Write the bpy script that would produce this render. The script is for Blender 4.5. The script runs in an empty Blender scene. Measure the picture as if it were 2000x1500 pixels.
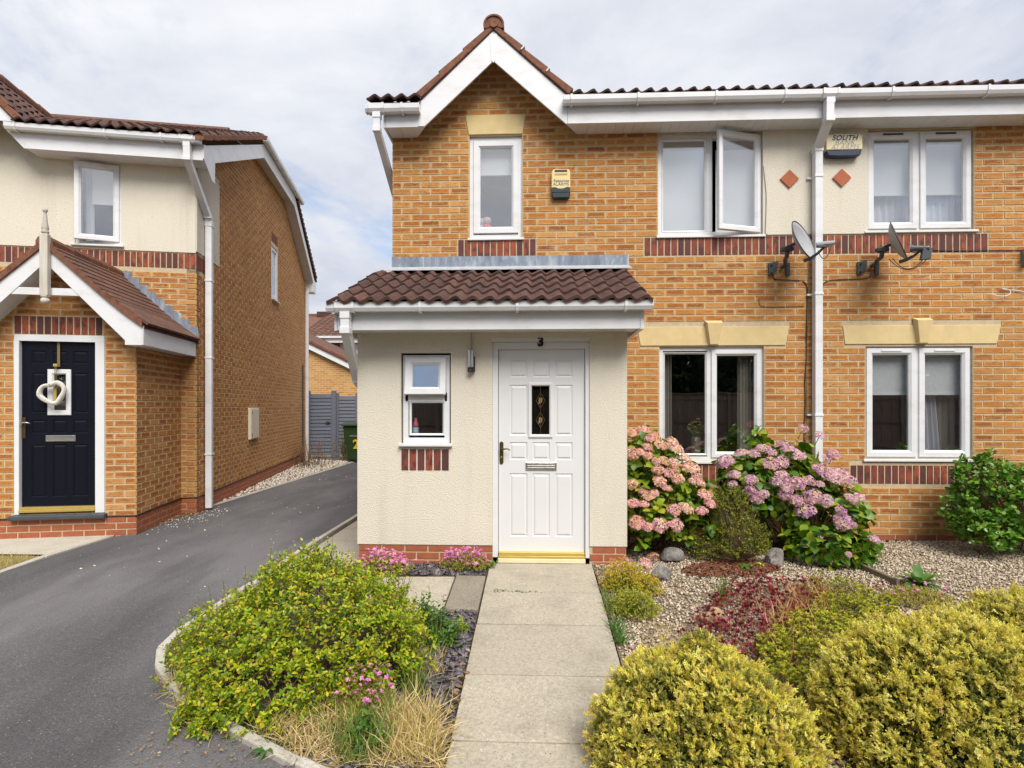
import bpy, bmesh, math, random
import numpy as np
from mathutils import Vector, Matrix

random.seed(7)
rng = np.random.default_rng(11)
S = bpy.context.scene
C = S.collection
R = math.radians

# ------------------------------------------------------------------ camera
CAM_Z = 1.5
cam_d = bpy.data.cameras.new('camera')
cam = bpy.data.objects.new('camera', cam_d)
C.objects.link(cam)
cam.location = (0, 0, CAM_Z)
cam.rotation_euler = (R(90), 0, R(2.35))
cam_d.sensor_width = 36
cam_d.lens = 36 * 1080 / 2000
cam_d.shift_y = 43 / 2000
cam_d.clip_start = 0.05
cam_d.clip_end = 2000
S.camera = cam

# ------------------------------------------------------------------ exposure
S.view_settings.view_transform = 'Standard'
S.view_settings.look = 'None'
S.view_settings.gamma = 1
S.view_settings.use_curve_mapping = False
S.view_settings.exposure = 1.78

# ------------------------------------------------------------------ sun
SUN_AZ, SUN_EL = R(158), R(50)          # azimuth clockwise from +Y: the sun stands behind the camera, a little to the right
sd = Vector((math.sin(SUN_AZ) * math.cos(SUN_EL), math.cos(SUN_AZ) * math.cos(SUN_EL), math.sin(SUN_EL)))
sun_d = bpy.data.lights.new('sun', 'SUN')
sun_d.energy = 1.5
sun_d.angle = R(38)
sun_d.color = (1.0, 0.95, 0.87)
sun = bpy.data.objects.new('sun', sun_d)
C.objects.link(sun)
sun.rotation_euler = (-sd).to_track_quat('-Z', 'Y').to_euler()
sun.location = sd * 40


# ------------------------------------------------------------------ node helpers
class NT:
    def __init__(s, nt):
        s.nt = nt
        nt.nodes.clear()

    def n(s, typ, props=None, **ins):
        nd = s.nt.nodes.new('ShaderNode' + typ)
        for k, v in (props or {}).items():
            setattr(nd, k, v)
        for k, v in ins.items():
            s.inp(nd, k, v)
        return nd

    def inp(s, nd, k, v):
        if isinstance(k, str) and k.startswith('i') and k[1:].isdigit():
            sock = nd.inputs[int(k[1:])]
        else:
            sock = nd.inputs[k.replace('_', ' ')]
        if isinstance(v, bpy.types.NodeSocket):
            s.nt.links.new(v, sock)
        elif isinstance(v, bpy.types.Node):
            s.nt.links.new(v.outputs[0], sock)
        else:
            if isinstance(v, (tuple, list)) and len(v) == 3 and sock.type == 'RGBA':
                v = (*v, 1)
            sock.default_value = v

    def math(s, op, a, b=0.0, clamp=False):
        return s.n('Math', dict(operation=op, use_clamp=clamp), i0=a, i1=b).outputs[0]

    def mix(s, fac, a, b, typ='MIX'):
        nd = s.n('MixRGB', dict(blend_type=typ), Fac=fac)
        s.inp(nd, 'Color1', a)
        s.inp(nd, 'Color2', b)
        return nd.outputs[0]

    def ramp(s, fac, stops, interp='LINEAR'):
        nd = s.n('ValToRGB', Fac=fac)
        cr = nd.color_ramp
        cr.interpolation = interp
        while len(cr.elements) < len(stops):
            cr.elements.new(0.5)
        for e, (p, c) in zip(cr.elements, stops):
            e.position = p
            e.color = (*c, 1) if len(c) == 3 else c
        return nd.outputs[0]

    def step(s, v, a, b):
        return s.n('MapRange', dict(interpolation_type='SMOOTHSTEP'), Value=v, i1=a, i2=b, i3=0.0, i4=1.0).outputs[0]

    def noise(s, vec, scale, detail=3, rough=0.55, dist=0.0):
        return s.n('TexNoise', Vector=vec, Scale=scale, Detail=detail, Roughness=rough, Distortion=dist).outputs[0]

    def pos(s):
        return s.n('NewGeometry').outputs['Position']

    def scaled(s, vec, sc):
        return s.n('Mapping', Vector=vec, Scale=sc).outputs[0]

    def island(s):
        a = s.n('NewGeometry').outputs['Random Per Island']
        b = s.n('ObjectInfo').outputs['Random']
        return s.math('FRACT', s.math('ADD', a, b))

    def bump(s, h, strength=0.3, dist=0.01):
        return s.n('Bump', Strength=strength, Distance=dist, Height=h).outputs[0]

    def out(s, sh):
        o = s.n('OutputMaterial')
        s.nt.links.new(sh if isinstance(sh, bpy.types.NodeSocket) else sh.outputs[0], o.inputs[0])


MATS = {}


def newmat(name):
    m = bpy.data.materials.new(name)
    m.use_nodes = True
    MATS[name] = m
    return m, NT(m.node_tree)


def principled(t, col, rough=0.7, normal=None, **kw):
    b = t.n('BsdfPrincipled', Roughness=rough)
    t.inp(b, 'Base Color', col)
    if normal is not None:
        t.inp(b, 'Normal', normal)
    for k, v in kw.items():
        t.inp(b, k, v)
    return b


# ------------------------------------------------------------------ sky (Nishita seen through broken cloud)
W = bpy.data.worlds.new('World')
S.world = W
W.use_nodes = True
t = NT(W.node_tree)
sky = t.n('TexSky', dict(sky_type='NISHITA', sun_disc=False, sun_elevation=SUN_EL, sun_rotation=SUN_AZ,
                         air_density=1.0, dust_density=1.2, ozone_density=1.0))
gen = t.n('TexCoord').outputs['Generated']
sx = t.n('SeparateXYZ', Vector=gen)
zc = t.math('ADD', t.math('MAXIMUM', sx.outputs[2], 0.0), 0.22)
pv = t.n('CombineXYZ', X=t.math('DIVIDE', sx.outputs[0], zc), Y=t.math('DIVIDE', sx.outputs[1], zc), Z=0.35).outputs[0]
n1 = t.noise(pv, 1.15, 7, 0.58, 0.35)
n2 = t.noise(pv, 3.1, 6, 0.6, 0.25)
n3 = t.noise(t.n('VectorMath', dict(operation='ADD'), i0=pv, i1=(3.7, 1.9, 0.8)).outputs[0], 1.3, 7, 0.6, 0.4)
cloudmask = t.step(t.math('ADD', n1, t.math('MULTIPLY', n2, 0.12)), 0.38, 0.58)
shade = t.math('ADD', t.math('MULTIPLY', n3, 0.75), t.math('MULTIPLY', n2, 0.25))
ccol = t.ramp(shade, [(0.30, (0.34, 0.364, 0.445)), (0.5, (0.48, 0.50, 0.555)), (0.66, (0.60, 0.612, 0.635))])
bg1 = t.n('Background', Strength=0.055)
t.inp(bg1, 'Color', sky.outputs[0])
bg2 = t.n('Background', Strength=0.455)
t.inp(bg2, 'Color', ccol)
mx = t.n('MixShader', Fac=cloudmask)
W.node_tree.links.new(bg1.outputs[0], mx.inputs[1])
W.node_tree.links.new(bg2.outputs[0], mx.inputs[2])
wo = t.n('OutputWorld')
W.node_tree.links.new(mx.outputs[0], wo.inputs[0])


# ------------------------------------------------------------------ materials
def simple(name, col, rough=0.6, var=0.12, scale=8, bump=0.0, bscale=60, spec=None, metal=0.0):
    m, t = newmat(name)
    p = t.pos()
    nz = t.noise(p, scale, 4)
    c2 = tuple(max(0, c * (1 - var * 2)) for c in col)
    c3 = tuple(min(1, c * (1 + var)) for c in col)
    base = t.mix(nz, c2, c3)
    nrm = t.bump(t.noise(p, bscale, 4), bump, 0.01) if bump else None
    b = principled(t, base, rough, nrm)
    b.inputs['Metallic'].default_value = metal
    if spec is not None:
        b.inputs['Specular IOR Level'].default_value = spec
    t.out(b)
    return m


def brick_mat(name='sandy_brick', deep=False):
    m, t = newmat(name)
    uv = t.n('UVMap', dict(uv_map='bk')).outputs[0]
    s = t.n('SeparateXYZ', Vector=uv)
    u, v = s.outputs[0], s.outputs[1]
    mu = t.math('MINIMUM', u, t.math('SUBTRACT', 1.0, u))
    mv = t.math('MINIMUM', v, t.math('SUBTRACT', 1.0, v))
    p = t.pos()
    wob = t.noise(p, 45, 3)
    mu = t.math('ADD', mu, t.math('MULTIPLY', t.math('SUBTRACT', wob, 0.5), 0.12))
    mv = t.math('ADD', mv, t.math('MULTIPLY', t.math('SUBTRACT', wob, 0.5), 0.3))
    r = t.island()
    r2 = t.math('FRACT', t.math('MULTIPLY', r, 7.31))
    r3 = t.math('FRACT', t.math('MULTIPLY', r, 23.7))
    mask = t.math('MULTIPLY', t.step(mu, 0.01, 0.10), t.step(mv, 0.02, 0.26))
    streak = t.noise(t.scaled(p, (17, 17, 70)), 1.0, 4, 0.6, 1.2)
    st = t.step(streak, 0.30, 0.62)
    amt = t.math('MULTIPLY', mask, t.math('ADD', t.math('MULTIPLY', t.step(r2, 0.0, 0.5), 0.62), 0.42))
    amt = t.math('MULTIPLY', amt, t.math('ADD', t.math('MULTIPLY', st, 0.55), 0.55), clamp=True)
    edge = t.ramp(r, [(0, (0.46, 0.25, 0.08)), (0.5, (0.54, 0.315, 0.12)), (1, (0.42, 0.205, 0.06))])
    core = t.ramp(r3, [(0, (0.42, 0.165, 0.028)), (0.35, (0.37, 0.130, 0.021)), (0.62, (0.29, 0.090, 0.016)), (0.8, (0.20, 0.058, 0.014)), (1, (0.46, 0.205, 0.045))])
    if deep:
        core = t.mix(0.4, core, (0.27, 0.08, 0.022))
    col = t.mix(amt, edge, core)
    col = t.mix(t.math('MULTIPLY', t.step(streak, 0.54, 0.68), 0.65), col, (0.15, 0.048, 0.013))
    fine = t.noise(p, 260, 2)
    col = t.mix(0.35, col, t.mix(fine, (0.2, 0.2, 0.2), (0.85, 0.85, 0.85)), 'OVERLAY')
    # broad weather staining that runs over the wall
    blot = t.noise(p, 0.9, 4)
    col = t.mix(t.math('MULTIPLY', t.step(blot, 0.48, 0.72), 0.28), col, (0.27, 0.13, 0.05), 'MIX')
    eff = t.noise(t.scaled(p, (0.8, 0.8, 1.6)), 2.3, 5, 0.7)
    col = t.mix(t.math('MULTIPLY', t.step(eff, 0.56, 0.74), 0.3), col, (0.62, 0.47, 0.28))
    h = t.math('ADD', t.math('MULTIPLY', streak, 0.8), t.math('MULTIPLY', fine, 0.2))
    t.out(principled(t, col, 0.9, t.bump(h, 0.55, 0.006)))
    return m


def soldier_mat():
    m, t = newmat('red_brick')
    p = t.pos()
    r = t.island()
    col = t.ramp(r, [(0, (0.29, 0.062, 0.024)), (0.35, (0.235, 0.05, 0.024)), (0.6, (0.155, 0.033, 0.024)), (0.8, (0.06, 0.022, 0.024)), (1, (0.32, 0.075, 0.028))])
    nz = t.noise(t.scaled(p, (20, 20, 9)), 1.0, 4)
    col = t.mix(t.step(nz, 0.42, 0.66), col, (0.075, 0.024, 0.022))
    t.out(principled(t, col, 0.8, t.bump(t.noise(p, 120, 4), 0.4, 0.004)))
    return m


def render_mat():
    m, t = newmat('cream_render')
    p = t.pos()
    a = t.noise(p, 125, 4, 0.7)
    b = t.n('TexVoronoi', Vector=p, Scale=95.0).outputs[0]
    c = t.noise(p, 1.3, 4)
    spots = t.math('MULTIPLY', t.step(t.noise(t.scaled(p, (1, 1, 0.55)), 62, 4, 0.75), 0.60, 0.70), t.math('ADD', t.math('MULTIPLY', t.step(c, 0.4, 0.7), 0.5), 0.2))
    col = t.mix(a, (0.56, 0.51, 0.41), (0.71, 0.67, 0.575))
    col = t.mix(t.step(c, 0.35, 0.75), col, t.mix(0.5, col, (0.67, 0.62, 0.52)))
    run = t.noise(t.scaled(p, (5, 5, 0.5)), 1.0, 5, 0.6)
    col = t.mix(t.math('MULTIPLY', t.step(run, 0.5, 0.78), 0.3), col, (0.44, 0.37, 0.26))
    col = t.mix(spots, col, (0.19, 0.145, 0.075))
    h = t.math('ADD', t.math('MULTIPLY', a, 0.6), t.math('MULTIPLY', b, 0.5))
    t.out(principled(t, col, 0.95, t.bump(h, 0.7, 0.01)))
    return m


def upvc_mat():
    m, t = newmat('white_upvc')
    p = t.pos()
    d = t.noise(t.scaled(p, (3, 3, 9)), 1.0, 5, 0.65)
    col = t.mix(t.math('MULTIPLY', t.step(d, 0.44, 0.76), 0.55), (0.655, 0.665, 0.69), (0.50, 0.485, 0.44))
    t.out(principled(t, col, t.math('ADD', t.math('MULTIPLY', d, 0.3), 0.22)))
    return m


def tile_mat(name, cols, lichen=0.5):
    m, t = newmat(name)
    p = t.pos()
    r = t.island()
    col = t.ramp(r, [(i / (len(cols) - 1), c) for i, c in enumerate(cols)])
    nz = t.noise(p, 22, 5, 0.65)
    col = t.mix(t.step(nz, 0.4, 0.75), col, tuple(c * 0.45 for c in cols[0]))
    sp = t.step(t.noise(p, 70, 4, 0.7), 0.66, 0.74)
    col = t.mix(t.math('MULTIPLY', sp, lichen), col, (0.30, 0.26, 0.2))
    sp2 = t.step(t.noise(p, 6.5, 4, 0.7), 0.68, 0.78)
    col = t.mix(t.math('MULTIPLY', sp2, lichen * 0.6), col, (0.24, 0.15, 0.05))
    t.out(principled(t, col, 0.82, t.bump(t.noise(p, 150, 4), 0.5, 0.005)))
    return m


def glass_mat(name='window_glass', refl=0.2, tint=(0.9, 0.93, 0.95)):
    m, t = newmat(name)
    p = t.pos()
    nrm = t.bump(t.noise(p, 1.6, 2), 0.012, 0.1)
    g = t.n('BsdfGlossy', Roughness=0.0)
    t.inp(g, 'Color', (1, 1, 1))
    t.inp(g, 'Normal', nrm)
    tr = t.n('BsdfTransparent')
    t.inp(tr, 'Color', tint)
    lw = t.n('LayerWeight', Blend=0.25).outputs[1]
    f = t.math('ADD', t.math('MULTIPLY', t.math('POWER', lw, 2.0), 0.5), refl, clamp=True)
    mx = t.n('MixShader', Fac=f)
    t.nt.links.new(tr.outputs[0], mx.inputs[1])
    t.nt.links.new(g.outputs[0], mx.inputs[2])
    t.out(mx)
    return m


def leaf_mat(name, stops, tip=None, rough=0.5, trans=0.28, spec=0.4):
    """leaf colours vary leaf by leaf; tip = colour of the leaf ends"""
    m, t = newmat(name)
    a = t.n('Attribute', dict(attribute_name='rnd')).outputs['Fac']
    r = t.math('FRACT', t.math('ADD', a, t.n('ObjectInfo').outputs['Random']))
    col = t.ramp(r, stops)
    p = t.pos()
    if tip is not None:
        tp = t.n('Attribute', dict(attribute_name='tip')).outputs['Fac']
        col = t.mix(tp, col, t.ramp(r, tip))
    nz = t.noise(p, 55, 3)
    col = t.mix(0.5, col, t.mix(nz, (0.3, 0.3, 0.3), (0.72, 0.72, 0.72)), 'OVERLAY')
    b = principled(t, col, rough)
    b.inputs['Specular IOR Level'].default_value = spec
    tl = t.n('BsdfTranslucent')
    t.inp(tl, 'Color', col)
    mx = t.n('MixShader', Fac=trans)
    t.nt.links.new(b.outputs[0], mx.inputs[1])
    t.nt.links.new(tl.outputs[0], mx.inputs[2])
    t.out(mx)
    return m


def asphalt_mat():
    m, t = newmat('worn_asphalt')
    p = t.pos()
    a = t.noise(p, 75, 4, 0.8)
    b = t.n('TexVoronoi', Vector=p, Scale=120.0).outputs[0]
    c = t.noise(t.scaled(p, (0.9, 0.35, 1)), 0.9, 6, 0.6)
    d = t.noise(t.scaled(p, (1.6, 0.35, 1)), 1.0, 4)
    col = t.mix(t.step(a, 0.25, 0.75), (0.042, 0.040, 0.042), (0.13, 0.123, 0.126))
    col = t.mix(t.math('MULTIPLY', t.step(c, 0.40, 0.66), 0.62), col, (0.185, 0.175, 0.176), 'MIX')
    col = t.mix(t.math('MULTIPLY', t.step(d, 0.5, 0.70), 0.5), col, (0.045, 0.042, 0.045))
    spk = t.step(t.noise(p, 95, 2, 0.6), 0.66, 0.72)
    col = t.mix(t.math('MULTIPLY', spk, 0.7), col, (0.42, 0.40, 0.38))
    spd = t.step(t.noise(p, 110, 2, 0.6), 0.62, 0.7)
    col = t.mix(t.math('MULTIPLY', spd, 0.55), col, (0.022, 0.022, 0.024))
    t.out(principled(t, col, 0.88, t.bump(t.math('ADD', a, b), 0.6, 0.008)))
    return m


def concrete_mat(name, lo, hi, speck=0.6):
    m, t = newmat(name)
    p = t.pos()
    a = t.step(t.noise(p, 48, 5, 0.8), 0.28, 0.72)
    c = t.noise(p, 3.2, 6, 0.7)
    f = t.noise(p, 85, 3, 0.7)
    r = t.n('ObjectInfo').outputs['Random']
    col = t.mix(a, lo, hi)
    col = t.mix(t.math('MULTIPLY', t.step(c, 0.42, 0.75), 0.45), col, tuple(x * 0.62 for x in lo))
    col = t.mix(t.math('MULTIPLY', t.step(f, 0.58, 0.70), speck), col, tuple(x * 0.35 for x in lo))
    col = t.mix(t.math('MULTIPLY', t.step(t.noise(p, 60, 2), 0.68, 0.74), speck * 0.8), col, (0.72, 0.68, 0.6))
    col = t.mix(t.math('MULTIPLY', r, 0.16), col, (0.2, 0.17, 0.13))
    t.out(principled(t, col, 0.92, t.bump(t.math('ADD', a, f), 0.35, 0.004)))
    return m


def stone_mat(name, stops, rough=0.85, bump=0.4, scale=60):
    m, t = newmat(name)
    p = t.pos()
    a = t.n('Attribute', dict(attribute_name='rnd')).outputs['Fac']
    r = t.math('FRACT', t.math('ADD', a, t.n('ObjectInfo').outputs['Random']))
    col = t.ramp(r, stops)
    nz = t.noise(p, scale, 6, 0.75)
    col = t.mix(0.8 if scale < 30 else 0.6, col, t.mix(t.step(nz, 0.3, 0.7), (0.22, 0.22, 0.22), (0.8, 0.8, 0.8)), 'OVERLAY')
    t.out(principled(t, col, rough, t.bump(nz, bump, 0.03 if scale < 30 else 0.006)))
    return m


def lead_mat():
    m, t = newmat('grey_lead')
    p = t.pos()
    a = t.noise(t.scaled(p, (9, 9, 3)), 1.0, 6, 0.7, 0.6)
    col = t.ramp(a, [(0.3, (0.10, 0.12, 0.16)), (0.52, (0.20, 0.235, 0.29)), (0.7, (0.46, 0.49, 0.52))])
    t.out(principled(t, col, 0.55, t.bump(a, 0.2, 0.01), Metallic=0.2))
    return m


def far_brick_mat():
    m, t = newmat('distant_brick')
    tc = t.n('TexCoord').outputs['Object']
    sp = t.n('SeparateXYZ', Vector=tc)
    v = t.n('CombineXYZ', X=sp.outputs[0], Y=sp.outputs[2], Z=0.0).outputs[0]
    b = t.n('TexBrick', Vector=v, Scale=1.0, i5=0.01)
    b.inputs['Color1'].default_value = (0.36, 0.16, 0.045, 1)
    b.inputs['Color2'].default_value = (0.50, 0.27, 0.09, 1)
    b.inputs['Mortar'].default_value = (0.46, 0.34, 0.19, 1)
    b.inputs['Mortar Size'].default_value = 0.01
    b.inputs['Brick Width'].default_value = 0.225
    b.inputs['Row Height'].default_value = 0.075
    t.out(principled(t, b.outputs[0], 0.9))
    return m


def wood_mat(name, lo, hi, sc=(30, 30, 2.5), rough=0.75):
    m, t = newmat(name)
    p = t.pos()
    a = t.noise(t.scaled(p, sc), 1.0, 5, 0.6, 0.5)
    r = t.n('ObjectInfo').outputs['Random']
    col = t.mix(a, lo, hi)
    col = t.mix(t.math('MULTIPLY', r, 0.3), col, tuple(x * 0.6 for x in lo))
    t.out(principled(t, col, rough, t.bump(a, 0.25, 0.005)))
    return m


brick_mat(); brick_mat('sandy_brick_deep', True); soldier_mat(); render_mat(); upvc_mat(); lead_mat(); asphalt_mat(); far_brick_mat()
simple('lead_pale', (0.42, 0.44, 0.46), 0.6, 0.25, 14)
simple('mortar', (0.52, 0.42, 0.275), 0.95, 0.18, 30, 0.4, 140)
simple('mortar_shade_lift', (0.62, 0.50, 0.34), 0.95, 0.2, 30, 0.4, 140)  # side-wall mortar, its colour lightened to offset the shade on those walls
simple('plinth_red', (0.34, 0.10, 0.042), 0.8, 0.2, 25, 0.3, 150)
simple('cast_stone', (0.62, 0.48, 0.24), 0.85, 0.1, 10, 0.25, 200)
simple('terracotta', (0.40, 0.115, 0.048), 0.8, 0.12, 20, 0.25, 150)
tile_mat('brown_tile', [(0.075, 0.034, 0.026), (0.105, 0.048, 0.035), (0.06, 0.028, 0.024), (0.125, 0.058, 0.042)], 0.55)
tile_mat('red_brown_tile', [(0.125, 0.056, 0.036), (0.165, 0.074, 0.046), (0.095, 0.046, 0.034), (0.18, 0.082, 0.052)], 0.5)
tile_mat('verge_red', [(0.175, 0.066, 0.033), (0.215, 0.082, 0.042), (0.15, 0.058, 0.032)], 0.6)
glass_mat('window_glass', 0.21, (0.96, 0.97, 0.98))
glass_mat('door_glass', 0.06, (0.35, 0.36, 0.36))
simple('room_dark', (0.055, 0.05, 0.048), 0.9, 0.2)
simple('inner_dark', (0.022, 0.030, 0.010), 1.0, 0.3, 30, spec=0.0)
simple('blind_white', (0.70, 0.72, 0.72), 0.8, 0.03, 3)
simple('curtain_grey', (0.36, 0.33, 0.28), 0.9, 0.1, 6)
simple('curtain_white', (0.62, 0.63, 0.67), 0.9, 0.06, 6)
simple('door_white', (0.65, 0.65, 0.66), 0.38, 0.03, 3, 0.04, 240)
simple('door_navy', (0.0035, 0.0045, 0.011), 0.42, 0.1, 6, 0.08, 200, spec=0.2)
simple('frame_white', (0.66, 0.67, 0.69), 0.35, 0.04, 6)
simple('brass', (0.66, 0.50, 0.15), 0.35, 0.08, 10, metal=0.6)
simple('dark_brass', (0.12, 0.085, 0.035), 0.4, 0.2, 20, metal=0.7)
simple('steel', (0.55, 0.55, 0.54), 0.3, 0.08, 10, metal=0.9)
simple('black_plastic', (0.012, 0.012, 0.013), 0.4, 0.2, 10)
simple('black_cable', (0.010, 0.009, 0.009), 0.5, 0.2, 10)
simple('dish_grey', (0.33, 0.34, 0.36), 0.55, 0.1, 10)
simple('dish_dark', (0.055, 0.062, 0.072), 0.5, 0.15, 10)
simple('alarm_cream', (0.72, 0.56, 0.25), 0.45, 0.06, 6)
simple('alarm_cream_pale', (0.72, 0.63, 0.40), 0.5, 0.08, 6)
simple('alarm_navy', (0.010, 0.024, 0.060), 0.35, 0.15, 6)
simple('alarm_teal', (0.006, 0.022, 0.026), 0.35, 0.15, 6)
simple('print_blue', (0.035, 0.075, 0.13), 0.6, 0.1)
simple('print_faded', (0.34, 0.36, 0.34), 0.7, 0.1)
simple('print_yellow', (0.72, 0.52, 0.02), 0.6, 0.05)
simple('meter_cream', (0.64, 0.58, 0.46), 0.6, 0.06, 5)
simple('bin_green', (0.018, 0.055, 0.013), 0.5, 0.15, 8)
simple('wicker_white', (0.70, 0.67, 0.62), 0.8, 0.15, 40)
simple('ribbon', (0.19, 0.13, 0.05), 0.7, 0.15, 20)
simple('toy_pink', (0.70, 0.06, 0.10), 0.8, 0.2, 40)
simple('toy_pale', (0.62, 0.45, 0.42), 0.85, 0.2, 40)
simple('bottle_pink', (0.72, 0.16, 0.24), 0.4, 0.1)
simple('bottle_blue', (0.42, 0.56, 0.68), 0.4, 0.1)
simple('vase_glitter', (0.32, 0.29, 0.22), 0.35, 0.5, 160, 0.6, 160, metal=0.5)
wood_mat('fence_grey', (0.105, 0.113, 0.15), (0.185, 0.195, 0.24), (2.5, 30, 30))
wood_mat('fence_brown', (0.10, 0.075, 0.06), (0.20, 0.155, 0.125))
wood_mat('old_white_wood', (0.33, 0.28, 0.20), (0.72, 0.70, 0.65), (26, 26, 3))
wood_mat('timber_edge', (0.10, 0.08, 0.05), (0.2, 0.16, 0.1), (3, 30, 30))
concrete_mat('path_slab', (0.305, 0.265, 0.20), (0.49, 0.435, 0.345), 0.9)
concrete_mat('path_slab_dark', (0.17, 0.145, 0.11), (0.30, 0.26, 0.20), 0.7)
concrete_mat('apron_concrete', (0.44, 0.40, 0.32), (0.60, 0.56, 0.47), 0.35)
concrete_mat('kerb_concrete', (0.36, 0.33, 0.28), (0.55, 0.52, 0.46), 0.45)
simple('soil', (0.075, 0.052, 0.034), 0.95, 0.3, 14, 0.8, 60)
simple('gravel_bed', (0.23, 0.17, 0.115), 0.95, 0.3, 40, 0.8, 90)
simple('dry_ground', (0.30, 0.23, 0.12), 0.95, 0.25, 9, 0.6, 60)
leaf_mat('bark_chip', [(0, (0.12, 0.035, 0.014)), (0.5, (0.2, 0.06, 0.024)), (0.85, (0.07, 0.025, 0.014)), (1, (0.3, 0.16, 0.08))], None, 0.9, 0.0)
stone_mat('gravel_stone', [(0, (0.50, 0.42, 0.30)), (0.22, (0.35, 0.265, 0.175)), (0.42, (0.64, 0.57, 0.455)), (0.58, (0.21, 0.155, 0.105)), (0.72, (0.56, 0.46, 0.33)), (0.86, (0.12, 0.09, 0.068)), (1, (0.45, 0.355, 0.24))])
stone_mat('white_stone', [(0, (0.72, 0.68, 0.60)), (0.5, (0.58, 0.5, 0.4)), (1, (0.78, 0.75, 0.7))])
stone_mat('slate_chip', [(0, (0.075, 0.07, 0.085)), (0.4, (0.12, 0.105, 0.125)), (0.7, (0.05, 0.046, 0.055)), (0.93, (0.14, 0.12, 0.13)), (1, (0.26, 0.22, 0.19))], 0.6)
stone_mat('rock_grey', [(0, (0.20, 0.185, 0.175)), (1, (0.26, 0.235, 0.21))], 0.9, 1.0, 16)
stone_mat('rock_orange', [(0, (0.42, 0.24, 0.10)), (1, (0.38, 0.28, 0.18))], 0.85, 0.8, 14)
# plants
leaf_mat('spirea_leaf', [(0, (0.07, 0.16, 0.010)), (0.3, (0.19, 0.31, 0.010)), (0.65, (0.37, 0.44, 0.014)), (0.9, (0.52, 0.46, 0.02)), (1, (0.50, 0.27, 0.03))])
leaf_mat('golden_spray', [(0, (0.022, 0.060, 0.006)), (0.45, (0.06, 0.11, 0.010)), (0.85, (0.10, 0.12, 0.014)), (1, (0.12, 0.08, 0.03))],
         [(0, (0.82, 0.73, 0.10)), (0.4, (0.92, 0.84, 0.26)), (0.65, (0.78, 0.74, 0.09)), (0.92, (0.88, 0.68, 0.14)), (1, (0.56, 0.42, 0.18))], 0.6, 0.4)
leaf_mat('hydrangea_leaf', [(0, (0.04, 0.12, 0.010)), (0.35, (0.09, 0.19, 0.012)), (0.65, (0.18, 0.28, 0.014)), (0.9, (0.29, 0.35, 0.018)), (1, (0.40, 0.34, 0.03))], None, 0.42)
leaf_mat('pink_floret', [(0, (0.66, 0.22, 0.34)), (0.3, (0.76, 0.42, 0.44)), (0.5, (0.58, 0.27, 0.10)), (0.75, (0.80, 0.56, 0.50)), (1, (0.52, 0.25, 0.07))], None, 0.7, 0.2, 0.2)
leaf_mat('mauve_floret', [(0, (0.38, 0.17, 0.34)), (0.3, (0.62, 0.36, 0.44)), (0.5, (0.68, 0.48, 0.40)), (0.75, (0.46, 0.20, 0.36)), (1, (0.62, 0.42, 0.26))], None, 0.7, 0.2, 0.2)
leaf_mat('box_leaf', [(0, (0.045, 0.085, 0.010)), (0.5, (0.12, 0.16, 0.012)), (0.8, (0.30, 0.29, 0.016)), (0.95, (0.34, 0.27, 0.02)), (1, (0.2, 0.07, 0.02))])
leaf_mat('evergreen_leaf', [(0, (0.045, 0.13, 0.014)), (0.5, (0.095, 0.22, 0.018)), (0.85, (0.15, 0.30, 0.022)), (1, (0.21, 0.36, 0.03))], None, 0.32, 0.22, 0.5)
leaf_mat('straw_blade', [(0, (0.60, 0.45, 0.18)), (0.4, (0.80, 0.64, 0.33)), (0.7, (0.52, 0.35, 0.13)), (0.9, (0.34, 0.34, 0.06)), (1, (0.7, 0.53, 0.30))], None, 0.8, 0.25)
leaf_mat('rust_blade', [(0, (0.48, 0.22, 0.09)), (0.5, (0.56, 0.33, 0.15)), (1, (0.42, 0.15, 0.07))], None, 0.8, 0.25)
leaf_mat('green_blade', [(0, (0.07, 0.15, 0.02)), (0.5, (0.14, 0.23, 0.03)), (1, (0.26, 0.27, 0.06))], None, 0.55, 0.25)
leaf_mat('fresh_leaf', [(0, (0.045, 0.13, 0.022)), (0.5, (0.085, 0.20, 0.03)), (1, (0.14, 0.25, 0.04))], None, 0.45, 0.3)
leaf_mat('saxifrage', [(0, (0.60, 0.50, 0.03)), (0.4, (0.78, 0.60, 0.06)), (0.7, (0.44, 0.44, 0.03)), (1, (0.74, 0.44, 0.09))], None, 0.7, 0.25)
leaf_mat('saxifrage_green', [(0, (0.18, 0.25, 0.025)), (0.5, (0.44, 0.45, 0.03)), (1, (0.70, 0.64, 0.14))], None, 0.7, 0.25)
leaf_mat('red_sedum', [(0, (0.13, 0.012, 0.022)), (0.35, (0.22, 0.020, 0.030)), (0.6, (0.085, 0.010, 0.022)), (0.85, (0.32, 0.045, 0.03)), (1, (0.36, 0.03, 0.14))], None, 0.55, 0.15)
leaf_mat('orange_sedum', [(0, (0.30, 0.07, 0.03)), (0.5, (0.36, 0.12, 0.04)), (1, (0.2, 0.03, 0.025))], None, 0.6, 0.15)
leaf_mat('green_sedum', [(0, (0.20, 0.23, 0.018)), (0.5, (0.34, 0.36, 0.025)), (0.85, (0.46, 0.43, 0.03)), (1, (0.48, 0.36, 0.06))], None, 0.6, 0.2)
leaf_mat('pink_petal', [(0, (0.74, 0.20, 0.48)), (0.5, (0.82, 0.38, 0.62)), (1, (0.66, 0.16, 0.48))], None, 0.7, 0.25)
leaf_mat('yellow_petal', [(0, (0.7, 0.5, 0.02)), (1, (0.74, 0.56, 0.04))], None, 0.7, 0.2)
leaf_mat('rose_petal', [(0, (0.66, 0.14, 0.14)), (1, (0.72, 0.28, 0.24))], None, 0.7, 0.2)
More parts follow.
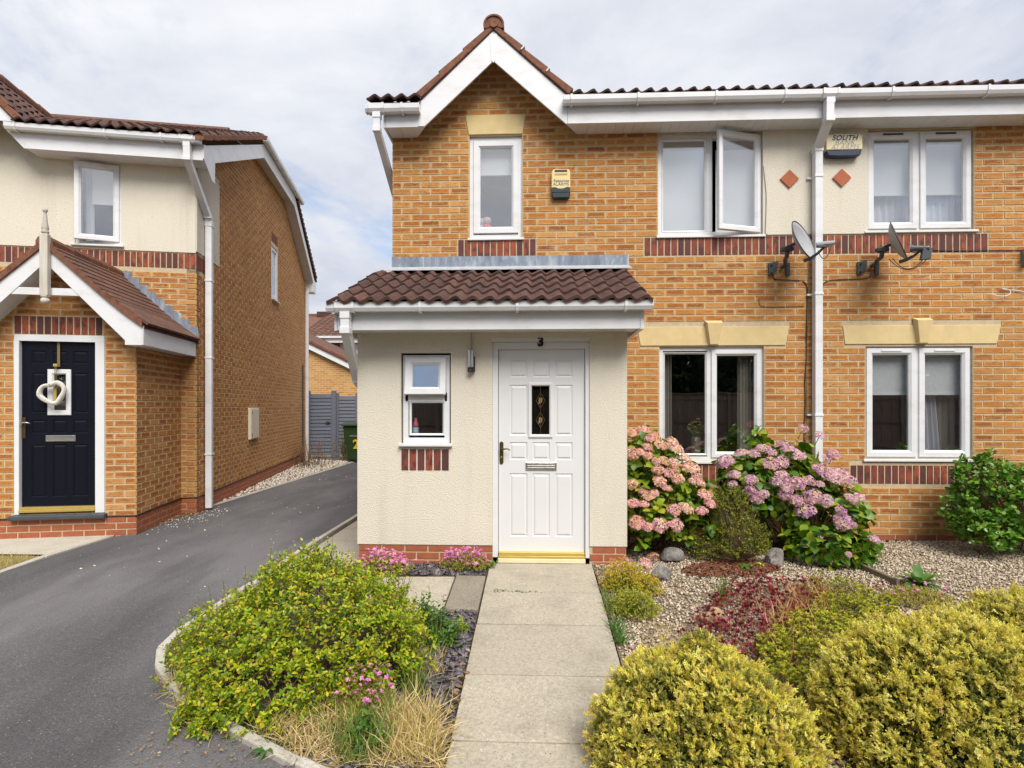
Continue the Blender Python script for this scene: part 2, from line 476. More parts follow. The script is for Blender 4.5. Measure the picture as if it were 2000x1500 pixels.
leaf_mat('dead_leaf', [(0, (0.24, 0.13, 0.06)), (0.4, (0.34, 0.23, 0.12)), (0.7, (0.13, 0.075, 0.045)), (1, (0.42, 0.32, 0.19))], None, 0.8, 0.15)
leaf_mat('conifer_dark', [(0, (0.012, 0.03, 0.010)), (0.6, (0.025, 0.055, 0.014)), (1, (0.05, 0.085, 0.02))], None, 0.7, 0.1)
leaf_mat('lawn_blade', [(0, (0.22, 0.24, 0.05)), (0.4, (0.44, 0.36, 0.12)), (0.75, (0.58, 0.47, 0.2)), (1, (0.36, 0.3, 0.09))], None, 0.8, 0.2)
leaf_mat('twig', [(0, (0.09, 0.055, 0.03)), (0.6, (0.16, 0.10, 0.055)), (1, (0.22, 0.15, 0.08))], None, 0.9, 0.0)

# ------------------------------------------------------------------ geometry helpers
class MB:
    """collects faces; build() links them as one mesh object"""
    def __init__(s):
        s.v, s.f, s.uv = [], [], {}

    def face(s, pts, uv=None):
        b = len(s.v)
        s.v.extend(tuple(p) for p in pts)
        if uv is not None:
            s.uv[len(s.f)] = uv
        s.f.append(tuple(range(b, b + len(pts))))

    def box(s, x0, x1, y0, y1, z0, z1):
        b = len(s.v)
        s.v += [(x0, y0, z0), (x1, y0, z0), (x1, y1, z0), (x0, y1, z0), (x0, y0, z1), (x1, y0, z1), (x1, y1, z1), (x0, y1, z1)]
        s.f += [tuple(b + i for i in q) for q in ((3, 2, 1, 0), (4, 5, 6, 7), (0, 1, 5, 4), (1, 2, 6, 5), (2, 3, 7, 6), (3, 0, 4, 7))]
        return s

    def prism(s, pts, fn, d0, d1):
        """extrude a 2D polygon: fn(a, b, d) -> xyz"""
        n = len(pts)
        b = len(s.v)
        s.v += [fn(a, c, d0) for a, c in pts] + [fn(a, c, d1) for a, c in pts]
        s.f.append(tuple(b + i for i in range(n)))
        s.f.append(tuple(b + n + i for i in reversed(range(n))))
        for i in range(n):
            j = (i + 1) % n
            s.f.append((b + i, b + n + i, b + n + j, b + j))
        return s

    def xz(s, pts, y0, y1):
        return s.prism(pts, lambda a, c, d: (a, d, c), y0, y1)

    def yz(s, pts, x0, x1):
        return s.prism(pts, lambda a, c, d: (d, a, c), x0, x1)

    def xy(s, pts, z0, z1):
        return s.prism(pts, lambda a, c, d: (a, c, d), z0, z1)

    def ring(s, x0, x1, z0, z1, prof):
        """mitred rectangular frame in the xz plane; prof = [(inset, y), ...]"""
        for (o0, y0), (o1, y1) in zip(prof, prof[1:]):
            A = [(x0 + o0, z0 + o0), (x1 - o0, z0 + o0), (x1 - o0, z1 - o0), (x0 + o0, z1 - o0)]
            B = [(x0 + o1, z0 + o1), (x1 - o1, z0 + o1), (x1 - o1, z1 - o1), (x0 + o1, z1 - o1)]
            for i in range(4):
                j = (i + 1) % 4
                s.face([(A[i][0], y0, A[i][1]), (A[j][0], y0, A[j][1]), (B[j][0], y1, B[j][1]), (B[i][0], y1, B[i][1])])
        return s

    def panel(s, x0, x1, z0, z1, prof, cap=True):
        s.ring(x0, x1, z0, z1, prof)
        if cap:
            o, y = prof[-1]
            s.face([(x0 + o, y, z0 + o), (x1 - o, y, z0 + o), (x1 - o, y, z1 - o), (x0 + o, y, z1 - o)])
        return s

    def tube(s, pts, r, n=8, closed_ends=True, square=False):
        pts = [Vector(p) for p in pts]
        rs = r if isinstance(r, (list, tuple)) else [r] * len(pts)
        rings = []
        up = Vector((0, 0, 1))
        prevx = None
        for i, p in enumerate(pts):
            d = (pts[min(i + 1, len(pts) - 1)] - pts[max(i - 1, 0)]).normalized()
            if prevx is None:
                ref = up if abs(d.z) < 0.95 else Vector((1, 0, 0))
                xx = ref.cross(d).normalized()
            else:
                xx = (prevx - d * prevx.dot(d)).normalized()
            prevx = xx
            yy = d.cross(xx)
            b = len(s.v)
            for k in range(n):
                a = 2 * math.pi * (k + 0.5) / n
                s.v.append(tuple(p + (xx * math.cos(a) + yy * math.sin(a)) * rs[i]))
            rings.append(b)
        for b0, b1 in zip(rings, rings[1:]):
            for k in range(n):
                j = (k + 1) % n
                s.f.append((b0 + k, b0 + j, b1 + j, b1 + k))
        if closed_ends:
            s.f.append(tuple(reversed(range(rings[0], rings[0] + n))))
            s.f.append(tuple(range(rings[-1], rings[-1] + n)))
        return s

    def lathe(s, prof, n=14, c=(0, 0, 0)):
        """prof = [(radius, z), ...] about a vertical axis at c"""
        rings = []
        for r, z in prof:
            b = len(s.v)
            for k in range(n):
                a = 2 * math.pi * k / n
                s.v.append((c[0] + r * math.cos(a), c[1] + r * math.sin(a), c[2] + z))
            rings.append(b)
        for b0, b1 in zip(rings, rings[1:]):
            for k in range(n):
                j = (k + 1) % n
                s.f.append((b0 + k, b0 + j, b1 + j, b1 + k))
        s.f.append(tuple(reversed(range(rings[0], rings[0] + n))))
        s.f.append(tuple(range(rings[-1], rings[-1] + n)))
        return s

    def mesh(s, name, mat=None, smooth=False):
        me = bpy.data.meshes.new(name)
        me.from_pydata(s.v, [], s.f)
        if s.uv:
            lay = me.uv_layers.new(name='bk')
            for i, p in enumerate(me.polygons):
                u = s.uv.get(i)
                for k, li in enumerate(p.loop_indices):
                    lay.data[li].uv = u[k] if u is not None else (0, 0)
        if mat:
            me.materials.append(MATS[mat])
        if smooth:
            me.polygons.foreach_set('use_smooth', [True] * len(me.polygons))
        return me

    def build(s, name, mat, parent=None, smooth=False, bevel=0, loc=None, rot=None, label=None, kind=None, fix=True):
        me = s.mesh(name, mat, smooth)
        if fix and not s.uv:
            bm = bmesh.new()
            bm.from_mesh(me)
            bmesh.ops.remove_doubles(bm, verts=bm.verts, dist=1e-5)
            bmesh.ops.recalc_face_normals(bm, faces=bm.faces)
            bm.to_mesh(me)
            bm.free()
            if smooth:
                me.polygons.foreach_set('use_smooth', [True] * len(me.polygons))
        return link(name, me, parent, loc, rot, bevel, label, kind)


def link(name, me, parent=None, loc=None, rot=None, bevel=0, label=None, kind=None):
    o = bpy.data.objects.new(name, me)
    C.objects.link(o)
    if parent:
        o.parent = parent
    if loc is not None:
        o.location = loc
    if rot is not None:
        o.rotation_euler = rot
    if bevel:
        b = o.modifiers.new('bevel', 'BEVEL')
        b.width = bevel
        b.segments = 2
        b.limit_method = 'ANGLE'
        b.angle_limit = R(40)
    if label:
        o['label'] = label
    if kind:
        o['kind'] = kind
    return o


def tag(o, label=None, cat=None, group=None, kind=None):
    if label: o['label'] = label
    if cat: o['category'] = cat
    if group: o['group'] = group
    if kind: o['kind'] = kind
    return o


def thing(name, label, cat, loc=(0, 0, 0), rz=0.0, group=None):
    o = bpy.data.objects.new(name, None)
    C.objects.link(o)
    o.location = loc
    o.rotation_euler = (0, 0, rz)
    o.empty_display_size = 0.1
    return tag(o, label, cat, group)


def text(name, body, size, mat, parent, loc, rot, extrude=0.0006, shear=0.0, align='CENTER', offset=0.0, spacing=1.0):
    cu = bpy.data.curves.new(name, 'FONT')
    cu.body = body
    cu.size = size
    cu.extrude = extrude
    cu.shear = shear
    cu.offset = offset
    cu.align_x = align
    cu.align_y = 'CENTER'
    cu.space_character = spacing
    cu.materials.append(MATS[mat])
    tmp = bpy.data.objects.new(name, cu)
    C.objects.link(tmp)
    me = bpy.data.meshes.new_from_object(tmp.evaluated_get(bpy.context.evaluated_depsgraph_get()))
    bpy.data.objects.remove(tmp)
    me.materials.clear()
    me.materials.append(MATS[mat])
    o = bpy.data.objects.new(name, me)
    C.objects.link(o)
    o.parent = parent
    o.location = loc
    o.rotation_euler = rot
    return o


# fast scatter: one template mesh repeated with a matrix, a place and a random number each
def scatter_mesh(name, tv, tf, T, L, mat, tip=None, rnd=None, smooth=True):
    tv = np.asarray(tv, float)
    n, k = len(L), len(tv)
    V = np.einsum('nij,kj->nki', T, tv) + L[:, None, :]
    lens = np.array([len(f) for f in tf])
    flat = np.concatenate([np.array(f) for f in tf])
    idx = (flat[None, :] + (np.arange(n) * k)[:, None]).ravel().astype(np.int32)
    me = bpy.data.meshes.new(name)
    me.vertices.add(n * k)
    me.vertices.foreach_set('co', V.astype(np.float32).ravel())
    me.loops.add(len(idx))
    me.loops.foreach_set('vertex_index', idx)
    tot = np.tile(lens, n).astype(np.int32)
    me.polygons.add(len(tot))
    st = np.concatenate([[0], np.cumsum(tot)[:-1]]).astype(np.int32)
    me.polygons.foreach_set('loop_start', st)
    me.polygons.foreach_set('loop_total', tot)
    me.update(calc_edges=True)
    if rnd is None:
        rnd = rng.random(n)
    a = me.attributes.new('rnd', 'FLOAT', 'POINT')
    a.data.foreach_set('value', np.repeat(rnd, k).astype(np.float32))
    if tip is not None:
        b = me.attributes.new('tip', 'FLOAT', 'POINT')
        b.data.foreach_set('value', np.tile(np.asarray(tip), n).astype(np.float32))
    me.materials.append(MATS[mat])
    if smooth:
        me.polygons.foreach_set('use_smooth', np.ones(len(tot), dtype=bool))
    return me


def norm(a):
    return a / np.maximum(np.linalg.norm(a, axis=-1, keepdims=True), 1e-9)


def frames(axis, nrm, size):
    """matrices whose local x = leaf width, y = leaf axis, z = leaf normal"""
    y = norm(axis)
    x = norm(np.cross(y, nrm))
    z = np.cross(x, y)
    M = np.stack([x, y, z], axis=-1)
    size = np.asarray(size)
    if size.ndim == 1:
        size = size[:, None]
    return M * size[:, None, :]


# ground height: level round the houses, falling gently towards the camera
def gz(y):
    return -0.085 * min(max(4.9 - y, 0.0), 6.0)


gzv = np.vectorize(gz)


def sheet(name, poly, dz, mat, label=None, kind='structure', thick=0.0, cuts=()):
    bm = bmesh.new()
    vs = [bm.verts.new((x, y, 0)) for x, y in poly]
    bm.faces.new(vs)
    for yy in (4.9, -1.1) + tuple(cuts):
        g = bm.verts[:] + bm.edges[:] + bm.faces[:]
        bmesh.ops.bisect_plane(bm, geom=g, plane_co=(0, yy, 0), plane_no=(0, 1, 0))
    bmesh.ops.triangulate(bm, faces=bm.faces[:])
    for v in bm.verts:
        v.co.z = gz(v.co.y) + dz
    if thick:
        r = bmesh.ops.extrude_face_region(bm, geom=bm.faces[:])
        for v in [e for e in r['geom'] if isinstance(e, bmesh.types.BMVert)]:
            v.co.z -= thick
    bmesh.ops.recalc_face_normals(bm, faces=bm.faces[:])
    if not thick:
        for f in bm.faces:
            if f.normal.z < 0:
                f.normal_flip()
    me = bpy.data.meshes.new(name)
    bm.to_mesh(me)
    bm.free()
    me.materials.append(MATS[mat])
    o = link(name, me)
    tag(o, label, None, None, kind)
    return o


def in_poly(x, y, poly):
    c = np.zeros(len(x), bool)
    n = len(poly)
    for i in range(n):
        x0, y0 = poly[i]
        x1, y1 = poly[(i + 1) % n]
        cond = ((y0 > y) != (y1 > y)) & (x < (x1 - x0) * (y - y0) / (y1 - y0 + 1e-12) + x0)
        c ^= cond
    return c


# ------------------------------------------------------------------ brickwork
BL, BH, JT = 0.215, 0.065, 0.010
_brick_meshes = {}


def brick_faces(mb, a0, a1, z0, z1, fn, d=0.006, bev=0.004):
    o = [(a0, z0), (a1, z0), (a1, z1), (a0, z1)]
    i = [(a0 + bev, z0 + bev), (a1 - bev, z0 + bev), (a1 - bev, z1 - bev), (a0 + bev, z1 - bev)]
    mb.face([fn(a, d, z) for a, z in i], [(0, 0), (1, 0), (1, 1), (0, 1)])
    for k in range(4):
        j = (k + 1) % 4
        mb.face([fn(o[k][0], -0.003, o[k][1]), fn(o[j][0], -0.003, o[j][1]), fn(i[j][0], d, i[j][1]), fn(i[k][0], d, i[k][1])])


def brick_mesh(w, h, mat):
    key = (round(w, 3), round(h, 3), mat)
    if key not in _brick_meshes:
        mb = MB()
        brick_faces(mb, -w / 2, w / 2, -h / 2, h / 2, lambda a, d, z: (a, -d, z))
        _brick_meshes[key] = mb.mesh('brick', mat)
    return _brick_meshes[key]


class House:
    def __init__(s, root):
        s.root = root
        s.found = []
        bpy.context.view_layer.update()
        s.mw = Matrix.Translation(root.location) @ root.rotation_euler.to_matrix().to_4x4()

    def field(s, wall, org, ang, segs, z0, n, phase=0.0, holes=(), seen=True, top=None):
        """running-bond brickwork; segs = (a0, a1) or fn(z); holes = convex polygons in (a, z)"""
        ca, sa = math.cos(ang), math.sin(ang)
        fn = lambda a, d, z: (org[0] + a * ca + d * sa, org[1] + a * sa - d * ca, z)
        for k in range(n):
            za = z0 + 0.075 * k + JT / 2
            zb = za + BH
            zm = (za + zb) / 2
            iv = [segs(zm) if callable(segs) else segs]
            if iv[0] is None:
                continue
            for h in holes:
                zs = [p[1] for p in h]
                if not (min(zs) + 0.004 < zb and max(zs) - 0.004 > za):
                    continue
                zc = min(max(zm, min(zs) + 1e-4), max(zs) - 1e-4)
                xs = []
                for (x0_, y0_), (x1_, y1_) in zip(h, list(h[1:]) + [h[0]]):
                    if (y0_ - zc) * (y1_ - zc) <= 0 and abs(y1_ - y0_) > 1e-9:
                        xs.append(x0_ + (x1_ - x0_) * (zc - y0_) / (y1_ - y0_))
                if not xs:
                    continue
                l, r = min(xs) - 0.006, max(xs) + 0.006
                nv = []
                for a, b in iv:
                    if r <= a or l >= b:
                        nv.append((a, b))
                    else:
                        if l > a: nv.append((a, l))
                        if r < b: nv.append((r, b))
                iv = nv
            off = phase + (0.1125 if k % 2 else 0.0)
            for a, b in iv:
                if b - a < 0.03:
                    continue
                js = []
                m = math.floor((a - off) / 0.225)
                x = off + m * 0.225
                while x < b:
                    p, q = max(x, a), min(x + BL, b)
                    if q - p > 0.0:
                        js.append([p, q])
                    x += 0.225
                if len(js) > 1 and js[0][1] - js[0][0] < 0.045:
                    js[1][0] = js[0][0]; js.pop(0)
                if len(js) > 1 and js[-1][1] - js[-1][0] < 0.045:
                    js[-2][1] = js[-1][1]; js.pop()
                for p, q in js:
                    s.found.append((wall, fn, p, q, za, zb, ang, seen))

    def finish(s, budget, mat='sandy_brick'):
        cand = []
        for i, (wall, fn, p, q, za, zb, ang, seen) in enumerate(s.found):
            if seen and abs((q - p) - BL) < 0.004:
                w = s.mw @ Vector(fn((p + q) / 2, 0, (za + zb) / 2))
                u = 1000 + 1080 * (w.x * math.cos(R(2.35)) + w.y * math.sin(R(2.35))) / max(0.1, (w.y * math.cos(R(2.35)) - w.x * math.sin(R(2.35))))
                if -10 < u < 2010:
                    cand.append(((w - cam.location).length, i))
        cand.sort()
        chosen = set(i for _, i in cand[:budget])
        me = brick_mesh(BL, BH, mat)
        mb = MB()
        for i, (wall, fn, p, q, za, zb, ang, seen) in enumerate(s.found):
            if i in chosen:
                o = link('brick', me, wall, fn((p + q) / 2, 0, (za + zb) / 2), (0, 0, ang))
            else:
                brick_faces(mb, p, q, za, zb, fn)
        me2 = mb.mesh('brickwork', mat)
        link('brickwork', me2, s.root, kind='stuff')


def soldier_row(wall, a0, n, z0, z1, fn, ang, pitch=0.0757, name='soldier_brick', mat='red_brick'):
    me = brick_mesh(pitch - 0.010, z1 - z0 - 0.010, mat)
    for i in range(n):
        link(name, me, wall, fn(a0 + pitch * (i + 0.5), 0, (z0 + z1) / 2), (0, 0, ang))


def plinth_rows(wall, a0, a1, z0, n, fn, ang, phase=0.0):
    for k in range(n):
        x = phase + (0.1125 if k % 2 else 0) + math.floor((a0 - phase) / 0.225 - 1) * 0.225
        while x < a1:
            p, q = max(x, a0), min(x + BL, a1)
            if q - p > 0.03:
                w = round(q - p, 3)
                link('plinth_brick', brick_mesh(w, BH, 'plinth_red'), wall, fn((p + q) / 2, 0, z0 + 0.075 * (k + 0.5)), (0, 0, ang))
            x += 0.225


def wall_slab(name, mat, parent, org, ang, a0, a1, z0, z1, holes=(), thick=0.12, extra=None, proud=0.0):
    """wall sheet with real openings and reveals; (a, z) run along the wall"""
    ca, sa = math.cos(ang), math.sin(ang)
    fn = lambda a, d, z: (org[0] + a * ca + d * sa, org[1] + a * sa - d * ca, z)
    xs = sorted({a0, a1, *[h[0] for h in holes], *[h[1] for h in holes]})
    zs = sorted({z0, z1, *[h[2] for h in holes], *[h[3] for h in holes]})
    xs = [x for x in xs if a0 <= x <= a1]
    zs = [z for z in zs if z0 <= z <= z1]
    nx, nz = len(xs) - 1, len(zs) - 1
    solid = lambda i, j: 0 <= i < nx and 0 <= j < nz and not any(
        h[0] < (xs[i] + xs[i + 1]) / 2 < h[1] and h[2] < (zs[j] + zs[j + 1]) / 2 < h[3] for h in holes)
    mb = MB()
    f, b = proud, proud - thick
    for i in range(nx):
        for j in range(nz):
            if not solid(i, j):
                continue
            xa, xb, za, zb = xs[i], xs[i + 1], zs[j], zs[j + 1]
            mb.face([fn(xa, f, za), fn(xb, f, za), fn(xb, f, zb), fn(xa, f, zb)])
            mb.face([fn(xa, b, zb), fn(xb, b, zb), fn(xb, b, za), fn(xa, b, za)])
            for (di, dj, p, q) in ((-1, 0, (xa, zb), (xa, za)), (1, 0, (xb, za), (xb, zb)), (0, -1, (xa, za), (xb, za)), (0, 1, (xb, zb), (xa, zb))):
                if not solid(i + di, j + dj):
                    mb.face([fn(p[0], f, p[1]), fn(p[0], b, p[1]), fn(q[0], b, q[1]), fn(q[0], f, q[1])])
    if extra:
        for poly in extra:
            n = len(poly)
            mb.face([fn(a, f, z) for a, z in poly])
            mb.face([fn(a, b, z) for a, z in reversed(poly)])
            for i in range(n):
                j = (i + 1) % n
                mb.face([fn(*(poly[i][0], f, poly[i][1])), fn(poly[i][0], b, poly[i][1]), fn(poly[j][0], b, poly[j][1]), fn(poly[j][0], f, poly[j][1])])
    return mb.build(name, mat, parent), fn


# ------------------------------------------------------------------ windows
SASH = [(0, 0.03), (0, -0.010), (0.004, -0.016), (0.042, -0.016), (0.047, -0.012), (0.066, 0.004), (0.066, 0.03)]
BEAD = [(0, 0.001), (0.004, -0.004), (0.020, 0.012), (0.020, 0.03)]


def window(house, x0, x1, z0, z1, y, lights, sill=True, frame=0.048, loc=None, rz=0.0, blind_or_sky=None, depth=1.6, sill_out=0.055, sill_ext=0.02, glass='window_glass', room=True, name='window', mull=None):
    """lights: dicts with rect (x0, x1, z0, z1) and kind fixed / sash (open=angle, hinge=left|right|top)"""
    mb = MB()
    mb.ring(x0, x1, z0, z1, [(0, y + 0.07), (0, y), (frame, y), (frame, y + 0.07)])
    for (ma, mb_) in (mull or []):
        mb.box(ma, mb_, y, y + 0.07, z0 + frame, z1 - frame)
    for (ta, tb, xa, xb) in [l['transom'] for l in lights if 'transom' in l]:
        mb.box(xa, xb, y, y + 0.07, ta, tb)
    win = mb.build(name, 'white_upvc', house, bevel=0.003, loc=loc, rot=(0, 0, rz))
    if sill:
        MB().yz([(y + 0.02, z0), (y - sill_out, z0 - 0.004), (y - sill_out, z0 - 0.028), (y + 0.02, z0 - 0.034)], x0 - sill_ext, x1 + sill_ext).build('window_sill', 'white_upvc', win, bevel=0.003)
    for l in lights:
        a, b, c, d = l['rect']
        if l['kind'] == 'fixed':
            MB().ring(a, b, c, d, [(o, y + q) for o, q in BEAD]).build('glazing_bead', 'white_upvc', win)
            MB().box(a + 0.012, b - 0.012, y + 0.018, y + 0.030, c + 0.012, d - 0.012).build('pane', glass, win)
        else:
            h = l.get('hinge', 'left')
            ang = l.get('open', 0)
            if h == 'left':
                hx, hz, ro = a, c, (0, 0, -R(ang))
            elif h == 'right':
                hx, hz, ro = b, c, (0, 0, R(ang))
            else:
                hx, hz, ro = a, d, (-R(ang), 0, 0)
            hy = y - 0.001
            sp = l.get('sash_prof', SASH)
            m2 = MB().ring(a - hx, b - hx, c - hz, d - hz, [(o, q) for o, q in sp] + [sp[0]])
            m2.build('sash', 'white_upvc', win, loc=(hx, hy, hz), rot=ro)
            w = sp[-2][0] - 0.006
            MB().box(a - hx + w, b - hx - w, 0.010, 0.022, c - hz + w, d - hz - w).build('pane', glass, win, loc=(hx, hy, hz), rot=ro)
            if l.get('vent'):
                mid = (a + b) / 2 - hx
                MB().box(mid - 0.11, mid + 0.11, -0.024, -0.0165, d - hz - 0.036, d - hz - 0.020).build('trickle_vent', l['vent'], win, loc=(hx, hy, hz), rot=ro)
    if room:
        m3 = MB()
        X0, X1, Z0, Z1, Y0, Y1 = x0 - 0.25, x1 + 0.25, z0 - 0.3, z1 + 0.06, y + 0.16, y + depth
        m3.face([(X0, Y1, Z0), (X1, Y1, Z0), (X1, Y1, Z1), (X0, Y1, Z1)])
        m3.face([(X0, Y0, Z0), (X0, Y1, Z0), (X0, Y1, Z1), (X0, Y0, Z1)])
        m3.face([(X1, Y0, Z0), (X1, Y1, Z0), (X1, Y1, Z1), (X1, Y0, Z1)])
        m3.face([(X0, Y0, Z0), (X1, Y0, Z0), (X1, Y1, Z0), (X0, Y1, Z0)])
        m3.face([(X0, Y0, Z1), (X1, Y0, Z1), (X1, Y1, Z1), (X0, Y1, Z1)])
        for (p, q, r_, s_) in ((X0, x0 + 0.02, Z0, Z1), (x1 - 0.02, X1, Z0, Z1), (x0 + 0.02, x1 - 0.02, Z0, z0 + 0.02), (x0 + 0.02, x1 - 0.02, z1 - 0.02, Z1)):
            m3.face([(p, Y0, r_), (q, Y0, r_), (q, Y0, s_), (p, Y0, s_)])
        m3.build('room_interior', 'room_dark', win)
    for bl in (blind_or_sky or []):
        xa, xb, za, zb = bl[:4]
        MB().box(xa, xb, y + 0.10, y + 0.106, za, zb).box(xa, xb, y + 0.094, y + 0.112, za - 0.02, za).build('blind_or_sky_panel', 'blind_white', win)
    return win


def curtain(win, x0, x1, z0, z1, y, mat, waves=5, amp=0.018, flare=0.0):
    mb = MB()
    n = waves * 8
    for i in range(n):
        def P(k, z, top):
            tt = k / n
            x = x0 + (x1 - x0) * tt
            if flare and not top:
                x += flare * (tt - 0.2)
            return (x, y + amp * math.sin(tt * waves * 2 * math.pi) + amp * 0.4 * math.sin(tt * waves * 4.7), z)
        mb.face([P(i, z0, 0), P(i + 1, z0, 0), P(i + 1, z1, 1), P(i, z1, 1)])
    return mb.build('curtain', mat, win, smooth=True)


# ------------------------------------------------------------------ doors
def panel_door(parent, x0, x1, z0, z1, y, cols, rows, mat, glass_rect=None, name='door'):
    """slab with raised-and-fielded panels (rows = (z0, z1, columns))"""
    mb = MB()
    xs = sorted({x0, x1, *[c for cc in cols for c in cc]})
    zs = sorted({z0, z1, *[r for rr in rows for r in rr[:2]]})
    rects = [(cols[c][0], cols[c][1], r[0], r[1]) for r in rows for c in r[2]]
    holes = rects + ([glass_rect] if glass_rect else [])
    if glass_rect:
        xs = sorted({*xs, glass_rect[0], glass_rect[1]})
        zs = sorted({*zs, glass_rect[2], glass_rect[3]})
    for i in range(len(xs) - 1):
        for j in range(len(zs) - 1):
            cx, cz = (xs[i] + xs[i + 1]) / 2, (zs[j] + zs[j + 1]) / 2
            if any(h[0] < cx < h[1] and h[2] < cz < h[3] for h in holes):
                continue
            mb.face([(xs[i], y, zs[j]), (xs[i + 1], y, zs[j]), (xs[i + 1], y, zs[j + 1]), (xs[i], y, zs[j + 1])])
    mb.ring(x0, x1, z0, z1, [(0, y), (0, y + 0.044)])
    o = mb.build(name, mat, parent)
    for r in rects:
        m2 = MB().panel(*r, [(0, y), (0.006, y + 0.007), (0.012, y + 0.009), (0.026, y + 0.001), (0.030, y)])
        m2.build('door_panel', mat, o)
    return o

# ================================================================== the house with the cream porch
YF, YP = 6.385, 5.29
PARTY = 3.154


def px(u, v, Y):
    """a measured point of the photograph carried to the wall plane y = Y; gives world (x, z)"""
    th = R(2.35)
    X = (u - 1000) / 1080
    dx, dy, dz = X * math.cos(th) - math.sin(th), X * math.sin(th) + math.cos(th), (793 - v) / 1080
    k = Y / dy
    return k * dx, CAM_Z + k * dz


h3 = thing('brick_house', 'sandy brick house with a cream rendered porch, white front door and pointed white gable', 'house', (0, YF, 0))
H3 = House(h3)
wfn = lambda a, d, z: (a, -d, z)
LX = -1.654
Z0 = 0.06
win1 = (-0.755, -0.144, 3.445, 4.628)
winU = (1.408, 2.590, 3.445, 4.612)
winG = (1.425, 2.598, 0.872, 2.178)
lint1 = [(-0.761, 4.64), (-0.144, 4.64), (-0.102, 4.865), (-0.803, 4.865)]
lintG = [(1.21, 2.188), (2.837, 2.188), (2.877, 2.404), (1.17, 2.404)]
rect = lambda a, b, c, d: [(a, c), (b, c), (b, d), (a, d)]
inner = lambda w: (w[0] + 0.001, w[1] - 0.001, w[2] + 0.001, w[3] - 0.001)
gab = lambda z: (-0.46 - (5.66 - z) / 0.95, -0.46 + (5.66 - z) / 0.95)
wall3, _ = wall_slab('front_wall', 'mortar', h3, (0, 0), 0, LX, PARTY, 0.0, 4.65, [inner(win1), inner(winU), inner(winG)],
                     extra=[[(-1.5, 4.65), (0.58, 4.65), (-0.46, 5.64)]])


def seg3(z):
    if z < 4.66:
        return (LX, PARTY)
    if z < 5.55:
        return gab(z)
    return None


holes3 = [rect(*win1), rect(*winU), rect(*winG), lint1, lintG, rect(-0.892, 0.016, 3.21, 3.436), rect(1.251, PARTY + .1, 3.21, 3.436),
          rect(winU[1] - .02, PARTY + .1, 3.43, 4.7), rect(1.72, 2.68, 0.62, 0.845),
          rect(-1.70, 0.86, -0.1, 3.07)]
H3.field(wall3, (0, 0), 0, seg3, Z0, 74, LX, holes3)
soldier_row(wall3, -0.892, 12, 3.215, 3.432, wfn, 0)
soldier_row(wall3, 1.251, 25, 3.215, 3.432, wfn, 0, 0.0759)
soldier_row(wall3, 1.755, 12, 0.625, 0.840, wfn, 0, 0.0757)
plinth_rows(wall3, 0.9, PARTY, -0.015, 1, wfn, 0)
# side wall on the driveway
swall, sfn = wall_slab('side_wall', 'mortar', h3, (LX, 8.0), R(-90), 0, 7.995, 0, 4.7)
H3.field(swall, (LX, 8.0), R(-90), (0, 7.995), Z0, 61, 0.0, (), seen=False)
# rendered strip between the upper windows
MB().box(winU[1] - 0.006, PARTY, -0.012, 0.02, 3.44, 4.62).build('render_panel', 'cream_render', h3)
tb = MB()
tb.xz([(2.872, 4.063 - .105), (2.872 + .105, 4.063), (2.872, 4.063 + .105), (2.872 - .105, 4.063)], -0.030, -0.013)
tb.build('diamond_tile', 'terracotta', h3, bevel=0.003)
# stone lintels
MB().xz(lint1, -0.014, 0.05).build('lintel', 'cast_stone', h3, bevel=0.004)
LT = MB().xz(lintG, -0.012, 0.05).build('lintel', 'cast_stone', h3, bevel=0.004)


def keystone(parent, xc, z0, z1):
    m = MB()
    wt, wb = 0.098, 0.056
    m.v += [(xc - wb, -0.013, z0), (xc + wb, -0.013, z0), (xc + wt, -0.013, z1), (xc - wt, -0.013, z1),
            (xc - wb + .012, -0.055, z0 + .01), (xc + wb - .012, -0.055, z0 + .01), (xc + wt - .014, -0.075, z1 - .03), (xc - wt + .014, -0.075, z1 - .03)]
    m.f += [(0, 1, 5, 4), (1, 2, 6, 5), (2, 3, 7, 6), (3, 0, 4, 7), (4, 5, 6, 7)]
    return m.build('keystone', 'cast_stone', parent, bevel=0.004)


keystone(LT, 2.026, 2.186, 2.470)

# windows
w = window(h3, *win1, 0.03, [dict(kind='sash', rect=(-0.710, -0.190, 3.505, 4.575), hinge='left', sash_prof=[(0, 0.03), (0, -0.010), (0.004, -0.016), (0.055, -0.016), (0.060, -0.012), (0.078, 0.004), (0.078, 0.03)])],
           blind_or_sky=[(-0.66, -0.24, 4.24, 4.56)])
w = window(h3, *winU, 0.03, [dict(kind='fixed', rect=(1.456, 1.965, 3.493, 4.560)),
                             dict(kind='sash', rect=(2.022, 2.565, 3.475, 4.585), hinge='right', open=17)],
           mull=[(1.965, 2.030)], blind_or_sky=[(1.44, 1.99, 3.47, 4.47), (2.10, 2.56, 3.47, 4.47)])
MB().box(1.44, 2.02, 0.125, 0.16, 4.47, 4.60).build('pane_top_strip', 'curtain_grey', w)  # grey strip across the head of the fixed light
w = window(h3, *winG, 0.03, [dict(kind='fixed', rect=(1.473, 1.972, 0.935, 2.115)),
                             dict(kind='sash', rect=(2.016, 2.570, 0.912, 2.140), hinge='right')], mull=[(1.972, 2.030)], sill=True, depth=2.6)
curtain(w, 1.47, 1.60, 0.9, 2.15, 0.16, 'curtain_grey', 4)
curtain(w, 2.36, 2.56, 0.9, 2.15, 0.16, 'curtain_grey', 5)

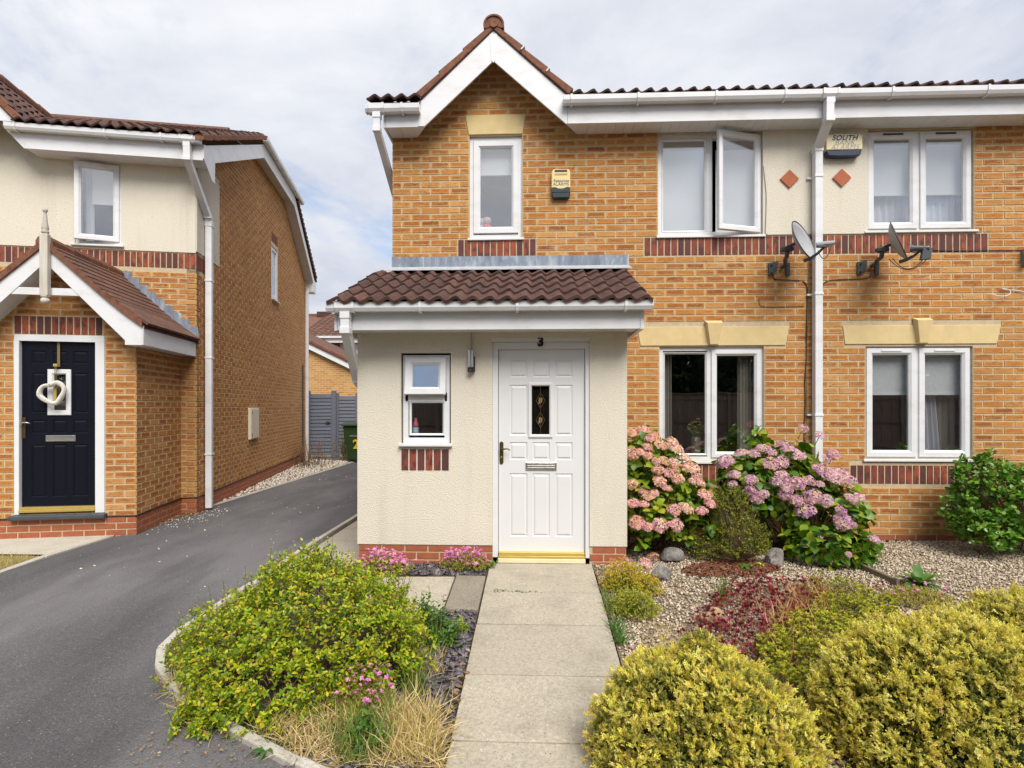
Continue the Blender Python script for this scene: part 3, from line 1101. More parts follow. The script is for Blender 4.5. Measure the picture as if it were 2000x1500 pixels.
# ---- eaves, gable boards and roof
FY = -0.25
mb = MB()
mb.xz([(-0.459, 5.662), (-0.459, 5.326), (-1.225, 4.619), (-1.30, 4.619), (-1.30, 4.885), (-1.248, 4.922)], FY - 0.018, FY + 0.004)
mb.build('bargeboard', 'white_upvc', h3, bevel=0.003)
mb = MB()
mb.xz([(-0.457, 5.662), (0.36, 4.930), (0.36, 4.615), (0.343, 4.615), (-0.457, 5.326)], FY - 0.018, FY + 0.004)
mb.build('bargeboard', 'white_upvc', h3, bevel=0.003)
MB().xz([(-0.500, 5.62), (-0.416, 5.62), (-0.437, 5.33), (-0.458, 5.305), (-0.481, 5.33)], FY - 0.024, FY - 0.0185).build('apex_joint', 'white_upvc', h3)
mb = MB()
for sx_, x1 in ((-1, -1.225), (1, 0.343)):      # sloping soffits behind the boards
    mb.prism([(-0.458, 5.60), (x1, 4.88), (x1, 4.90), (-0.458, 5.62)], lambda a, c, d: (a, d, c), FY + 0.005, -0.004)
mb.build('gable_soffit', 'white_upvc', h3)
mb = MB()
mb.box(0.362, PARTY, FY - 0.016, FY + 0.004, 4.615, 4.890)
mb.build('fascia', 'white_upvc', h3, bevel=0.003)
MB().box(-1.665, -1.302, FY - 0.016, FY + 0.004, 4.612, 4.800).box(-1.69, -1.667, FY - 0.018, 0.3, 4.612, 4.86).build('fascia', 'white_upvc', h3, bevel=0.003)
for tri in ([(-1.365, FY + .006), (-1.225, FY + .006), (-1.365, -.003)], [(0.343, FY + .006), (0.49, FY + .006), (0.49, -.003)]):
    MB().xy(tri, 4.622, 4.632).build('soffit_board', 'white_upvc', h3)
for xa, xb in ((-1.664, -1.366), (0.491, PARTY)):
    nb = int((xb - xa) / 0.1)
    for i in range(nb):
        MB().box(xa + (xb - xa) * i / nb + .0015, xa + (xb - xa) * (i + 1) / nb - .0015, FY + 0.006, -0.003, 4.622, 4.632).build('soffit_board', 'white_upvc', h3)

GUT = [(0, 0), (0, -0.055), (0.022, -0.080), (0.085, -0.080), (0.102, -0.050), (0.104, 0.0), (0.098, 0.002), (0.096, -0.045), (0.080, -0.073), (0.026, -0.073), (0.007, -0.050), (0.006, 0)]


def gutter(parent, x0, x1, y, z, brackets=(), ends=True, union=(), axis='x'):
    """eaves gutter; its back is at y, its rim at z"""
    P = (lambda a, c, d: (d, y - a, z + c))
    g = MB().prism(GUT, P, x0, x1)
    if ends:
        solid = [(0.0, 0.002), (0, -0.055), (0.022, -0.082), (0.085, -0.082), (0.104, -0.050), (0.107, 0.003)]
        for a, b in ((x0 - 0.008, x0), (x1, x1 + 0.008)):
            g.prism(solid, P, a, b)
    o = g.build('gutter', 'white_upvc', parent)
    for bx in brackets:
        k = MB()
        k.prism([(-0.01, -0.02), (0, -0.09), (0.06, -0.098), (0.095, -0.085), (0.112, -0.05), (0.112, 0.006), (0.106, 0.006), (0.1045, -0.052), (0.0855, -0.0815), (0.0, -0.0815), (-0.004, -0.02)], P, bx - 0.012, bx + 0.012)
        k.build('gutter_bracket', 'white_upvc', o)
    for ux in union:
        k = MB()
        outer = [(0, 0.004), (0, -0.058), (0.022, -0.086), (0.087, -0.086), (0.109, -0.052), (0.110, 0.006)]
        k.prism(outer + [(0.103, 0.004), (0.1045, -0.05), (0.0855, -0.0805), (0.0215, -0.0805), (0.001, -0.055), (0.004, 0.003)], P, ux - 0.075, ux + 0.075)
        for e in (-0.075, 0.075):
            k.prism([(-0.002, 0.002), (-0.002, -0.06), (0.021, -0.09), (0.089, -0.09), (0.114, -0.052), (0.115, 0.008), (0.110, 0.008), (0.109, -0.052), (0.087, -0.086), (0.022, -0.086), (0.0, -0.058), (0, 0.002)], P, ux + e - 0.012, ux + e + 0.012)
        k.box(ux - 0.043, ux + 0.043, y - 0.096, y - 0.012, z - 0.14, z - 0.082)
        k.build('running_outlet', 'white_upvc', o)
    return o


GZ = 4.875
g3 = gutter(h3, 0.322, PARTY + 0.07, FY - 0.02, GZ, (0.40, 1.12, 1.95, 2.68), False, (PARTY,))
k = MB().prism([(0, 0.002), (0, -0.055), (0.022, -0.082), (0.085, -0.082), (0.104, -0.050), (0.107, 0.003)], lambda a, c, d: (d, FY - 0.02 - a, GZ + c), 0.310, 0.322).build('gutter_end', 'white_upvc', g3)
g3b = gutter(h3, -1.86, -1.275, FY - 0.02, 4.825, (-1.46,), True, (-1.745,))


def downpipe(parent, pts, w, clips=(), clip_dir=None, name='downpipe'):
    """square pipe along points; a collar at every bend"""
    m = MB()
    r = w / 2 * math.sqrt(2)
    m.tube(pts, r, 4)
    o = m.build(name, 'white_upvc', parent, bevel=0.004)
    for p in pts[1:-1]:
        q = Vector(p)
        MB().box(q.x - w / 2 - .006, q.x + w / 2 + .006, q.y - w / 2 - .006, q.y + w / 2 + .006, q.z - 0.03, q.z + 0.03).build('pipe_socket', 'white_upvc', o, bevel=0.004)
    for (x, y, z) in clips:
        b = MB().box(x - w / 2 - 0.006, x + w / 2 + 0.006, y - w / 2 - 0.006, y + w / 2 + 0.03, z - 0.014, z + 0.014)
        b.box(x - w / 2 - 0.05, x - w / 2 - 0.0055, y + w / 2 - 0.005, y + w / 2 + 0.02, z - 0.011, z + 0.011)
        b.build('pipe_clip', 'white_upvc', o, bevel=0.003)
    return o


ox = px(1618, 210, YF - 0.32)[0]
dpx = 3.154
downpipe(h3, [(ox, FY - 0.075, 4.78), (ox, FY - 0.075, 4.57), (dpx, -0.075, 4.36), (dpx, -0.075, 0.02)], 0.082,
         [(dpx, -0.075, 4.06), (dpx, -0.075, 2.75), (dpx, -0.075, 1.40)])
downpipe(h3, [(-1.745, FY - 0.075, 4.74), (-1.745, FY - 0.075, 4.56), (-1.705, 0.44, 4.02), (-1.700, 0.50, 3.9), (-1.700, 0.50, 0.1)], 0.075)

# roof tiles
TW, TLN = 0.15, 0.36


def wave(t_):
    return 0.040 * ((0.5 - 0.5 * math.cos(math.pi * t_ / 0.70)) if t_ < 0.70 else (0.5 + 0.5 * math.cos(math.pi * (t_ - 0.70) / 0.30)))


def pantile(w, ln, mat, thick=0.020, flip=False, n=8):
    m = MB()
    tt = [i / n for i in range(n + 1)]
    hz = [wave(1 - a if flip else a) for a in tt]
    for i in range(n):
        xa, xb = tt[i] * w, tt[i + 1] * w
        za, zb = hz[i], hz[i + 1]
        m.face([(xa, 0, za + 0.026), (xb, 0, zb + 0.026), (xb, ln, zb), (xa, ln, za)])
        m.face([(xa, 0, za + 0.026 - thick), (xb, 0, zb + 0.026 - thick), (xb, 0, zb + 0.026), (xa, 0, za + 0.026)])
        m.face([(xa, ln, za - thick), (xb, ln, zb - thick), (xb, 0, zb + 0.026 - thick), (xa, 0, za + 0.026 - thick)])
    for i in (0, n):
        xa, za = tt[i] * w, hz[i]
        m.face([(xa, 0, za + 0.026 - thick), (xa, 0, za + 0.026), (xa, ln, za), (xa, ln, za - thick)])
    me = m.mesh('roof_tile', mat, True)
    bm = bmesh.new(); bm.from_mesh(me)
    bmesh.ops.remove_doubles(bm, verts=bm.verts, dist=1e-5)
    bmesh.ops.recalc_face_normals(bm, faces=bm.faces)
    for e in bm.edges:
        if len(e.link_faces) == 2 and e.calc_face_angle(0) > R(50):
            e.smooth = False
    bm.to_mesh(me); bm.free()
    me.polygons.foreach_set('use_smooth', [True] * len(me.polygons))
    return me


def lay_tiles(roof, me, x0, ncol, y0, z0, pitch, nrow, gauge, w, skip=None, jit=0.6):
    cp, sp = math.cos(pitch), math.sin(pitch)
    for r_ in range(nrow):
        for c_ in range(ncol):
            x = x0 + c_ * w
            y, z = y0 + r_ * gauge * cp, z0 + r_ * gauge * sp
            if skip and skip(x + w / 2, y + gauge / 2 * cp):
                continue
            link('roof_tile', me, roof, (x, y, z + random.uniform(0, 0.003)), (pitch + R(random.uniform(-jit, jit)), R(random.uniform(-jit, jit)), R(random.uniform(-jit, jit))))


T_main = pantile(0.1497, TLN, 'brown_tile')
RP = R(24)
roof3 = MB().yz([(FY - 0.03, 4.885), (4.0, 4.885 + 4.28 * math.tan(RP)), (8.3, 4.885), (8.3, 4.84), (4.0, 4.84 + 4.28 * math.tan(RP) - 0.05), (FY - 0.03, 4.85)], 0.37, PARTY)
for xa_, xb_, ys_ in ((-1.86, -1.28, FY - 0.03), (-1.2795, 0.3695, 0.15)):
    zs_ = 4.885 + (ys_ - FY + 0.03) * math.tan(RP)
    roof3.yz([(ys_, zs_), (4.0, 4.885 + 4.28 * math.tan(RP)), (8.3, 4.885), (8.3, 4.84), (4.0, 4.84 + 4.28 * math.tan(RP) - 0.05), (ys_, zs_ - 0.035)], xa_, xb_)
roof3 = roof3.build('main_roof', 'brown_tile', h3)
lay_tiles(roof3, T_main, -1.86, 4, FY - 0.085, 4.880, RP, 1, 0.33, 0.1497)
lay_tiles(roof3, T_main, 0.385, 18, FY - 0.085, 4.880, RP, 4, 0.33, 0.1539)
# gable roof: slopes, verge units, ridge
groof = MB().prism([(-1.29, 4.93), (-0.458, 5.705), (0.40, 4.93), (0.36, 4.92), (-0.458, 5.665), (-1.25, 4.92)], lambda a, c, d: (a, d, c), FY - 0.03, 1.3).build('gable_roof', 'brown_tile', h3)
for s_, ex in ((-1, -1.262), (1, 0.372)):
    L0 = Vector((ex, 0, 4.925)); L1 = Vector((-0.458, 0, 5.668))
    ax = (L1 - L0).normalized()
    nr = Vector((-ax.z, 0, ax.x)) * (-1 if s_ < 0 else 1)
    if nr.z < 0:
        nr = -nr
    tot = (L1 - L0).length
    for i in range(3):
        a0, a1 = tot * i / 3 - (0.0 if i == 0 else 0.03), tot * (i + 1) / 3
        t0, t1 = 0.082, 0.058
        P = [L0 + ax * a0, L0 + ax * a1, L0 + ax * a1 + nr * t1, L0 + ax * a0 + nr * t0]
        b0 = 0.004 * i
        MB().xz([(p.x, p.z) for p in P], FY - 0.045 + b0, FY + 0.22).build('verge_tile', 'verge_red', groof, bevel=0.008)
        if s_ > 0 and i < 2:
            c_ = L0 + ax * (a1 - 0.02) + nr * 0.066
            MB().tube([c_ + Vector((0, FY - 0.049, 0)) - nr * 0.04, c_ + Vector((0, FY - 0.049, 0)) + nr * 0.012], 0.010, 6).build('verge_clip', 'white_upvc', groof)
for i in range(4):
    y0 = FY - 0.055 + i * 0.42
    m = MB()
    nn = 14
    for k in range(nn):
        a0, a1 = math.pi * (-0.12 + 1.24 * k / nn), math.pi * (-0.12 + 1.24 * (k + 1) / nn)
        q = lambda a, r_, yy: (-0.452 + r_ * math.cos(a), yy, 5.708 + r_ * math.sin(a))
        m.face([q(a0, .116, y0), q(a1, .116, y0), q(a1, .108, y0 + .44), q(a0, .108, y0 + .44)])
        m.face([q(a0, .098, y0), q(a1, .098, y0), q(a1, .116, y0), q(a0, .116, y0)])
        if i == 0:
            m.face([(-0.452, y0 + 0.012, 5.708), q(a0, .100, y0 + 0.012), q(a1, .100, y0 + 0.012)])
    m.build('ridge_tile', 'verge_red', groof, smooth=False)
MB().tube([(-0.452, FY - 0.052, 5.725), (-0.452, FY - 0.04, 5.725)], [0.045, 0.05], 14).build('ridge_boss', 'verge_red', groof)

# ---- porch
yp = YP - YF
pw = (-1.291, -0.806, 1.118, 2.012)
door_o = (-0.404, 0.524, 0.055, 2.153)
porch, _ = wall_slab('porch_wall', 'cream_render', h3, (0, yp), 0, -1.716, 0.877, 0.164, 2.30, [pw, (door_o[0], door_o[1], 0.0, door_o[3])], thick=0.12)
PL = -yp - 0.124
wall_slab('porch_side_wall', 'cream_render', h3, (-1.716, -0.003), R(-90), 0, PL, 0.164, 2.30, extra=[[(0, 2.30), (PL, 2.30), (0, 2.86)]])
wall_slab('porch_side_wall', 'cream_render', h3, (0.877, yp + 0.121), R(90), 0, PL, 0.164, 2.30, extra=[[(0, 2.30), (PL, 2.30), (PL, 2.86)]])
pf = lambda a, d, z: (a, yp - d - 0.001, z)
for a, b in ((-1.706, door_o[0]), (door_o[1], 0.866)):
    pl, _ = wall_slab('porch_plinth', 'mortar', h3, (0, yp + 0.012), 0, a, b, -0.12, 0.163)
    plinth_rows(pl, a, b, -0.058, 3, lambda a_, d, z: (a_, yp + 0.012 - d, z), 0, -1.70)
sp2, _ = wall_slab('porch_plinth', 'mortar', h3, (0.866, yp + 0.02), R(90), 0, -yp - 0.03, -0.1, 0.163)
plinth_rows(sp2, 0.0, 1.06, -0.058, 3, lambda a, d, z: (0.866 + d, yp + 0.02 + a, z), R(90))
wall_slab('porch_plinth', 'plinth_red', h3, (-1.703, 0), R(-90), 0, -yp - 0.01, -0.1, 0.163)
# window in the porch: top light pushed open
fx = lambda u: px(u, 780, YP)[0]
fz = lambda v: px(900, v, YP)[1]
ww = window(h3, fx(786), fx(877.5), fz(866), fz(693), yp + 0.028, [
    dict(kind='fixed', rect=(fx(798), fx(867.5), fz(851), fz(783))),
    dict(kind='sash', rect=(fx(791), fx(871), fz(771.5), fz(697)), hinge='top', open=9, sash_prof=[(0, 0.03), (0, -0.010), (0.004, -0.016), (0.052, -0.016), (0.056, -0.012), (0.074, 0.004), (0.074, 0.03)], transom=(fz(784), fz(766), fx(790), fx(873)))],
    frame=0.052, depth=0.85, sill_out=0.07, sill_ext=0.03)
soldier_row(porch, -1.291, 6, 0.876, 1.089, pf, 0, 0.0785)
# door and its frame
fr = MB()
fr.box(door_o[0], door_o[1], yp + 0.015, yp + 0.10, fz(681), fz(668.5)).box(door_o[0] - 0.006, door_o[1] + 0.006, yp + 0.003, yp + 0.10, fz(668), fz(660))
fr.box(door_o[0], fx(972.5), yp + 0.015, yp + 0.10, 0.045, fz(681)).box(fx(1143.5), door_o[1], yp + 0.015, yp + 0.10, 0.045, fz(681))
dfr = fr.build('door_frame', 'frame_white', h3, bevel=0.004)
dx = [(fx(995), fx(1030)), (fx(1040), fx(1074)), (fx(1085), fx(1119))]
gl = (fx(1032), fx(1079.5), fz(855), fz(747.5))
drow = [(fz(737), fz(703.5), (0, 1, 2)), (fz(851), fz(751.5), (0, 2)), (fz(898.5), fz(864), (0, 1, 2)), (fz(1049), fz(925), (0, 1, 2))]
dr = panel_door(h3, fx(973.5), fx(1142.5), fz(1078), fz(681.5), yp + 0.045, dx, drow, 'door_white', gl)
MB().ring(*gl, [(0, yp + 0.05), (0, yp + 0.036), (0.006, yp + 0.032), (0.022, yp + 0.032), (0.032, yp + 0.044), (0.032, yp + 0.06)]).build('glazing_frame', 'door_white', dr)
pg = MB().box(gl[0] + .03, gl[1] - .03, yp + 0.050, yp + 0.056, gl[2] + .03, gl[3] - .03).build('pane', 'door_glass', dr)
MB().box(gl[0], gl[1], yp + 0.075, yp + 0.08, gl[2], gl[3]).build('glass_backing', 'curtain_grey', dr)
gx = (gl[0] + gl[1]) / 2
for zc_ in (gl[3] - 0.17, gl[2] + 0.17):
    d_ = MB()
    for i in range(4):
        pts = [(0, -0.075), (0.042, 0), (0, 0.075), (-0.042, 0)]
        a, b = pts[i], pts[(i + 1) % 4]
        d_.tube([(gx + a[0], yp + 0.047, zc_ + a[1]), (gx + b[0], yp + 0.047, zc_ + b[1])], 0.0035, 5)
    d_.build('leaded_diamond', 'dark_brass', dr)
    MB().xz([(gx - .02, zc_ - .035), (gx + .014, zc_ - .02), (gx + .02, zc_ + .02), (gx - .014, zc_ + .03)], yp + 0.0455, yp + 0.049).build('coloured_glass', 'ribbon', dr)
d_ = MB()
d_.tube([(gx, yp + 0.047, gl[2] + .03), (gx, yp + 0.047, gl[3] - .03)], 0.003, 5)
d_.build('leading', 'dark_brass', dr)
# letter plate
lb = MB().panel(fx(1026.5), fx(1087.5), fz(918.5), fz(903), [(0, yp + 0.045), (0, yp + 0.036), (0.004, yp + 0.033), (0.010, yp + 0.033), (0.012, yp + 0.037)])
lbo = lb.build('letter_plate', 'steel', dr)
for i in range(3):
    zz = fz(918.5) + 0.014 + 0.0185 * i
    MB().box(fx(1026.5) + 0.014, fx(1087.5) - 0.014, yp + 0.0335, yp + 0.037, zz, zz + 0.0125).build('letter_flap_rib', 'steel', dr, bevel=0.002)
# handle
hb = MB()
hx = fx(979)
hb.xz([(hx + 0.019 * math.cos(a), fz(866.5) + 0.019 * math.sin(a)) for a in [i * math.pi / 8 for i in range(9)]] + [(hx + 0.019 * math.cos(a), fz(903) + 0.019 * math.sin(a)) for a in [math.pi + i * math.pi / 8 for i in range(9)]], yp + 0.036, yp + 0.0455)
ho = hb.build('handle_plate', 'dark_brass', dr, bevel=0.003)
MB().tube([(hx, yp + 0.04, fz(877)), (hx, yp - 0.005, fz(877)), (hx + 0.015, yp - 0.012, fz(877)), (hx + 0.06, yp - 0.014, fz(876)), (hx + 0.085, yp - 0.010, fz(879))], [0.009, 0.009, 0.0085, 0.007, 0.005], 8).build('door_handle', 'dark_brass', dr, smooth=True)
MB().tube([(hx, yp + 0.038, fz(893)), (hx, yp + 0.03, fz(893))], 0.008, 10).build('lock_cylinder', 'brass', dr)
# threshold
MB().box(fx(974), fx(1142), yp - 0.005, yp + 0.06, fz(1083), fz(1077.5)).box(fx(974), fx(1142), yp - 0.02, yp + 0.06, fz(1088), fz(1083.5)).build('threshold', 'brass', dfr, bevel=0.003)
MB().box(fx(972.5), fx(1143), yp - 0.03, yp + 0.10, 0.005, fz(1088.5)).build('door_step', 'alarm_cream_pale', dfr, bevel=0.004)
# house number
nb_ = text('house_number', '3', 0.122, 'black_plastic', h3, (fx(1055.8), yp + 0.006, fz(668.5)), (R(90), 0, 0), 0.006, 0, 'CENTER', 0.006)
# porch eaves
ex0, ex1 = -1.80, 0.973
PY = yp - 0.30
MB().box(-1.80, 0.938, PY - 0.016, PY + 0.004, 2.190, 2.385).build('porch_fascia', 'white_upvc', h3, bevel=0.003)
MB().box(0.94, 0.976, PY - 0.018, 0.0 - 0.004, 2.186, 2.40).build('porch_fascia_end', 'white_upvc', h3, bevel=0.003)
MB().box(-1.826, -1.802, PY - 0.018, 0.0 - 0.004, 2.186, 2.40).build('porch_fascia_end', 'white_upvc', h3, bevel=0.003)
for i in range(27):
    a = -1.80 + 2.735 * i / 27
    MB().box(a + .0015, a + 2.735 / 27 - .0015, PY + 0.006, yp - 0.003, 2.205, 2.214).build('soffit_board', 'white_upvc', h3)
gp = gutter(h3, -1.862, 1.030, PY - 0.018, 2.428, (-1.02, -0.155, 0.80), True, (-1.70,))
downpipe(h3, [(-1.70, PY - 0.072, 2.34), (-1.70, PY - 0.072, 2.18), (-1.765, yp + 0.16, 1.76), (-1.760, yp + 0.50, 1.60), (-1.760, yp + 0.50, 0.02)], 0.078)
# porch roof
PP = math.atan2(0.635, 1.50)
T_porch = pantile(0.1518, 0.37, 'brown_tile', 0.030)
proof = MB().yz([(PY - 0.10, 2.405), (-0.002, 3.03), (-0.002, 2.98), (PY - 0.06, 2.37)], -1.84, 1.02).build('porch_roof', 'brown_tile', h3)
lay_tiles(proof, T_porch, -1.855, 19, PY - 0.135, 2.408, PP, 5, 0.318, 0.1518, jit=0.9)
lf = MB()
for i in range(4):
    a, b = -1.662 + 2.74 * i / 4, -1.662 + 2.74 * (i + 1) / 4
    lf.box(a, b + (0.012 if i < 3 else 0), -0.014 - 0.003 * (i % 2), -0.0065 - 0.0 * (i % 2), 3.112 - 0.003 * (i % 2), 3.232)
lf.build('lead_flashing', 'grey_lead', h3)
MB().yz([(-0.010, 3.116), (-0.23, 3.030), (-0.23, 3.022), (-0.008, 3.106)], -1.70, 1.075).build('lead_apron', 'lead_pale', h3)

H3.finish(300)

# ================================================================== the adjoining house on the right
hr = thing('brick_house', 'adjoining sandy brick house right of the white downpipe with two double casement windows', 'house', (PARTY, YF, 0))
HR = House(hr)
X = lambda x: x - PARTY
RX = 6.4
wUR = (X(3.737), X(4.903), 3.472, 4.606)
wGR = (X(3.722), X(4.892), 0.905, 2.172)
lintR = [(X(3.494), 2.196), (X(5.146), 2.196), (X(5.19), 2.404), (X(3.466), 2.404)]
wallr, _ = wall_slab('front_wall', 'mortar', hr, (0, 0), 0, 0.0, X(RX), 0.0, 4.66, [inner(wUR), inner(wGR)])
HR.field(wallr, (0, 0), 0, (0.0, X(RX)), Z0, 61, LX - PARTY + 0.02, [rect(*wUR), rect(*wGR), lintR, rect(-.1, X(5.057), 3.21, 3.436), rect(-.1, wUR[0] + .02, 3.43, 4.7), rect(X(3.551), X(4.692), 0.62, 0.845)])
soldier_row(wallr, X(3.154) + 0.0, 25, 3.215, 3.432, wfn, 0, 0.0760)
soldier_row(wallr, X(3.551), 15, 0.622, 0.838, wfn, 0, 0.0761)
plinth_rows(wallr, 0.0, X(RX), -0.015, 1, wfn, 0)
MB().box(0.001, wUR[0] + 0.006, -0.012, 0.02, 3.44, 4.62).build('render_panel', 'cream_render', hr)
MB().xz([(X(3.449), 4.065 - .103), (X(3.449) + .103, 4.065), (X(3.449), 4.065 + .103), (X(3.449) - .103, 4.065)], -0.030, -0.013).build('diamond_tile', 'terracotta', hr, bevel=0.003)
LT = MB().xz(lintR, -0.012, 0.05).build('lintel', 'cast_stone', hr, bevel=0.004)
keystone(LT, X(4.327), 2.192, 2.486)
SR = [(0, 0.03), (0, -0.010), (0.004, -0.016), (0.052, -0.016), (0.058, -0.011), (0.076, 0.004), (0.076, 0.03)]
w = window(hr, *wUR, 0.03, [dict(kind='sash', rect=(X(3.757), X(4.303), 3.497, 4.588), hinge='left', sash_prof=SR, vent='black_plastic'),
                            dict(kind='sash', rect=(X(4.331), X(4.885), 3.497, 4.588), hinge='right', sash_prof=SR, vent='black_plastic')],
           mull=[(X(4.280), X(4.352))], blind_or_sky=[(X(3.78), X(4.28), 3.93, 4.49), (X(4.34), X(4.86), 3.93, 4.49)], sill_ext=0.035)
curtain(w, X(3.79), X(4.86), 3.45, 4.49, 0.22, 'curtain_white', 14, 0.012)
w = window(hr, *wGR, 0.03, [dict(kind='sash', rect=(X(3.742), X(4.290), 0.925, 2.152), hinge='left', sash_prof=SR, vent='frame_white'),
                            dict(kind='sash', rect=(X(4.318), X(4.872), 0.925, 2.152), hinge='right', sash_prof=SR, vent='frame_white')],
           mull=[(X(4.270), X(4.338))], blind_or_sky=[(X(3.77), X(4.27), 1.645, 2.14), (X(4.33), X(4.84), 1.645, 2.14)], depth=2.2, sill_ext=0.03)
curtain(w, X(4.42), X(4.63), 0.86, 1.75, 0.24, 'curtain_white', 5, 0.02, 0.10)
curtain(w, X(4.66), X(4.90), 0.86, 1.75, 0.26, 'curtain_grey', 3, 0.01)
MB().box(0.0, X(RX), FY - 0.016, FY + 0.004, 4.615, 4.890).build('fascia', 'white_upvc', hr, bevel=0.003)
nb = int(X(RX) / 0.1)
for i in range(nb):
    MB().box(X(RX) * i / nb + .0015, X(RX) * (i + 1) / nb - .0015, FY + 0.006, -0.003, 4.622, 4.632).build('soffit_board', 'white_upvc', hr)
gutter(hr, 0.072, X(RX), FY - 0.02, GZ, (0.64, 1.62, 2.6), False)
roofr = MB().yz([(FY - 0.03, 4.885), (4.0, 4.885 + 4.28 * math.tan(RP)), (8.3, 4.885), (8.3, 4.84), (4.0, 4.84 + 4.28 * math.tan(RP) - 0.05), (FY - 0.03, 4.85)], 0.0, X(RX)).build('main_roof', 'brown_tile', hr)
lay_tiles(roofr, T_main, 0.02, 21, FY - 0.085, 4.880, RP, 4, 0.33, 0.1539)
MB().box(X(5.42), X(RX), -0.05, -0.0065, 3.07, 3.23).box(X(5.405), X(5.42), -0.10, -0.0065, 3.06, 3.235).build('lead_flashing', 'grey_lead', hr)
HR.finish(300)

# ================================================================== the house on the left
PSI = R(11.81)
CN = (-4.737, 7.554)
hl = thing('brick_house', 'detached brick house with cream upper storey and navy front door under a pointed porch', 'house', (CN[0], CN[1], 0), PSI)
HL = House(hl)
ZL = 0.213          # damp course


def plane_q(u, v, q):
    """measured photograph point on the plane y = q of the left house, local (x, z)"""
    th = R(2.35)
    X_ = (u - 1000) / 1080
    d = (X_ * math.cos(th) - math.sin(th), X_ * math.sin(th) + math.cos(th), (793 - v) / 1080)
    a, b = math.cos(PSI), math.sin(PSI)
    lp, lq = -CN[0] * a - CN[1] * b, CN[0] * b - CN[1] * a
    dp, dq = d[0] * a + d[1] * b, -d[0] * b + d[1] * a
    k_ = (q - lq) / dq
    return lp + k_ * dp, CAM_Z + k_ * d[2]


LW = -5.0
QP = -1.24                       # porch front
PC = -0.985                      # porch centre
PR = -0.195                      # porch right side
wl = (-1.515, -0.945, 3.70, 4.81)
DO = (-1.448, -0.524, 0.262, 2.312)
# main front
wallL, _ = wall_slab('front_wall', 'mortar', hl, (0, 0), 0, LW, 0.0, 0.0, 3.64)
rend, _ = wall_slab('render_wall', 'cream_render', hl, (0, 0), 0, LW, 0.0, 3.64, 4.95, [inner(wl)], proud=0.012)
MB().box(0.0005, 0.012, 0.0, 0.885, 3.665, 4.93).build('render_wall', 'cream_render', hl)
HL.field(wallL, (0, 0), 0, (LW, 0), ZL, 43, 0.0, [rect(-1.80, PR, -0.1, 2.6), rect(LW - .1, -0.03, 3.415, 3.75)])
soldier_row(wallL, -3.032, 40, 3.415, 3.632, wfn, 0, 0.0757)
plinth_rows(wallL, PR, 0.0, -0.012, 3, wfn, 0)
# side wall (seen along the driveway)
SL = 7.45


def segS(z):
    if z < 4.95: return (0.0, SL)
    if z < 6.25: return ((z - 4.93) / 0.478, SL - (z - 4.90) / 0.56)
    return None


wallS, sfn2 = wall_slab('side_wall', 'mortar_shade_lift', hl, (0, 0), R(90), 0.0, SL, 0.0, 4.9, [(3.98, 4.49, 3.79, 4.899)], extra=[[(0, 4.9), (SL, 4.9), (5.05, 6.24), (2.78, 6.24)]])
wS = (3.97, 4.50, 3.78, 4.90)
HL.field(wallS, (0, 0), R(90), segS, ZL, 82, 0.1125, [rect(-0.1, 0.885, 3.665, 4.95), rect(wS[0] - .02, wS[1] + .02, wS[2] - .05, wS[3] + 0.23), rect(-.1, 0.66, 3.415, 3.665)])
soldier_row(wallS, 0.0, 8, 3.415, 3.632, sfn2, R(90), 0.0757)
soldier_row(wallS, wS[0], 7, 4.99, 5.2, sfn2, R(90), 0.0757)
plinth_rows(wallS, 0.0, SL, -0.012, 3, sfn2, R(90))
MB().tube([(0.008, 0.66, ZL + .005), (0.008, 3, ZL + .005), (0.008, SL, ZL + .005)], 0.008, 5).tube([(PR, -0.008, ZL + .005), (0.004, -0.008, ZL + .005), (0.008, 0.66, ZL + .005)], 0.009, 5).build('damp_course', 'black_cable', hl)
sw = window(hl, wS[0], wS[1], wS[2], wS[3], 0.0, [dict(kind='sash', rect=(wS[0] + .03, wS[1] - .03, wS[2] + .03, wS[3] - .03), hinge='left')],
            rz=R(90), room=False, sill_out=0.075)
sw.location = (-0.02, 0, 0)
MB().box(-0.10, -0.085, wS[0], wS[1], wS[2], wS[3]).build('window_backing', 'room_dark', hl)
# upper front window, its sash ajar
w = window(hl, wl[0], wl[1], wl[2], wl[3], 0.005, [dict(kind='sash', rect=(wl[0] + .028, wl[1] - .028, wl[2] + .045, wl[3] - .02), hinge='right', open=11, sash_prof=SR)], sill_ext=0.04, blind_or_sky=[(-1.36, -0.95, 4.30, 4.80)])  # pale upper panel is added, standing in for sky mirrored in the pane
curtain(w, -1.47, -1.36, 3.72, 4.80, 0.15, 'curtain_white', 3, 0.012)
# --- porch
pwall, pfn = wall_slab('porch_wall', 'mortar', hl, (0, QP), 0, -1.775, PR, -0.05, 2.53, [(DO[0] + .01, DO[1] - .01, 0.262, DO[3] - .01)],
                       extra=[[(-1.775, 2.53), (PR, 2.53), (PC, 3.22)]])
fq = lambda a, d, z: (a, QP - d, z)


def segP(z):
    if z < 2.45: return (-1.775, PR)
    if z < 3.14: return (PC - (3.26 - z) / 0.92, PC + (3.26 - z) / 0.92)
    return None


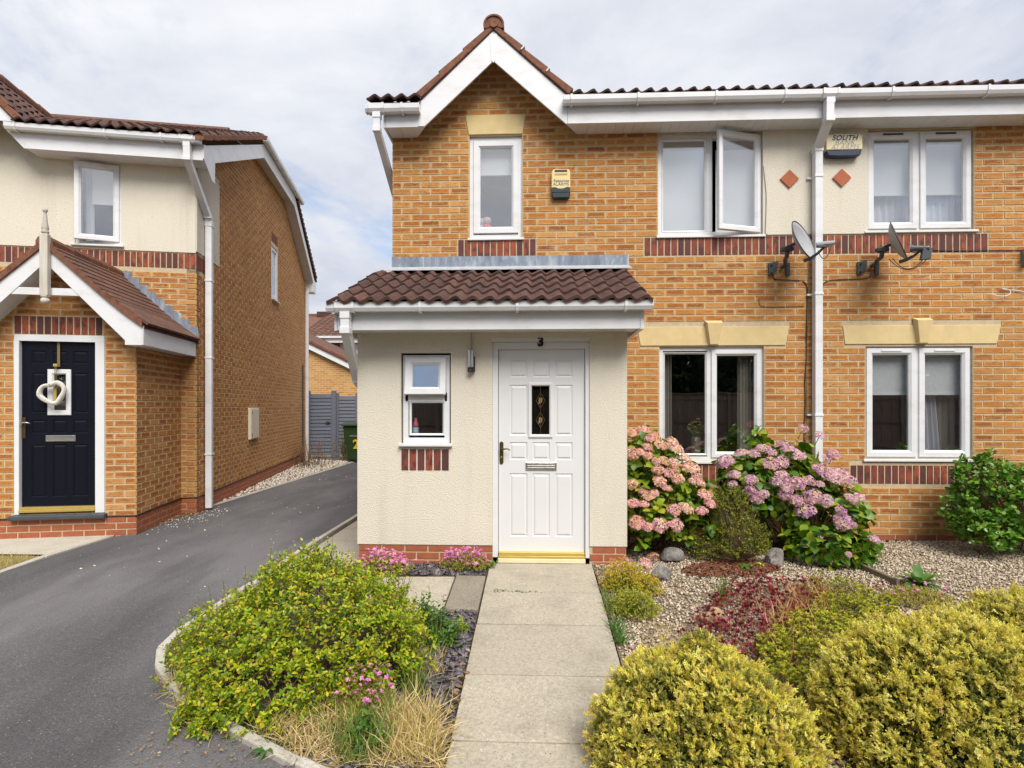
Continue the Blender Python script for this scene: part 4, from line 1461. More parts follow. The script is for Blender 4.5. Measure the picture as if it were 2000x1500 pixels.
HL.field(pwall, (0, QP), 0, segP, ZL, 40, -0.4200, [rect(*DO), rect(-1.46, -0.545, 2.312, 2.537), rect(DO[0] - .03, DO[1] + .03, 0.1, 0.27)])
soldier_row(pwall, -1.455, 12, 2.318, 2.532, fq, 0, 0.0757)
plinth_rows(pwall, -1.775, PR, -0.087, 4, fq, 0, 0.05)
pside, psf = wall_slab('porch_side_wall', 'mortar_shade_lift', hl, (PR, QP + 0.121), R(90), 0.0, -QP - 0.125, -0.05, 2.50)
ps_f = lambda a, d, z: (PR + d, QP + a, z)
HL.field(pside, (PR, QP), R(90), (0.0, -QP), ZL, 31, 0.1125)
plinth_rows(pside, 0.0, -QP, -0.012, 3, ps_f, R(90))
MB().tube([(-1.775, QP - 0.008, ZL + .004), (-0.7, QP - 0.010, ZL + .006), (PR + .008, QP - 0.008, ZL + .003), (PR + 0.010, QP + 0.6, ZL + .012), (PR + 0.008, -0.008, ZL + .005)], 0.010, 5).build('damp_course', 'black_cable', hl)
# door
def dq(u, v):
    return plane_q(u, v, QP + 0.035)


fr = MB()
fr.box(DO[0], DO[1], QP - 0.012, QP + 0.08, dq(100, 667)[1], DO[3]).box(DO[0], dq(42.5, 800)[0], QP - 0.012, QP + 0.08, 0.262, dq(100, 667)[1]).box(dq(190, 800)[0], DO[1], QP - 0.012, QP + 0.08, 0.262, dq(100, 667)[1])
dfl = fr.build('door_frame', 'frame_white', hl, bevel=0.005)
DX0, DX1, DZ0, DZ1 = dq(42.5, 800)[0] + .002, dq(190, 800)[0] - .002, dq(110, 988)[1], dq(100, 667)[1] - .003
dw = DX1 - DX0
cols = [(DX0 + dw * a, DX0 + dw * b) for a, b in ((0.125, 0.325), (0.405, 0.595), (0.675, 0.875))]
dh = DZ1 - DZ0
rw = [(DZ0 + dh * a, DZ0 + dh * b, c) for a, b, c in ((0.865, 0.945, (0, 1, 2)), (0.565, 0.812, (0, 2)), (0.440, 0.525, (0, 1, 2)), (0.055, 0.375, (0, 1, 2)))]
gL = (DX0 + dw * 0.345, DX0 + dw * 0.655, DZ0 + dh * 0.553, DZ0 + dh * 0.832)
dl = panel_door(hl, DX0, DX1, DZ0, DZ1, QP + 0.035, cols, rw, 'door_navy', gL)
MB().ring(*gL, [(0, QP + 0.04), (0, QP + 0.022), (0.006, QP + 0.018), (0.045, QP + 0.018), (0.058, QP + 0.034), (0.058, QP + 0.05)]).build('glazing_frame', 'frame_white', dl)
MB().box(gL[0] + .05, gL[1] - .05, QP + 0.040, QP + 0.046, gL[2] + .05, gL[3] - .05).build('pane', 'window_glass', dl)
MB().box(gL[0], gL[1], QP + 0.07, QP + 0.075, gL[2], gL[3]).build('glass_backing', 'room_dark', dl)
a, b = dq(90, 862), dq(148.5, 850)
MB().panel(a[0], b[0], a[1], b[1], [(0, QP + 0.035), (0, QP + 0.026), (0.005, QP + 0.022), (0.012, QP + 0.022), (0.014, QP + 0.027)]).build('letter_plate', 'steel', dl)
a = dq(47, 836)
MB().box(a[0] - .02, a[0] + .02, QP + 0.024, QP + 0.0345, a[1] - 0.12, a[1] + 0.12).build('handle_plate', 'dark_brass', dl, bevel=0.008)
MB().tube([(a[0], QP + 0.03, a[1] + .06), (a[0], QP - 0.02, a[1] + .06), (a[0] + .05, QP - 0.03, a[1] + .065), (a[0] + .10, QP - 0.028, a[1] + .055)], [0.010, 0.009, 0.008, 0.005], 8).build('door_handle', 'steel', dl, smooth=True)
MB().box(DX0, DX1, QP - 0.01, QP + 0.05, DZ0 - 0.030, DZ0 - 0.004).box(DX0, DX1, QP - 0.025, QP + 0.05, DZ0 - 0.062, DZ0 - 0.031).build('threshold', 'brass', dfl, bevel=0.003)
MB().box(DO[0] - 0.03, DO[1] + 0.03, QP - 0.075, QP + 0.06, 0.205, 0.258).build('door_step', 'dish_dark', dfl, bevel=0.012)
# barge boards
QB = QP - 0.25
top = lambda p: 3.285 - 0.915 * abs(p - PC)
def belly(t_):      # the slight kick at the feet
    return 0.05 * max(0.0, (t_ - 0.55) / 0.45) ** 2
for sgn in (-1, 1):
    up, lo = [], []
    for i in range(9):
        t_ = i / 8
        dxp = t_ * 0.975
        up.append((PC + sgn * dxp, 3.265 - 0.935 * dxp + belly(t_)))
        dl_ = t_ * 0.80
        lo.append((PC + sgn * dl_, 3.085 - 1.055 * dl_))
    foot = [(PC + sgn * 0.975, 2.19), (PC + sgn * 0.80, 2.19)]
    poly = up + foot + list(reversed(lo))
    m = MB()
    for i in range(8):      # strips keep the outline exact
        m.xz([up[i], up[i + 1], lo[i + 1], lo[i]] if sgn > 0 else [lo[i], lo[i + 1], up[i + 1], up[i]], QB - 0.016, QB + 0.004)
    m.xz([up[8], foot[0], foot[1], lo[8]] if sgn > 0 else [lo[8], foot[1], foot[0], up[8]], QB - 0.016, QB + 0.004)
    m.build('bargeboard', 'white_upvc', hl)
    # boxed foot and side fascia
    xs_ = PC + sgn * 0.975
    MB().box(min(xs_, xs_ + sgn * 0.014), max(xs_, xs_ + sgn * 0.014), QB - 0.014, -0.02, 2.19, 2.405).build('side_fascia', 'white_upvc', hl, bevel=0.003)
    MB().box(min(PC + sgn * 0.79, xs_), max(PC + sgn * 0.79, xs_), QB + 0.006, -0.02, 2.192, 2.202).build('soffit_board', 'white_upvc', hl)
    # soffit sloping behind the board
    m = MB()
    for i in range(8):
        a_, b_ = lo[i], lo[i + 1]
        m.prism([a_, b_, (b_[0], b_[1] + .012), (a_[0], a_[1] + .012)], lambda p, z, d: (p, d, z + 0.01), QB + 0.005, QP - 0.002)
    m.build('gable_soffit', 'white_upvc', hl)
# tiled slopes in courses of small tiles
sl_ang = math.atan(0.93)
ln = math.hypot(0.985, 0.985 * 0.93)
for sgn in (-1, 1):
    base = MB()
    base.prism([(PC, 3.30), (PC + sgn * 1.0, 3.30 - 0.93 + 0.045), (PC + sgn * 1.0, 3.30 - 0.95 + 0.03), (PC, 3.25)], lambda p, z, d: (p, d, z), QB - 0.01, -0.003)
    slope = base.build('porch_roof', 'red_brown_tile', hl)
    nrow = 13
    L_ = 1.50 / 4
    tm = MB().box(0, 0.004 + ln / nrow * 1.25, 0, L_ - 0.003, 0, 0.030)
    me = tm.mesh('roof_tile', 'red_brown_tile')
    for r_ in range(nrow):
        for c_ in range(-1, 4):
            t0 = 1 - (r_ + 1) / nrow + 0.02
            dd = t0 * 1.0 + 1.0 / nrow + 0.015
            x_ = PC + sgn * dd
            z_ = 3.312 - 0.925 * dd + belly(dd) * 1.0
            q0 = QB - 0.035 + c_ * L_ + (L_ / 2 if r_ % 2 else 0)
            q1 = min(q0 + L_ - 0.003, -0.01); q0 = max(q0, QB - 0.035)
            if q1 - q0 < 0.06:
                continue
            o = link('roof_tile', me, slope, (x_, q0, z_))
            o.scale = (1, (q1 - q0) / (L_ - 0.003), 1)
            tilt = sl_ang - R(5)
            o.rotation_euler = (0, math.pi + tilt if sgn > 0 else -tilt, 0)
            if sgn > 0:
                o.rotation_euler = (R(180), math.pi - (-(tilt)) if False else 0, 0)
                o.matrix_local = Matrix.LocRotScale(Vector((x_, q1, z_)), Matrix.Rotation(R(180), 3, 'Z') @ Matrix.Rotation(-tilt, 3, 'Y'), Vector((1, (q1 - q0) / (L_ - 0.003), 1)))
            else:
                o.matrix_local = Matrix.LocRotScale(Vector((x_, q0, z_)), Matrix.Rotation(-tilt, 3, 'Y'), Vector((1, (q1 - q0) / (L_ - 0.003), 1)))
    # verge: tile edges bedded in mortar along the front
    m = MB()
    for i in range(12):
        a_, b_ = i / 12, (i + 1) / 12
        za, zb = 3.265 - 0.935 * a_ * .985 + belly(a_), 3.265 - 0.935 * b_ * .985 + belly(b_)
        pts = [(PC + sgn * a_ * .985, za), (PC + sgn * b_ * .985, zb), (PC + sgn * b_ * .985, zb + 0.075), (PC + sgn * a_ * .985, za + 0.070)]
        m.xz(pts if sgn > 0 else list(reversed(pts)), QB - 0.042, QB + 0.10)
    m.build('verge', 'verge_red', slope)
    if sgn > 0:
        for i in range(9):
            t_ = i / 9
            p0 = PC + 0.06 + 0.96 * t_
            zt = 3.36 - 0.86 * (p0 - PC)
            MB().xz([(p0, zt - 0.13), (p0 + 0.108, zt - 0.225), (p0 + 0.108, zt - 0.07), (p0 + 0.095, zt + 0.035), (p0 + 0.04, zt + 0.05), (p0, zt + 0.045)], -0.013 - 0.002 * (i % 2), -0.0065).build('step_flashing', 'grey_lead', slope)
for i in range(4):
    y0 = QB - 0.03 + i * 0.372
    MB().tube([(PC, y0, 3.298), (PC, min(y0 + 0.39, -0.01), 3.292)], [0.088, 0.080], 12).build('ridge_tile', 'verge_red', hl)
MB().box(PC - 0.36, PC + 0.36, QB - 0.010, QB + 0.015, 2.725, 2.805).build('collar_beam', 'white_upvc', hl, bevel=0.003)
# turned finial on the porch apex
QF = QB - 0.055
PF = PC + 0.025
fo = MB().box(PF - 0.040, PF + 0.040, QF - 0.034, QF + 0.034, 2.705, 3.385).build('finial', 'old_white_wood', hl, bevel=0.008)
MB().lathe([(0.020, 3.384), (0.034, 3.395), (0.038, 3.41), (0.028, 3.425), (0.034, 3.44), (0.034, 3.452), (0.023, 3.51), (0.018, 3.58), (0.013, 3.605), (0.013, 3.618), (0.020, 3.628), (0.025, 3.645), (0.018, 3.664), (0.006, 3.672)], 14, (PF, QF, 0)).build('finial_spire', 'kerb_concrete', fo, smooth=True)
MB().lathe([(0.010, 2.618), (0.032, 2.626), (0.044, 2.650), (0.038, 2.676), (0.024, 2.688), (0.040, 2.694), (0.042, 2.704)], 14, (PF, QF, 0)).build('finial_drop', 'old_white_wood', fo, smooth=True)
# --- main eaves
QE = -0.30
MB().box(-1.93, 0.20, QE - 0.016, QE + 0.004, 4.815, 5.03).build('fascia', 'white_upvc', hl, bevel=0.003)
MB().yz([(QE - 0.016, 4.84), (QE - 0.016, 5.03), (0.10, 5.16), (0.10, 4.66), (-0.02, 4.66)], 0.2005, 0.215).build('fascia_end', 'white_upvc', hl, bevel=0.003)
for i in range(21):
    a_ = -1.93 + 2.13 * i / 21
    MB().box(a_ + .0015, a_ + 2.13 / 21 - .0015, QE + 0.006, -0.014, 4.826, 4.836).build('soffit_board', 'white_upvc', hl)
gl_ = gutter(hl, -2.09, 0.185, QE - 0.018, 5.095, (-1.98, -0.95, -0.28), True, (0.03,))
downpipe(hl, [(0.03, QE - 0.072, 5.0), (0.03, QE - 0.072, 4.80), (0.066, 0.26, 4.24), (0.066, 0.30, 4.16), (0.066, 0.30, 0.02)], 0.085,
         [(0.066, 0.30, 4.12), (0.066, 0.30, 3.32), (0.066, 0.30, 2.2), (0.066, 0.30, 0.80)])
# rake boards and half hip along the side
OV = 0.20
m = MB()
m.yz([(0.06, 4.83 + 0.11), (2.62, 6.15), (2.62, 6.40), (-0.20, 5.07), (0.06, 5.02)], OV, OV + 0.016)
m.build('bargeboard', 'white_upvc', hl)
MB().yz([(5.15, 6.15), (7.62, 4.78), (7.62, 4.96), (5.15, 6.40)], OV, OV + 0.016).build('bargeboard', 'white_upvc', hl)
MB().box(OV - 0.002, OV + 0.016, 2.62, 5.15, 6.15, 6.42).build('fascia', 'white_upvc', hl)
MB().box(0.0, OV + 0.02, 7.45, 7.80, 4.62, 4.96).build('fascia_end', 'white_upvc', hl, bevel=0.004)
m = MB()
for (q0, z0_, q1, z1_) in ((0.0, 4.93, 2.78, 6.235), (2.78, 6.235, 5.05, 6.235), (5.05, 6.235, 7.45, 4.88)):
    m.face([(0.0, q0, z0_), (0.0, q1, z1_), (OV, q1, z1_), (OV, q0, z0_)])
m.build('verge_soffit', 'white_upvc', hl)
gh = MB().prism(GUT, lambda a, c, d: (OV + 0.016 + a, d, 6.47 + c), 2.45, 5.75).build('gutter', 'white_upvc', hl)
for q_ in (2.5, 3.3, 4.1, 4.9, 5.6):
    MB().prism([(-0.0, -0.09), (0.06, -0.098), (0.095, -0.085), (0.112, -0.05), (0.112, 0.006), (0.106, 0.006), (0.1045, -0.052), (0.0855, -0.0815), (0.0, -0.0815)], lambda a, c, d: (OV + 0.016 + a, d, 6.47 + c), q_ - .012, q_ + .012).build('gutter_bracket', 'white_upvc', gh)
tp = 0.478
zr = 5.11 + tp * 4.12
roofL = MB()
roofL.face([(LW, QE - 0.1, 5.11), (OV + .04, QE - 0.1, 5.11), (OV + .04, 2.70, 5.11 + tp * 3.10), (-0.75, 3.72, zr), (LW, 3.72, zr)])
roofL.face([(OV + .04, 2.70, 5.11 + tp * 3.10), (OV + .04, 5.05, 5.11 + tp * 3.10), (-0.75, 3.9, zr)])
roofL.face([(OV + .04, 5.05, 5.11 + tp * 3.05), (OV + .04, 7.9, 4.98), (LW, 7.9, 4.98), (LW, 3.9, zr), (-0.75, 3.9, zr)])
roofL = roofL.build('main_roof', 'brown_tile', hl, fix=True)
T_l = pantile(0.1497, 0.36, 'brown_tile')
GR = (-3.0, 6.24)       # small front gable further left: ridge at local x, z
lay_tiles(roofL, T_l, -2.60, 19, QE - 0.14, 5.095, math.atan(tp), 13, 0.335, 0.1497,
          skip=lambda x, q: x < -1.93 - (0.48 * (q + 0.4)) / 1.07 + 0.05 or x > 0.20 - max(0, (q - 2.6)) * 0.95)
m = MB()
for i in range(10):
    q0, q1 = QE - 0.13 + i * 0.315, QE - 0.13 + (i + 1) * 0.315 + 0.02
    za = 5.085 + tp * (q0 + 0.40)
    zb = 5.085 + tp * (q1 + 0.40)
    MB().yz([(q0, za - 0.03), (q1, zb - 0.045), (q1, zb + 0.035), (q0, za + 0.05)], OV - 0.06, OV + 0.05).build('verge_tile', 'verge_red', roofL, bevel=0.006)
MB().tube([(LW, 3.74, zr + .01), (-0.75, 3.74, zr + .01)], 0.10, 10).build('ridge_tile', 'red_brown_tile', roofL)
for i in range(20):      # tiles seen edge-on along the far verge
    q0 = 5.2 + i * 0.13
    z_ = 6.47 - (q0 - 5.15) * 0.545
    MB().box(OV - 0.05, OV + 0.06, q0, q0 + 0.115, z_ - 0.04, z_ + 0.03).build('verge_tile', 'brown_tile', roofL)
# small front gable at the edge of the picture
gfr = MB()
gfr.prism([(-1.93, 4.815), (-1.93, 5.03), (-2.06, 5.13), (-3.0, 6.13), (-4.2, 4.85), (-4.2, 4.5), (-3.0, 5.79), (-2.1, 4.815)][:0] or
          [(-1.93, 4.815), (-1.93, 5.04), (-3.0, 6.185), (-3.0, 5.96)], lambda a, c, d: (a, d, c), QE - 0.016, QE + 0.004)
gfr.build('bargeboard', 'white_upvc', hl)
MB().xz([(-3.0, 6.185), (-4.07, 5.04), (-4.07, 4.815), (-3.0, 5.96)], QE - 0.016, QE + 0.004).build('bargeboard', 'white_upvc', hl)
MB().xz([(-4.05, 4.951), (-1.95, 4.951), (-3.0, 6.07)], -0.012, 0.1).build('render_gable', 'cream_render', hl)
gsl = MB()
gsl.face([(-1.96, QE - .05, 5.10), (-1.96, -0.35, 5.10), (GR[0], 1.95, GR[1]), (GR[0], QE - .05, GR[1])])
gsl.face([(-4.1, QE - .05, 5.10), (-4.1, -0.35, 5.10), (GR[0], 1.95, GR[1]), (GR[0], QE - .05, GR[1])])
gsl = gsl.build('gable_roof', 'brown_tile', hl)
ga = math.atan2(GR[1] - 5.10, GR[0] + 1.96)
T_g = pantile(0.1497, 0.36, 'brown_tile')
gp_ang = math.atan(1.07)
for r_ in range(5):
    for c_ in range(15):
        d_ = r_ * 0.31
        x_ = -1.93 - d_ * math.cos(gp_ang)
        q_ = QE - 0.03 + c_ * 0.15
        z_ = 5.105 + d_ * math.sin(gp_ang)
        if q_ > 0.05 + (z_ - 5.11) / tp - 0.3:
            continue
        o = link('roof_tile', T_g, gsl)
        o.matrix_local = Matrix.LocRotScale(Vector((x_, q_, z_)), Matrix.Rotation(R(90), 3, 'Z') @ Matrix.Rotation(gp_ang, 3, 'X'), None)
for i in range(5):
    d0, d1 = i * 0.32, (i + 1) * 0.32
    c0, s0 = math.cos(gp_ang), math.sin(gp_ang)
    P0, P1 = (-1.93 - d0 * c0, 5.06 + d0 * s0), (-1.93 - d1 * c0, 5.06 + d1 * s0)
    MB().xz([P0, P1, (P1[0] + .07 * s0, P1[1] + .07 * c0), (P0[0] + .085 * s0, P0[1] + .085 * c0)], QE - 0.05, QE + 0.09).build('verge_tile', 'verge_red', gsl, bevel=0.006)
for i in range(6):
    MB().tube([(GR[0], QE - 0.05 + i * 0.4, GR[1] + .03), (GR[0], QE + 0.37 + i * 0.4, GR[1] + .022)], [0.10, 0.092], 10).build('ridge_tile', 'verge_red', gsl)
# far corner downpipe
MB().tube([(0.05, SL + 0.05, 4.75), (0.05, SL - 0.02, 4.55), (0.05, SL - 0.02, 0.02)], 0.05, 8).build('downpipe', 'white_upvc', hl)
MB().tube([(0.03, SL - 0.42, 2.6), (0.03, SL - 0.42, 0.02)], 0.018, 6).build('waste_pipe', 'dish_dark', hl)
HL.finish(300, 'sandy_brick_deep')

# meter cupboard
mbx = MB().box(0.0, 0.052, 2.36, 2.88, 0.885, 1.462)
mt_ = thing('meter_box', 'cream meter box fixed to the long brick side wall of the left house', 'meter box', (CN[0], CN[1], 0), PSI)
bo = mbx.build('box_body', 'meter_cream', mt_, bevel=0.008)
MB().box(0.053, 0.060, 2.385, 2.865, 0.905, 1.442).build('box_door', 'meter_cream', mt_, bevel=0.004)
for z_ in (0.97, 1.38):
    MB().tube([(0.0605, 2.42, z_), (0.066, 2.42, z_)], 0.018, 10).build('door_lock', 'dish_dark', mt_)
# heart wreath of white willow on the navy door
QW = QP - 0.03
a = dq(111, 767)
wr = thing('heart_wreath', 'white wicker heart wreath hanging on the navy front door', 'wreath', (0, 0, 0))
wr.location = (CN[0], CN[1], 0); wr.rotation_euler = (0, 0, PSI)
def heart(t_, k):
    w_ = (t_ + math.pi) % (2 * math.pi) - math.pi
    x = 0.138 * math.sin(t_) * (1 - 0.22 * max(0.0, -math.cos(t_)))
    y = 0.112 * math.cos(t_) - 0.030 * math.exp(-(w_ / 0.45) ** 2) - 0.022 * max(0.0, -math.cos(t_)) ** 6
    return x * k, y * k
rot = R(16)
for sidx in range(10):
    m = MB()
    pts = []
    for i in range(49):
        t_ = 2 * math.pi * i / 48
        hx_, hz_ = heart(t_, 1.0)
        ph = sidx * 2 * math.pi / 10 + t_ * 4.0
        rr = 0.022 + 0.003 * math.sin(3 * t_)
        n_ = Vector((math.sin(t_), math.cos(t_)))
        hx_ += n_.x * rr * math.cos(ph) * 1.0
        hz_ += n_.y * rr * math.cos(ph) * 1.0
        xx_ = hx_ * math.cos(rot) - hz_ * math.sin(rot)
        zz_ = hx_ * math.sin(rot) + hz_ * math.cos(rot)
        pts.append((a[0] + xx_ * .93, QW + rr * math.sin(ph) - 0.02, a[1] + zz_ + 0.005))
    m.tube(pts, 0.0050, 5)
    m.build('wicker_strand', 'wicker_white', wr, smooth=True)
b = dq(116, 668)
MB().box(b[0] - .014, b[0] + .014, QP + 0.020, QP + 0.0235, a[1] + 0.30, b[1]).box(b[0] - .008, b[0] - .004, QW - 0.008, QW - 0.003, a[1] + 0.08, a[1] + 0.32).box(b[0] + .006, b[0] + .010, QW - 0.008, QW - 0.003, a[1] + 0.08, a[1] + 0.32).build('hanging_ribbon', 'ribbon', wr)
MB().box(b[0] - .034, b[0] - .004, QW + 0.016, QW + 0.03, a[1] - 0.10, a[1] + 0.07).build('ribbon_tail', 'brass', wr)
MB().box(b[0] - .022, b[0] + .022, QW - 0.010, QW + 0.01, a[1] + 0.30, a[1] + 0.33).build('ribbon_bow', 'brass', wr)

# ================================================================== the ground
def gp(u, v):
    """a measured photograph point on the ground"""
    th = R(2.35)
    X_ = (u - 1000) / 1080
    d = (X_ * math.cos(th) - math.sin(th), X_ * math.sin(th) + math.cos(th), (793 - v) / 1080)
    lo, hi = 0.5, 60.0
    for _ in range(50):
        m_ = (lo + hi) / 2
        if CAM_Z + m_ * d[2] - gz(m_ * d[1]) > 0: lo = m_
        else: hi = m_
    return lo * d[0], lo * d[1]


sheet('ground', [(-150, -60), (150, -60), (150, 200), (-150, 200)], -0.10, 'dry_ground', 'open ground under the gardens and houses')
KERB = [(-2.41, 15.9), (-2.41, 12.0), (-2.41, 9.0), (-2.41, 7.0), (-2.41, 6.1), (-2.405, 5.3), (-2.40, 4.6), (-2.45, 4.15), (-2.505, 3.80), (-2.47, 3.56), (-2.34, 3.36), (-2.12, 3.16), (-1.80, 2.94), (-1.47, 2.755), (-1.12, 2.575), (-0.76, 2.40), (-0.45, 2.27)]
DL = -4.85
sheet('driveway', [(DL, -9), (-0.43, -9)] + [(-0.43, 2.26)] + KERB[::-1] + [(-2.41, 16.2), (-6.8, 16.2), (-5.0, 15.2), (DL, 14.9)], -0.012, 'worn_asphalt', 'sloping grey asphalt driveway between the houses')
sheet('garden_bed', KERB[4:] + [(-0.43, 2.26), (-0.43, 5.4), (-2.3, 5.4)], -0.018, 'soil', 'soil bed between the kerb and the path')
sheet('gravel_garden', [(0.55, -9), (40, -9), (40, 6.36), (0.55, 6.36)], -0.022, 'gravel_bed', 'gravel garden in front of the brick houses')
sheet('concrete_apron', [(-11, 5.40), (-4.93, 5.40), (-4.87, 6.55), (-11, 6.3)], -0.004, 'apron_concrete', 'pale concrete apron before the navy door')
sheet('lawn', [(-20, -9), (-4.93, -9), (-4.93, 5.395), (-20, 5.395)], -0.02, 'dry_ground', 'parched lawn left of the driveway')
sheet('gravel_strip', [(DL, 7.5), (DL, 14.9), (-5.0, 15.2), (-6.9, 15.4), (-4.8, 7.0)], -0.006, 'gravel_bed', 'gravel strip along the side of the left house')


def paver(parent, x0, x1, y0, y1, dz, h, mat, name='paving_slab', bev=0.008, tilt=0.0):
    m = MB()
    za, zb = gz(y0) + dz, gz(y1) + dz
    m.v += [(x0, y0, za - h), (x1, y0, za - h), (x1, y1, zb - h), (x0, y1, zb - h), (x0, y0, za + tilt), (x1, y0, za), (x1, y1, zb), (x0, y1, zb + tilt)]
    m.f += [(3, 2, 1, 0), (4, 5, 6, 7), (0, 1, 5, 4), (1, 2, 6, 5), (2, 3, 7, 6), (3, 0, 4, 7)]
    return m.build(name, mat, parent, bevel=bev)


path = thing('path', 'straight path of wide pale slabs leading to the white door', None)
path['kind'] = 'structure'
ys = [5.275, 5.045, 4.545, 3.985, 3.345, 2.755, 2.155, 1.555, 0.955, 0.355, -0.245, -0.845]
for i, (a, b) in enumerate(zip(ys, ys[1:])):
    paver(path, -0.422 + 0.002 * (i % 3), 0.538 - 0.003 * (i % 2), b + 0.007, a - 0.007, 0.003 + 0.0012 * i, 0.06, 'path_slab', bev=0.005, tilt=0.002 * (i % 3 - 1))
sheet('path_bedding', [(-0.43, -1.0), (0.545, -1.0), (0.545, 5.28), (-0.43, 5.28)], -0.035, 'soil', 'bedding under the path slabs')
sp_ = thing('side_path', 'paving slabs between the porch and the driveway kerb', None)
sp_['kind'] = 'structure'
for i in range(6):
    paver(sp_, -2.335, -1.725, 4.96 + 0.61 * i, 5.56 + 0.61 * i, 0.0, 0.05, 'path_slab')
paver(sp_, -1.375, -0.705, 4.225, 4.86, 0.0, 0.06, 'path_slab', tilt=-0.012)
paver(sp_, -0.690, -0.432, 4.205, 4.86, 0.008, 0.06, 'path_slab_dark', tilt=0.004)
# concrete edging along the driveway
kb = thing('kerb', 'weathered concrete edging curving round the planted bed', None)
kb['kind'] = 'structure'
kpts = []
for (x0, y0), (x1, y1) in zip(KERB, KERB[1:]):
    n = max(1, round(math.hypot(x1 - x0, y1 - y0) / 0.9))
    for i in range(n):
        kpts.append((x0 + (x1 - x0) * i / n, y0 + (y1 - y0) * i / n))
kpts.append(KERB[-1])
for (x0, y0), (x1, y1) in zip(kpts, kpts[1:]):
    d = Vector((x1 - x0, y1 - y0, 0)); L_ = d.length; d.normalize()
    nrm_ = Vector((-d.y, d.x, 0))
    e = 0.004
    m = MB()
    w_ = 0.027
    hz_ = random.uniform(0.018, 0.034)
    P = []
    for z_ in (-0.10, hz_):
        for (t_, s_) in ((e, -1), (L_ - e, -1), (L_ - e, 1), (e, 1)):
            p = Vector((x0, y0, 0)) + d * t_ + nrm_ * s_ * w_
            P.append((p.x, p.y, gz(p.y) + z_))
    m.v = P
    m.f = [(3, 2, 1, 0), (4, 5, 6, 7), (0, 1, 5, 4), (1, 2, 6, 5), (2, 3, 7, 6), (3, 0, 4, 7)]
    m.build('kerb_stone', 'kerb_concrete', kb, bevel=0.008)
kl = thing('kerb', 'low concrete edging along the left side of the driveway', None)
kl['kind'] = 'structure'
for i in range(16):
    y0 = 6.2 - 0.9 * (i + 1)
    paver(kl, -4.925, DL - 0.004, y0 + 0.004, y0 + 0.896, 0.008, 0.1, 'kerb_concrete', 'kerb_stone')
for i in range(9):
    y0 = 7.6 + 0.9 * i
    paver(kl, -4.92, DL + 0.004, y0 + 0.004, y0 + 0.896, 0.004, 0.1, 'kerb_concrete', 'kerb_stone')
# timber edging in the gravel
a, b = gp(1655, 1098), gp(1755, 1143)
te = MB()
d = Vector((b[0] - a[0], b[1] - a[1], 0)).normalized(); nn_ = Vector((-d.y, d.x, 0)) * 0.018
te.v = [(p[0] + s_ * nn_.x, p[1] + s_ * nn_.y, gz(p[1]) + z_) for z_ in (-0.05, 0.045) for p, s_ in ((a, 1), (b, 1), (b, -1), (a, -1))]
te.f = [(3, 2, 1, 0), (4, 5, 6, 7), (0, 1, 5, 4), (1, 2, 6, 5), (2, 3, 7, 6), (3, 0, 4, 7)]
tag(te.build('timber_edging', 'timber_edge', None, bevel=0.005), 'old timber edging board lying in the gravel right of the mauve hydrangea', 'edging')

# ---- loose stones
ICO = None
def stone_template(seed, flat=1.0):
    bm = bmesh.new()
    bmesh.ops.create_icosphere(bm, subdivisions=1, radius=0.5)
    r_ = random.Random(seed)
    for v in bm.verts:
        v.co *= r_.uniform(0.78, 1.15)
        v.co.z *= flat
    vs = [tuple(v.co) for v in bm.verts]
    fs = [tuple(v.index for v in f.verts) for f in bm.faces]
    bm.free()
    return vs, fs


def rand_rot(n, tilt=1.0):
    ax = norm(rng.normal(size=(n, 3)))
    nrm_ = norm(np.stack([rng.normal(size=n) * tilt, rng.normal(size=n) * tilt, np.ones(n)], -1))
    return ax, nrm_


def stones(name, label, poly, n, size, mat, flat=0.6, dz=0.0, tilt=0.5, keep=None, seed=1, cat=None, sq=False):
    xs_ = [p[0] for p in poly]; ys_ = [p[1] for p in poly]
    x = rng.uniform(min(xs_), max(xs_), n); y = rng.uniform(min(ys_), max(ys_), n)
    k_ = in_poly(x, y, poly)
    if keep is not None:
        k_ &= keep(x, y)
    x, y = x[k_], y[k_]
    m_ = len(x)
    s_ = size[0] + (size[1] - size[0]) * rng.random(m_) ** 1.5
    ax, nr = rand_rot(m_, tilt)
    z = gzv(y) + dz + s_ * 0.18 * rng.random(m_)
    T = frames(ax, nr, np.stack([s_ * rng.uniform(0.75, 1.2, m_), s_ * rng.uniform(0.8, 1.35, m_), s_], -1)[:, None, :].reshape(m_, 3))
    if sq:
        tv = [(-.5, -.4, -.06), (.35, -.5, -.06), (.5, .3, -.06), (-.3, .5, -.06), (-.5, -.4, .06), (.35, -.5, .06), (.5, .3, .06), (-.3, .5, .06)]
        tf = [(4, 5, 6, 7), (0, 1, 5, 4), (1, 2, 6, 5), (2, 3, 7, 6), (3, 0, 4, 7)]
    else:
        tv, tf = stone_template(seed, flat)
    me = scatter_mesh(name, tv, tf, T, np.stack([x, y, z], -1), mat, smooth=False)
    o = link(name, me)
    return tag(o, label, cat, None, 'stuff')


def in_view(x, y):
    th = R(2.35)
    D = -x * math.sin(th) + y * math.cos(th)
    u = 1000 + 1080 * (x * math.cos(th) + y * math.sin(th)) / np.maximum(D, 0.3)
    v = 793 + 1080 * (CAM_Z - gzv(y)) / np.maximum(D, 0.3)
    return (D > 0.5) & (u > -150) & (u < 2150) & (v < 1650)


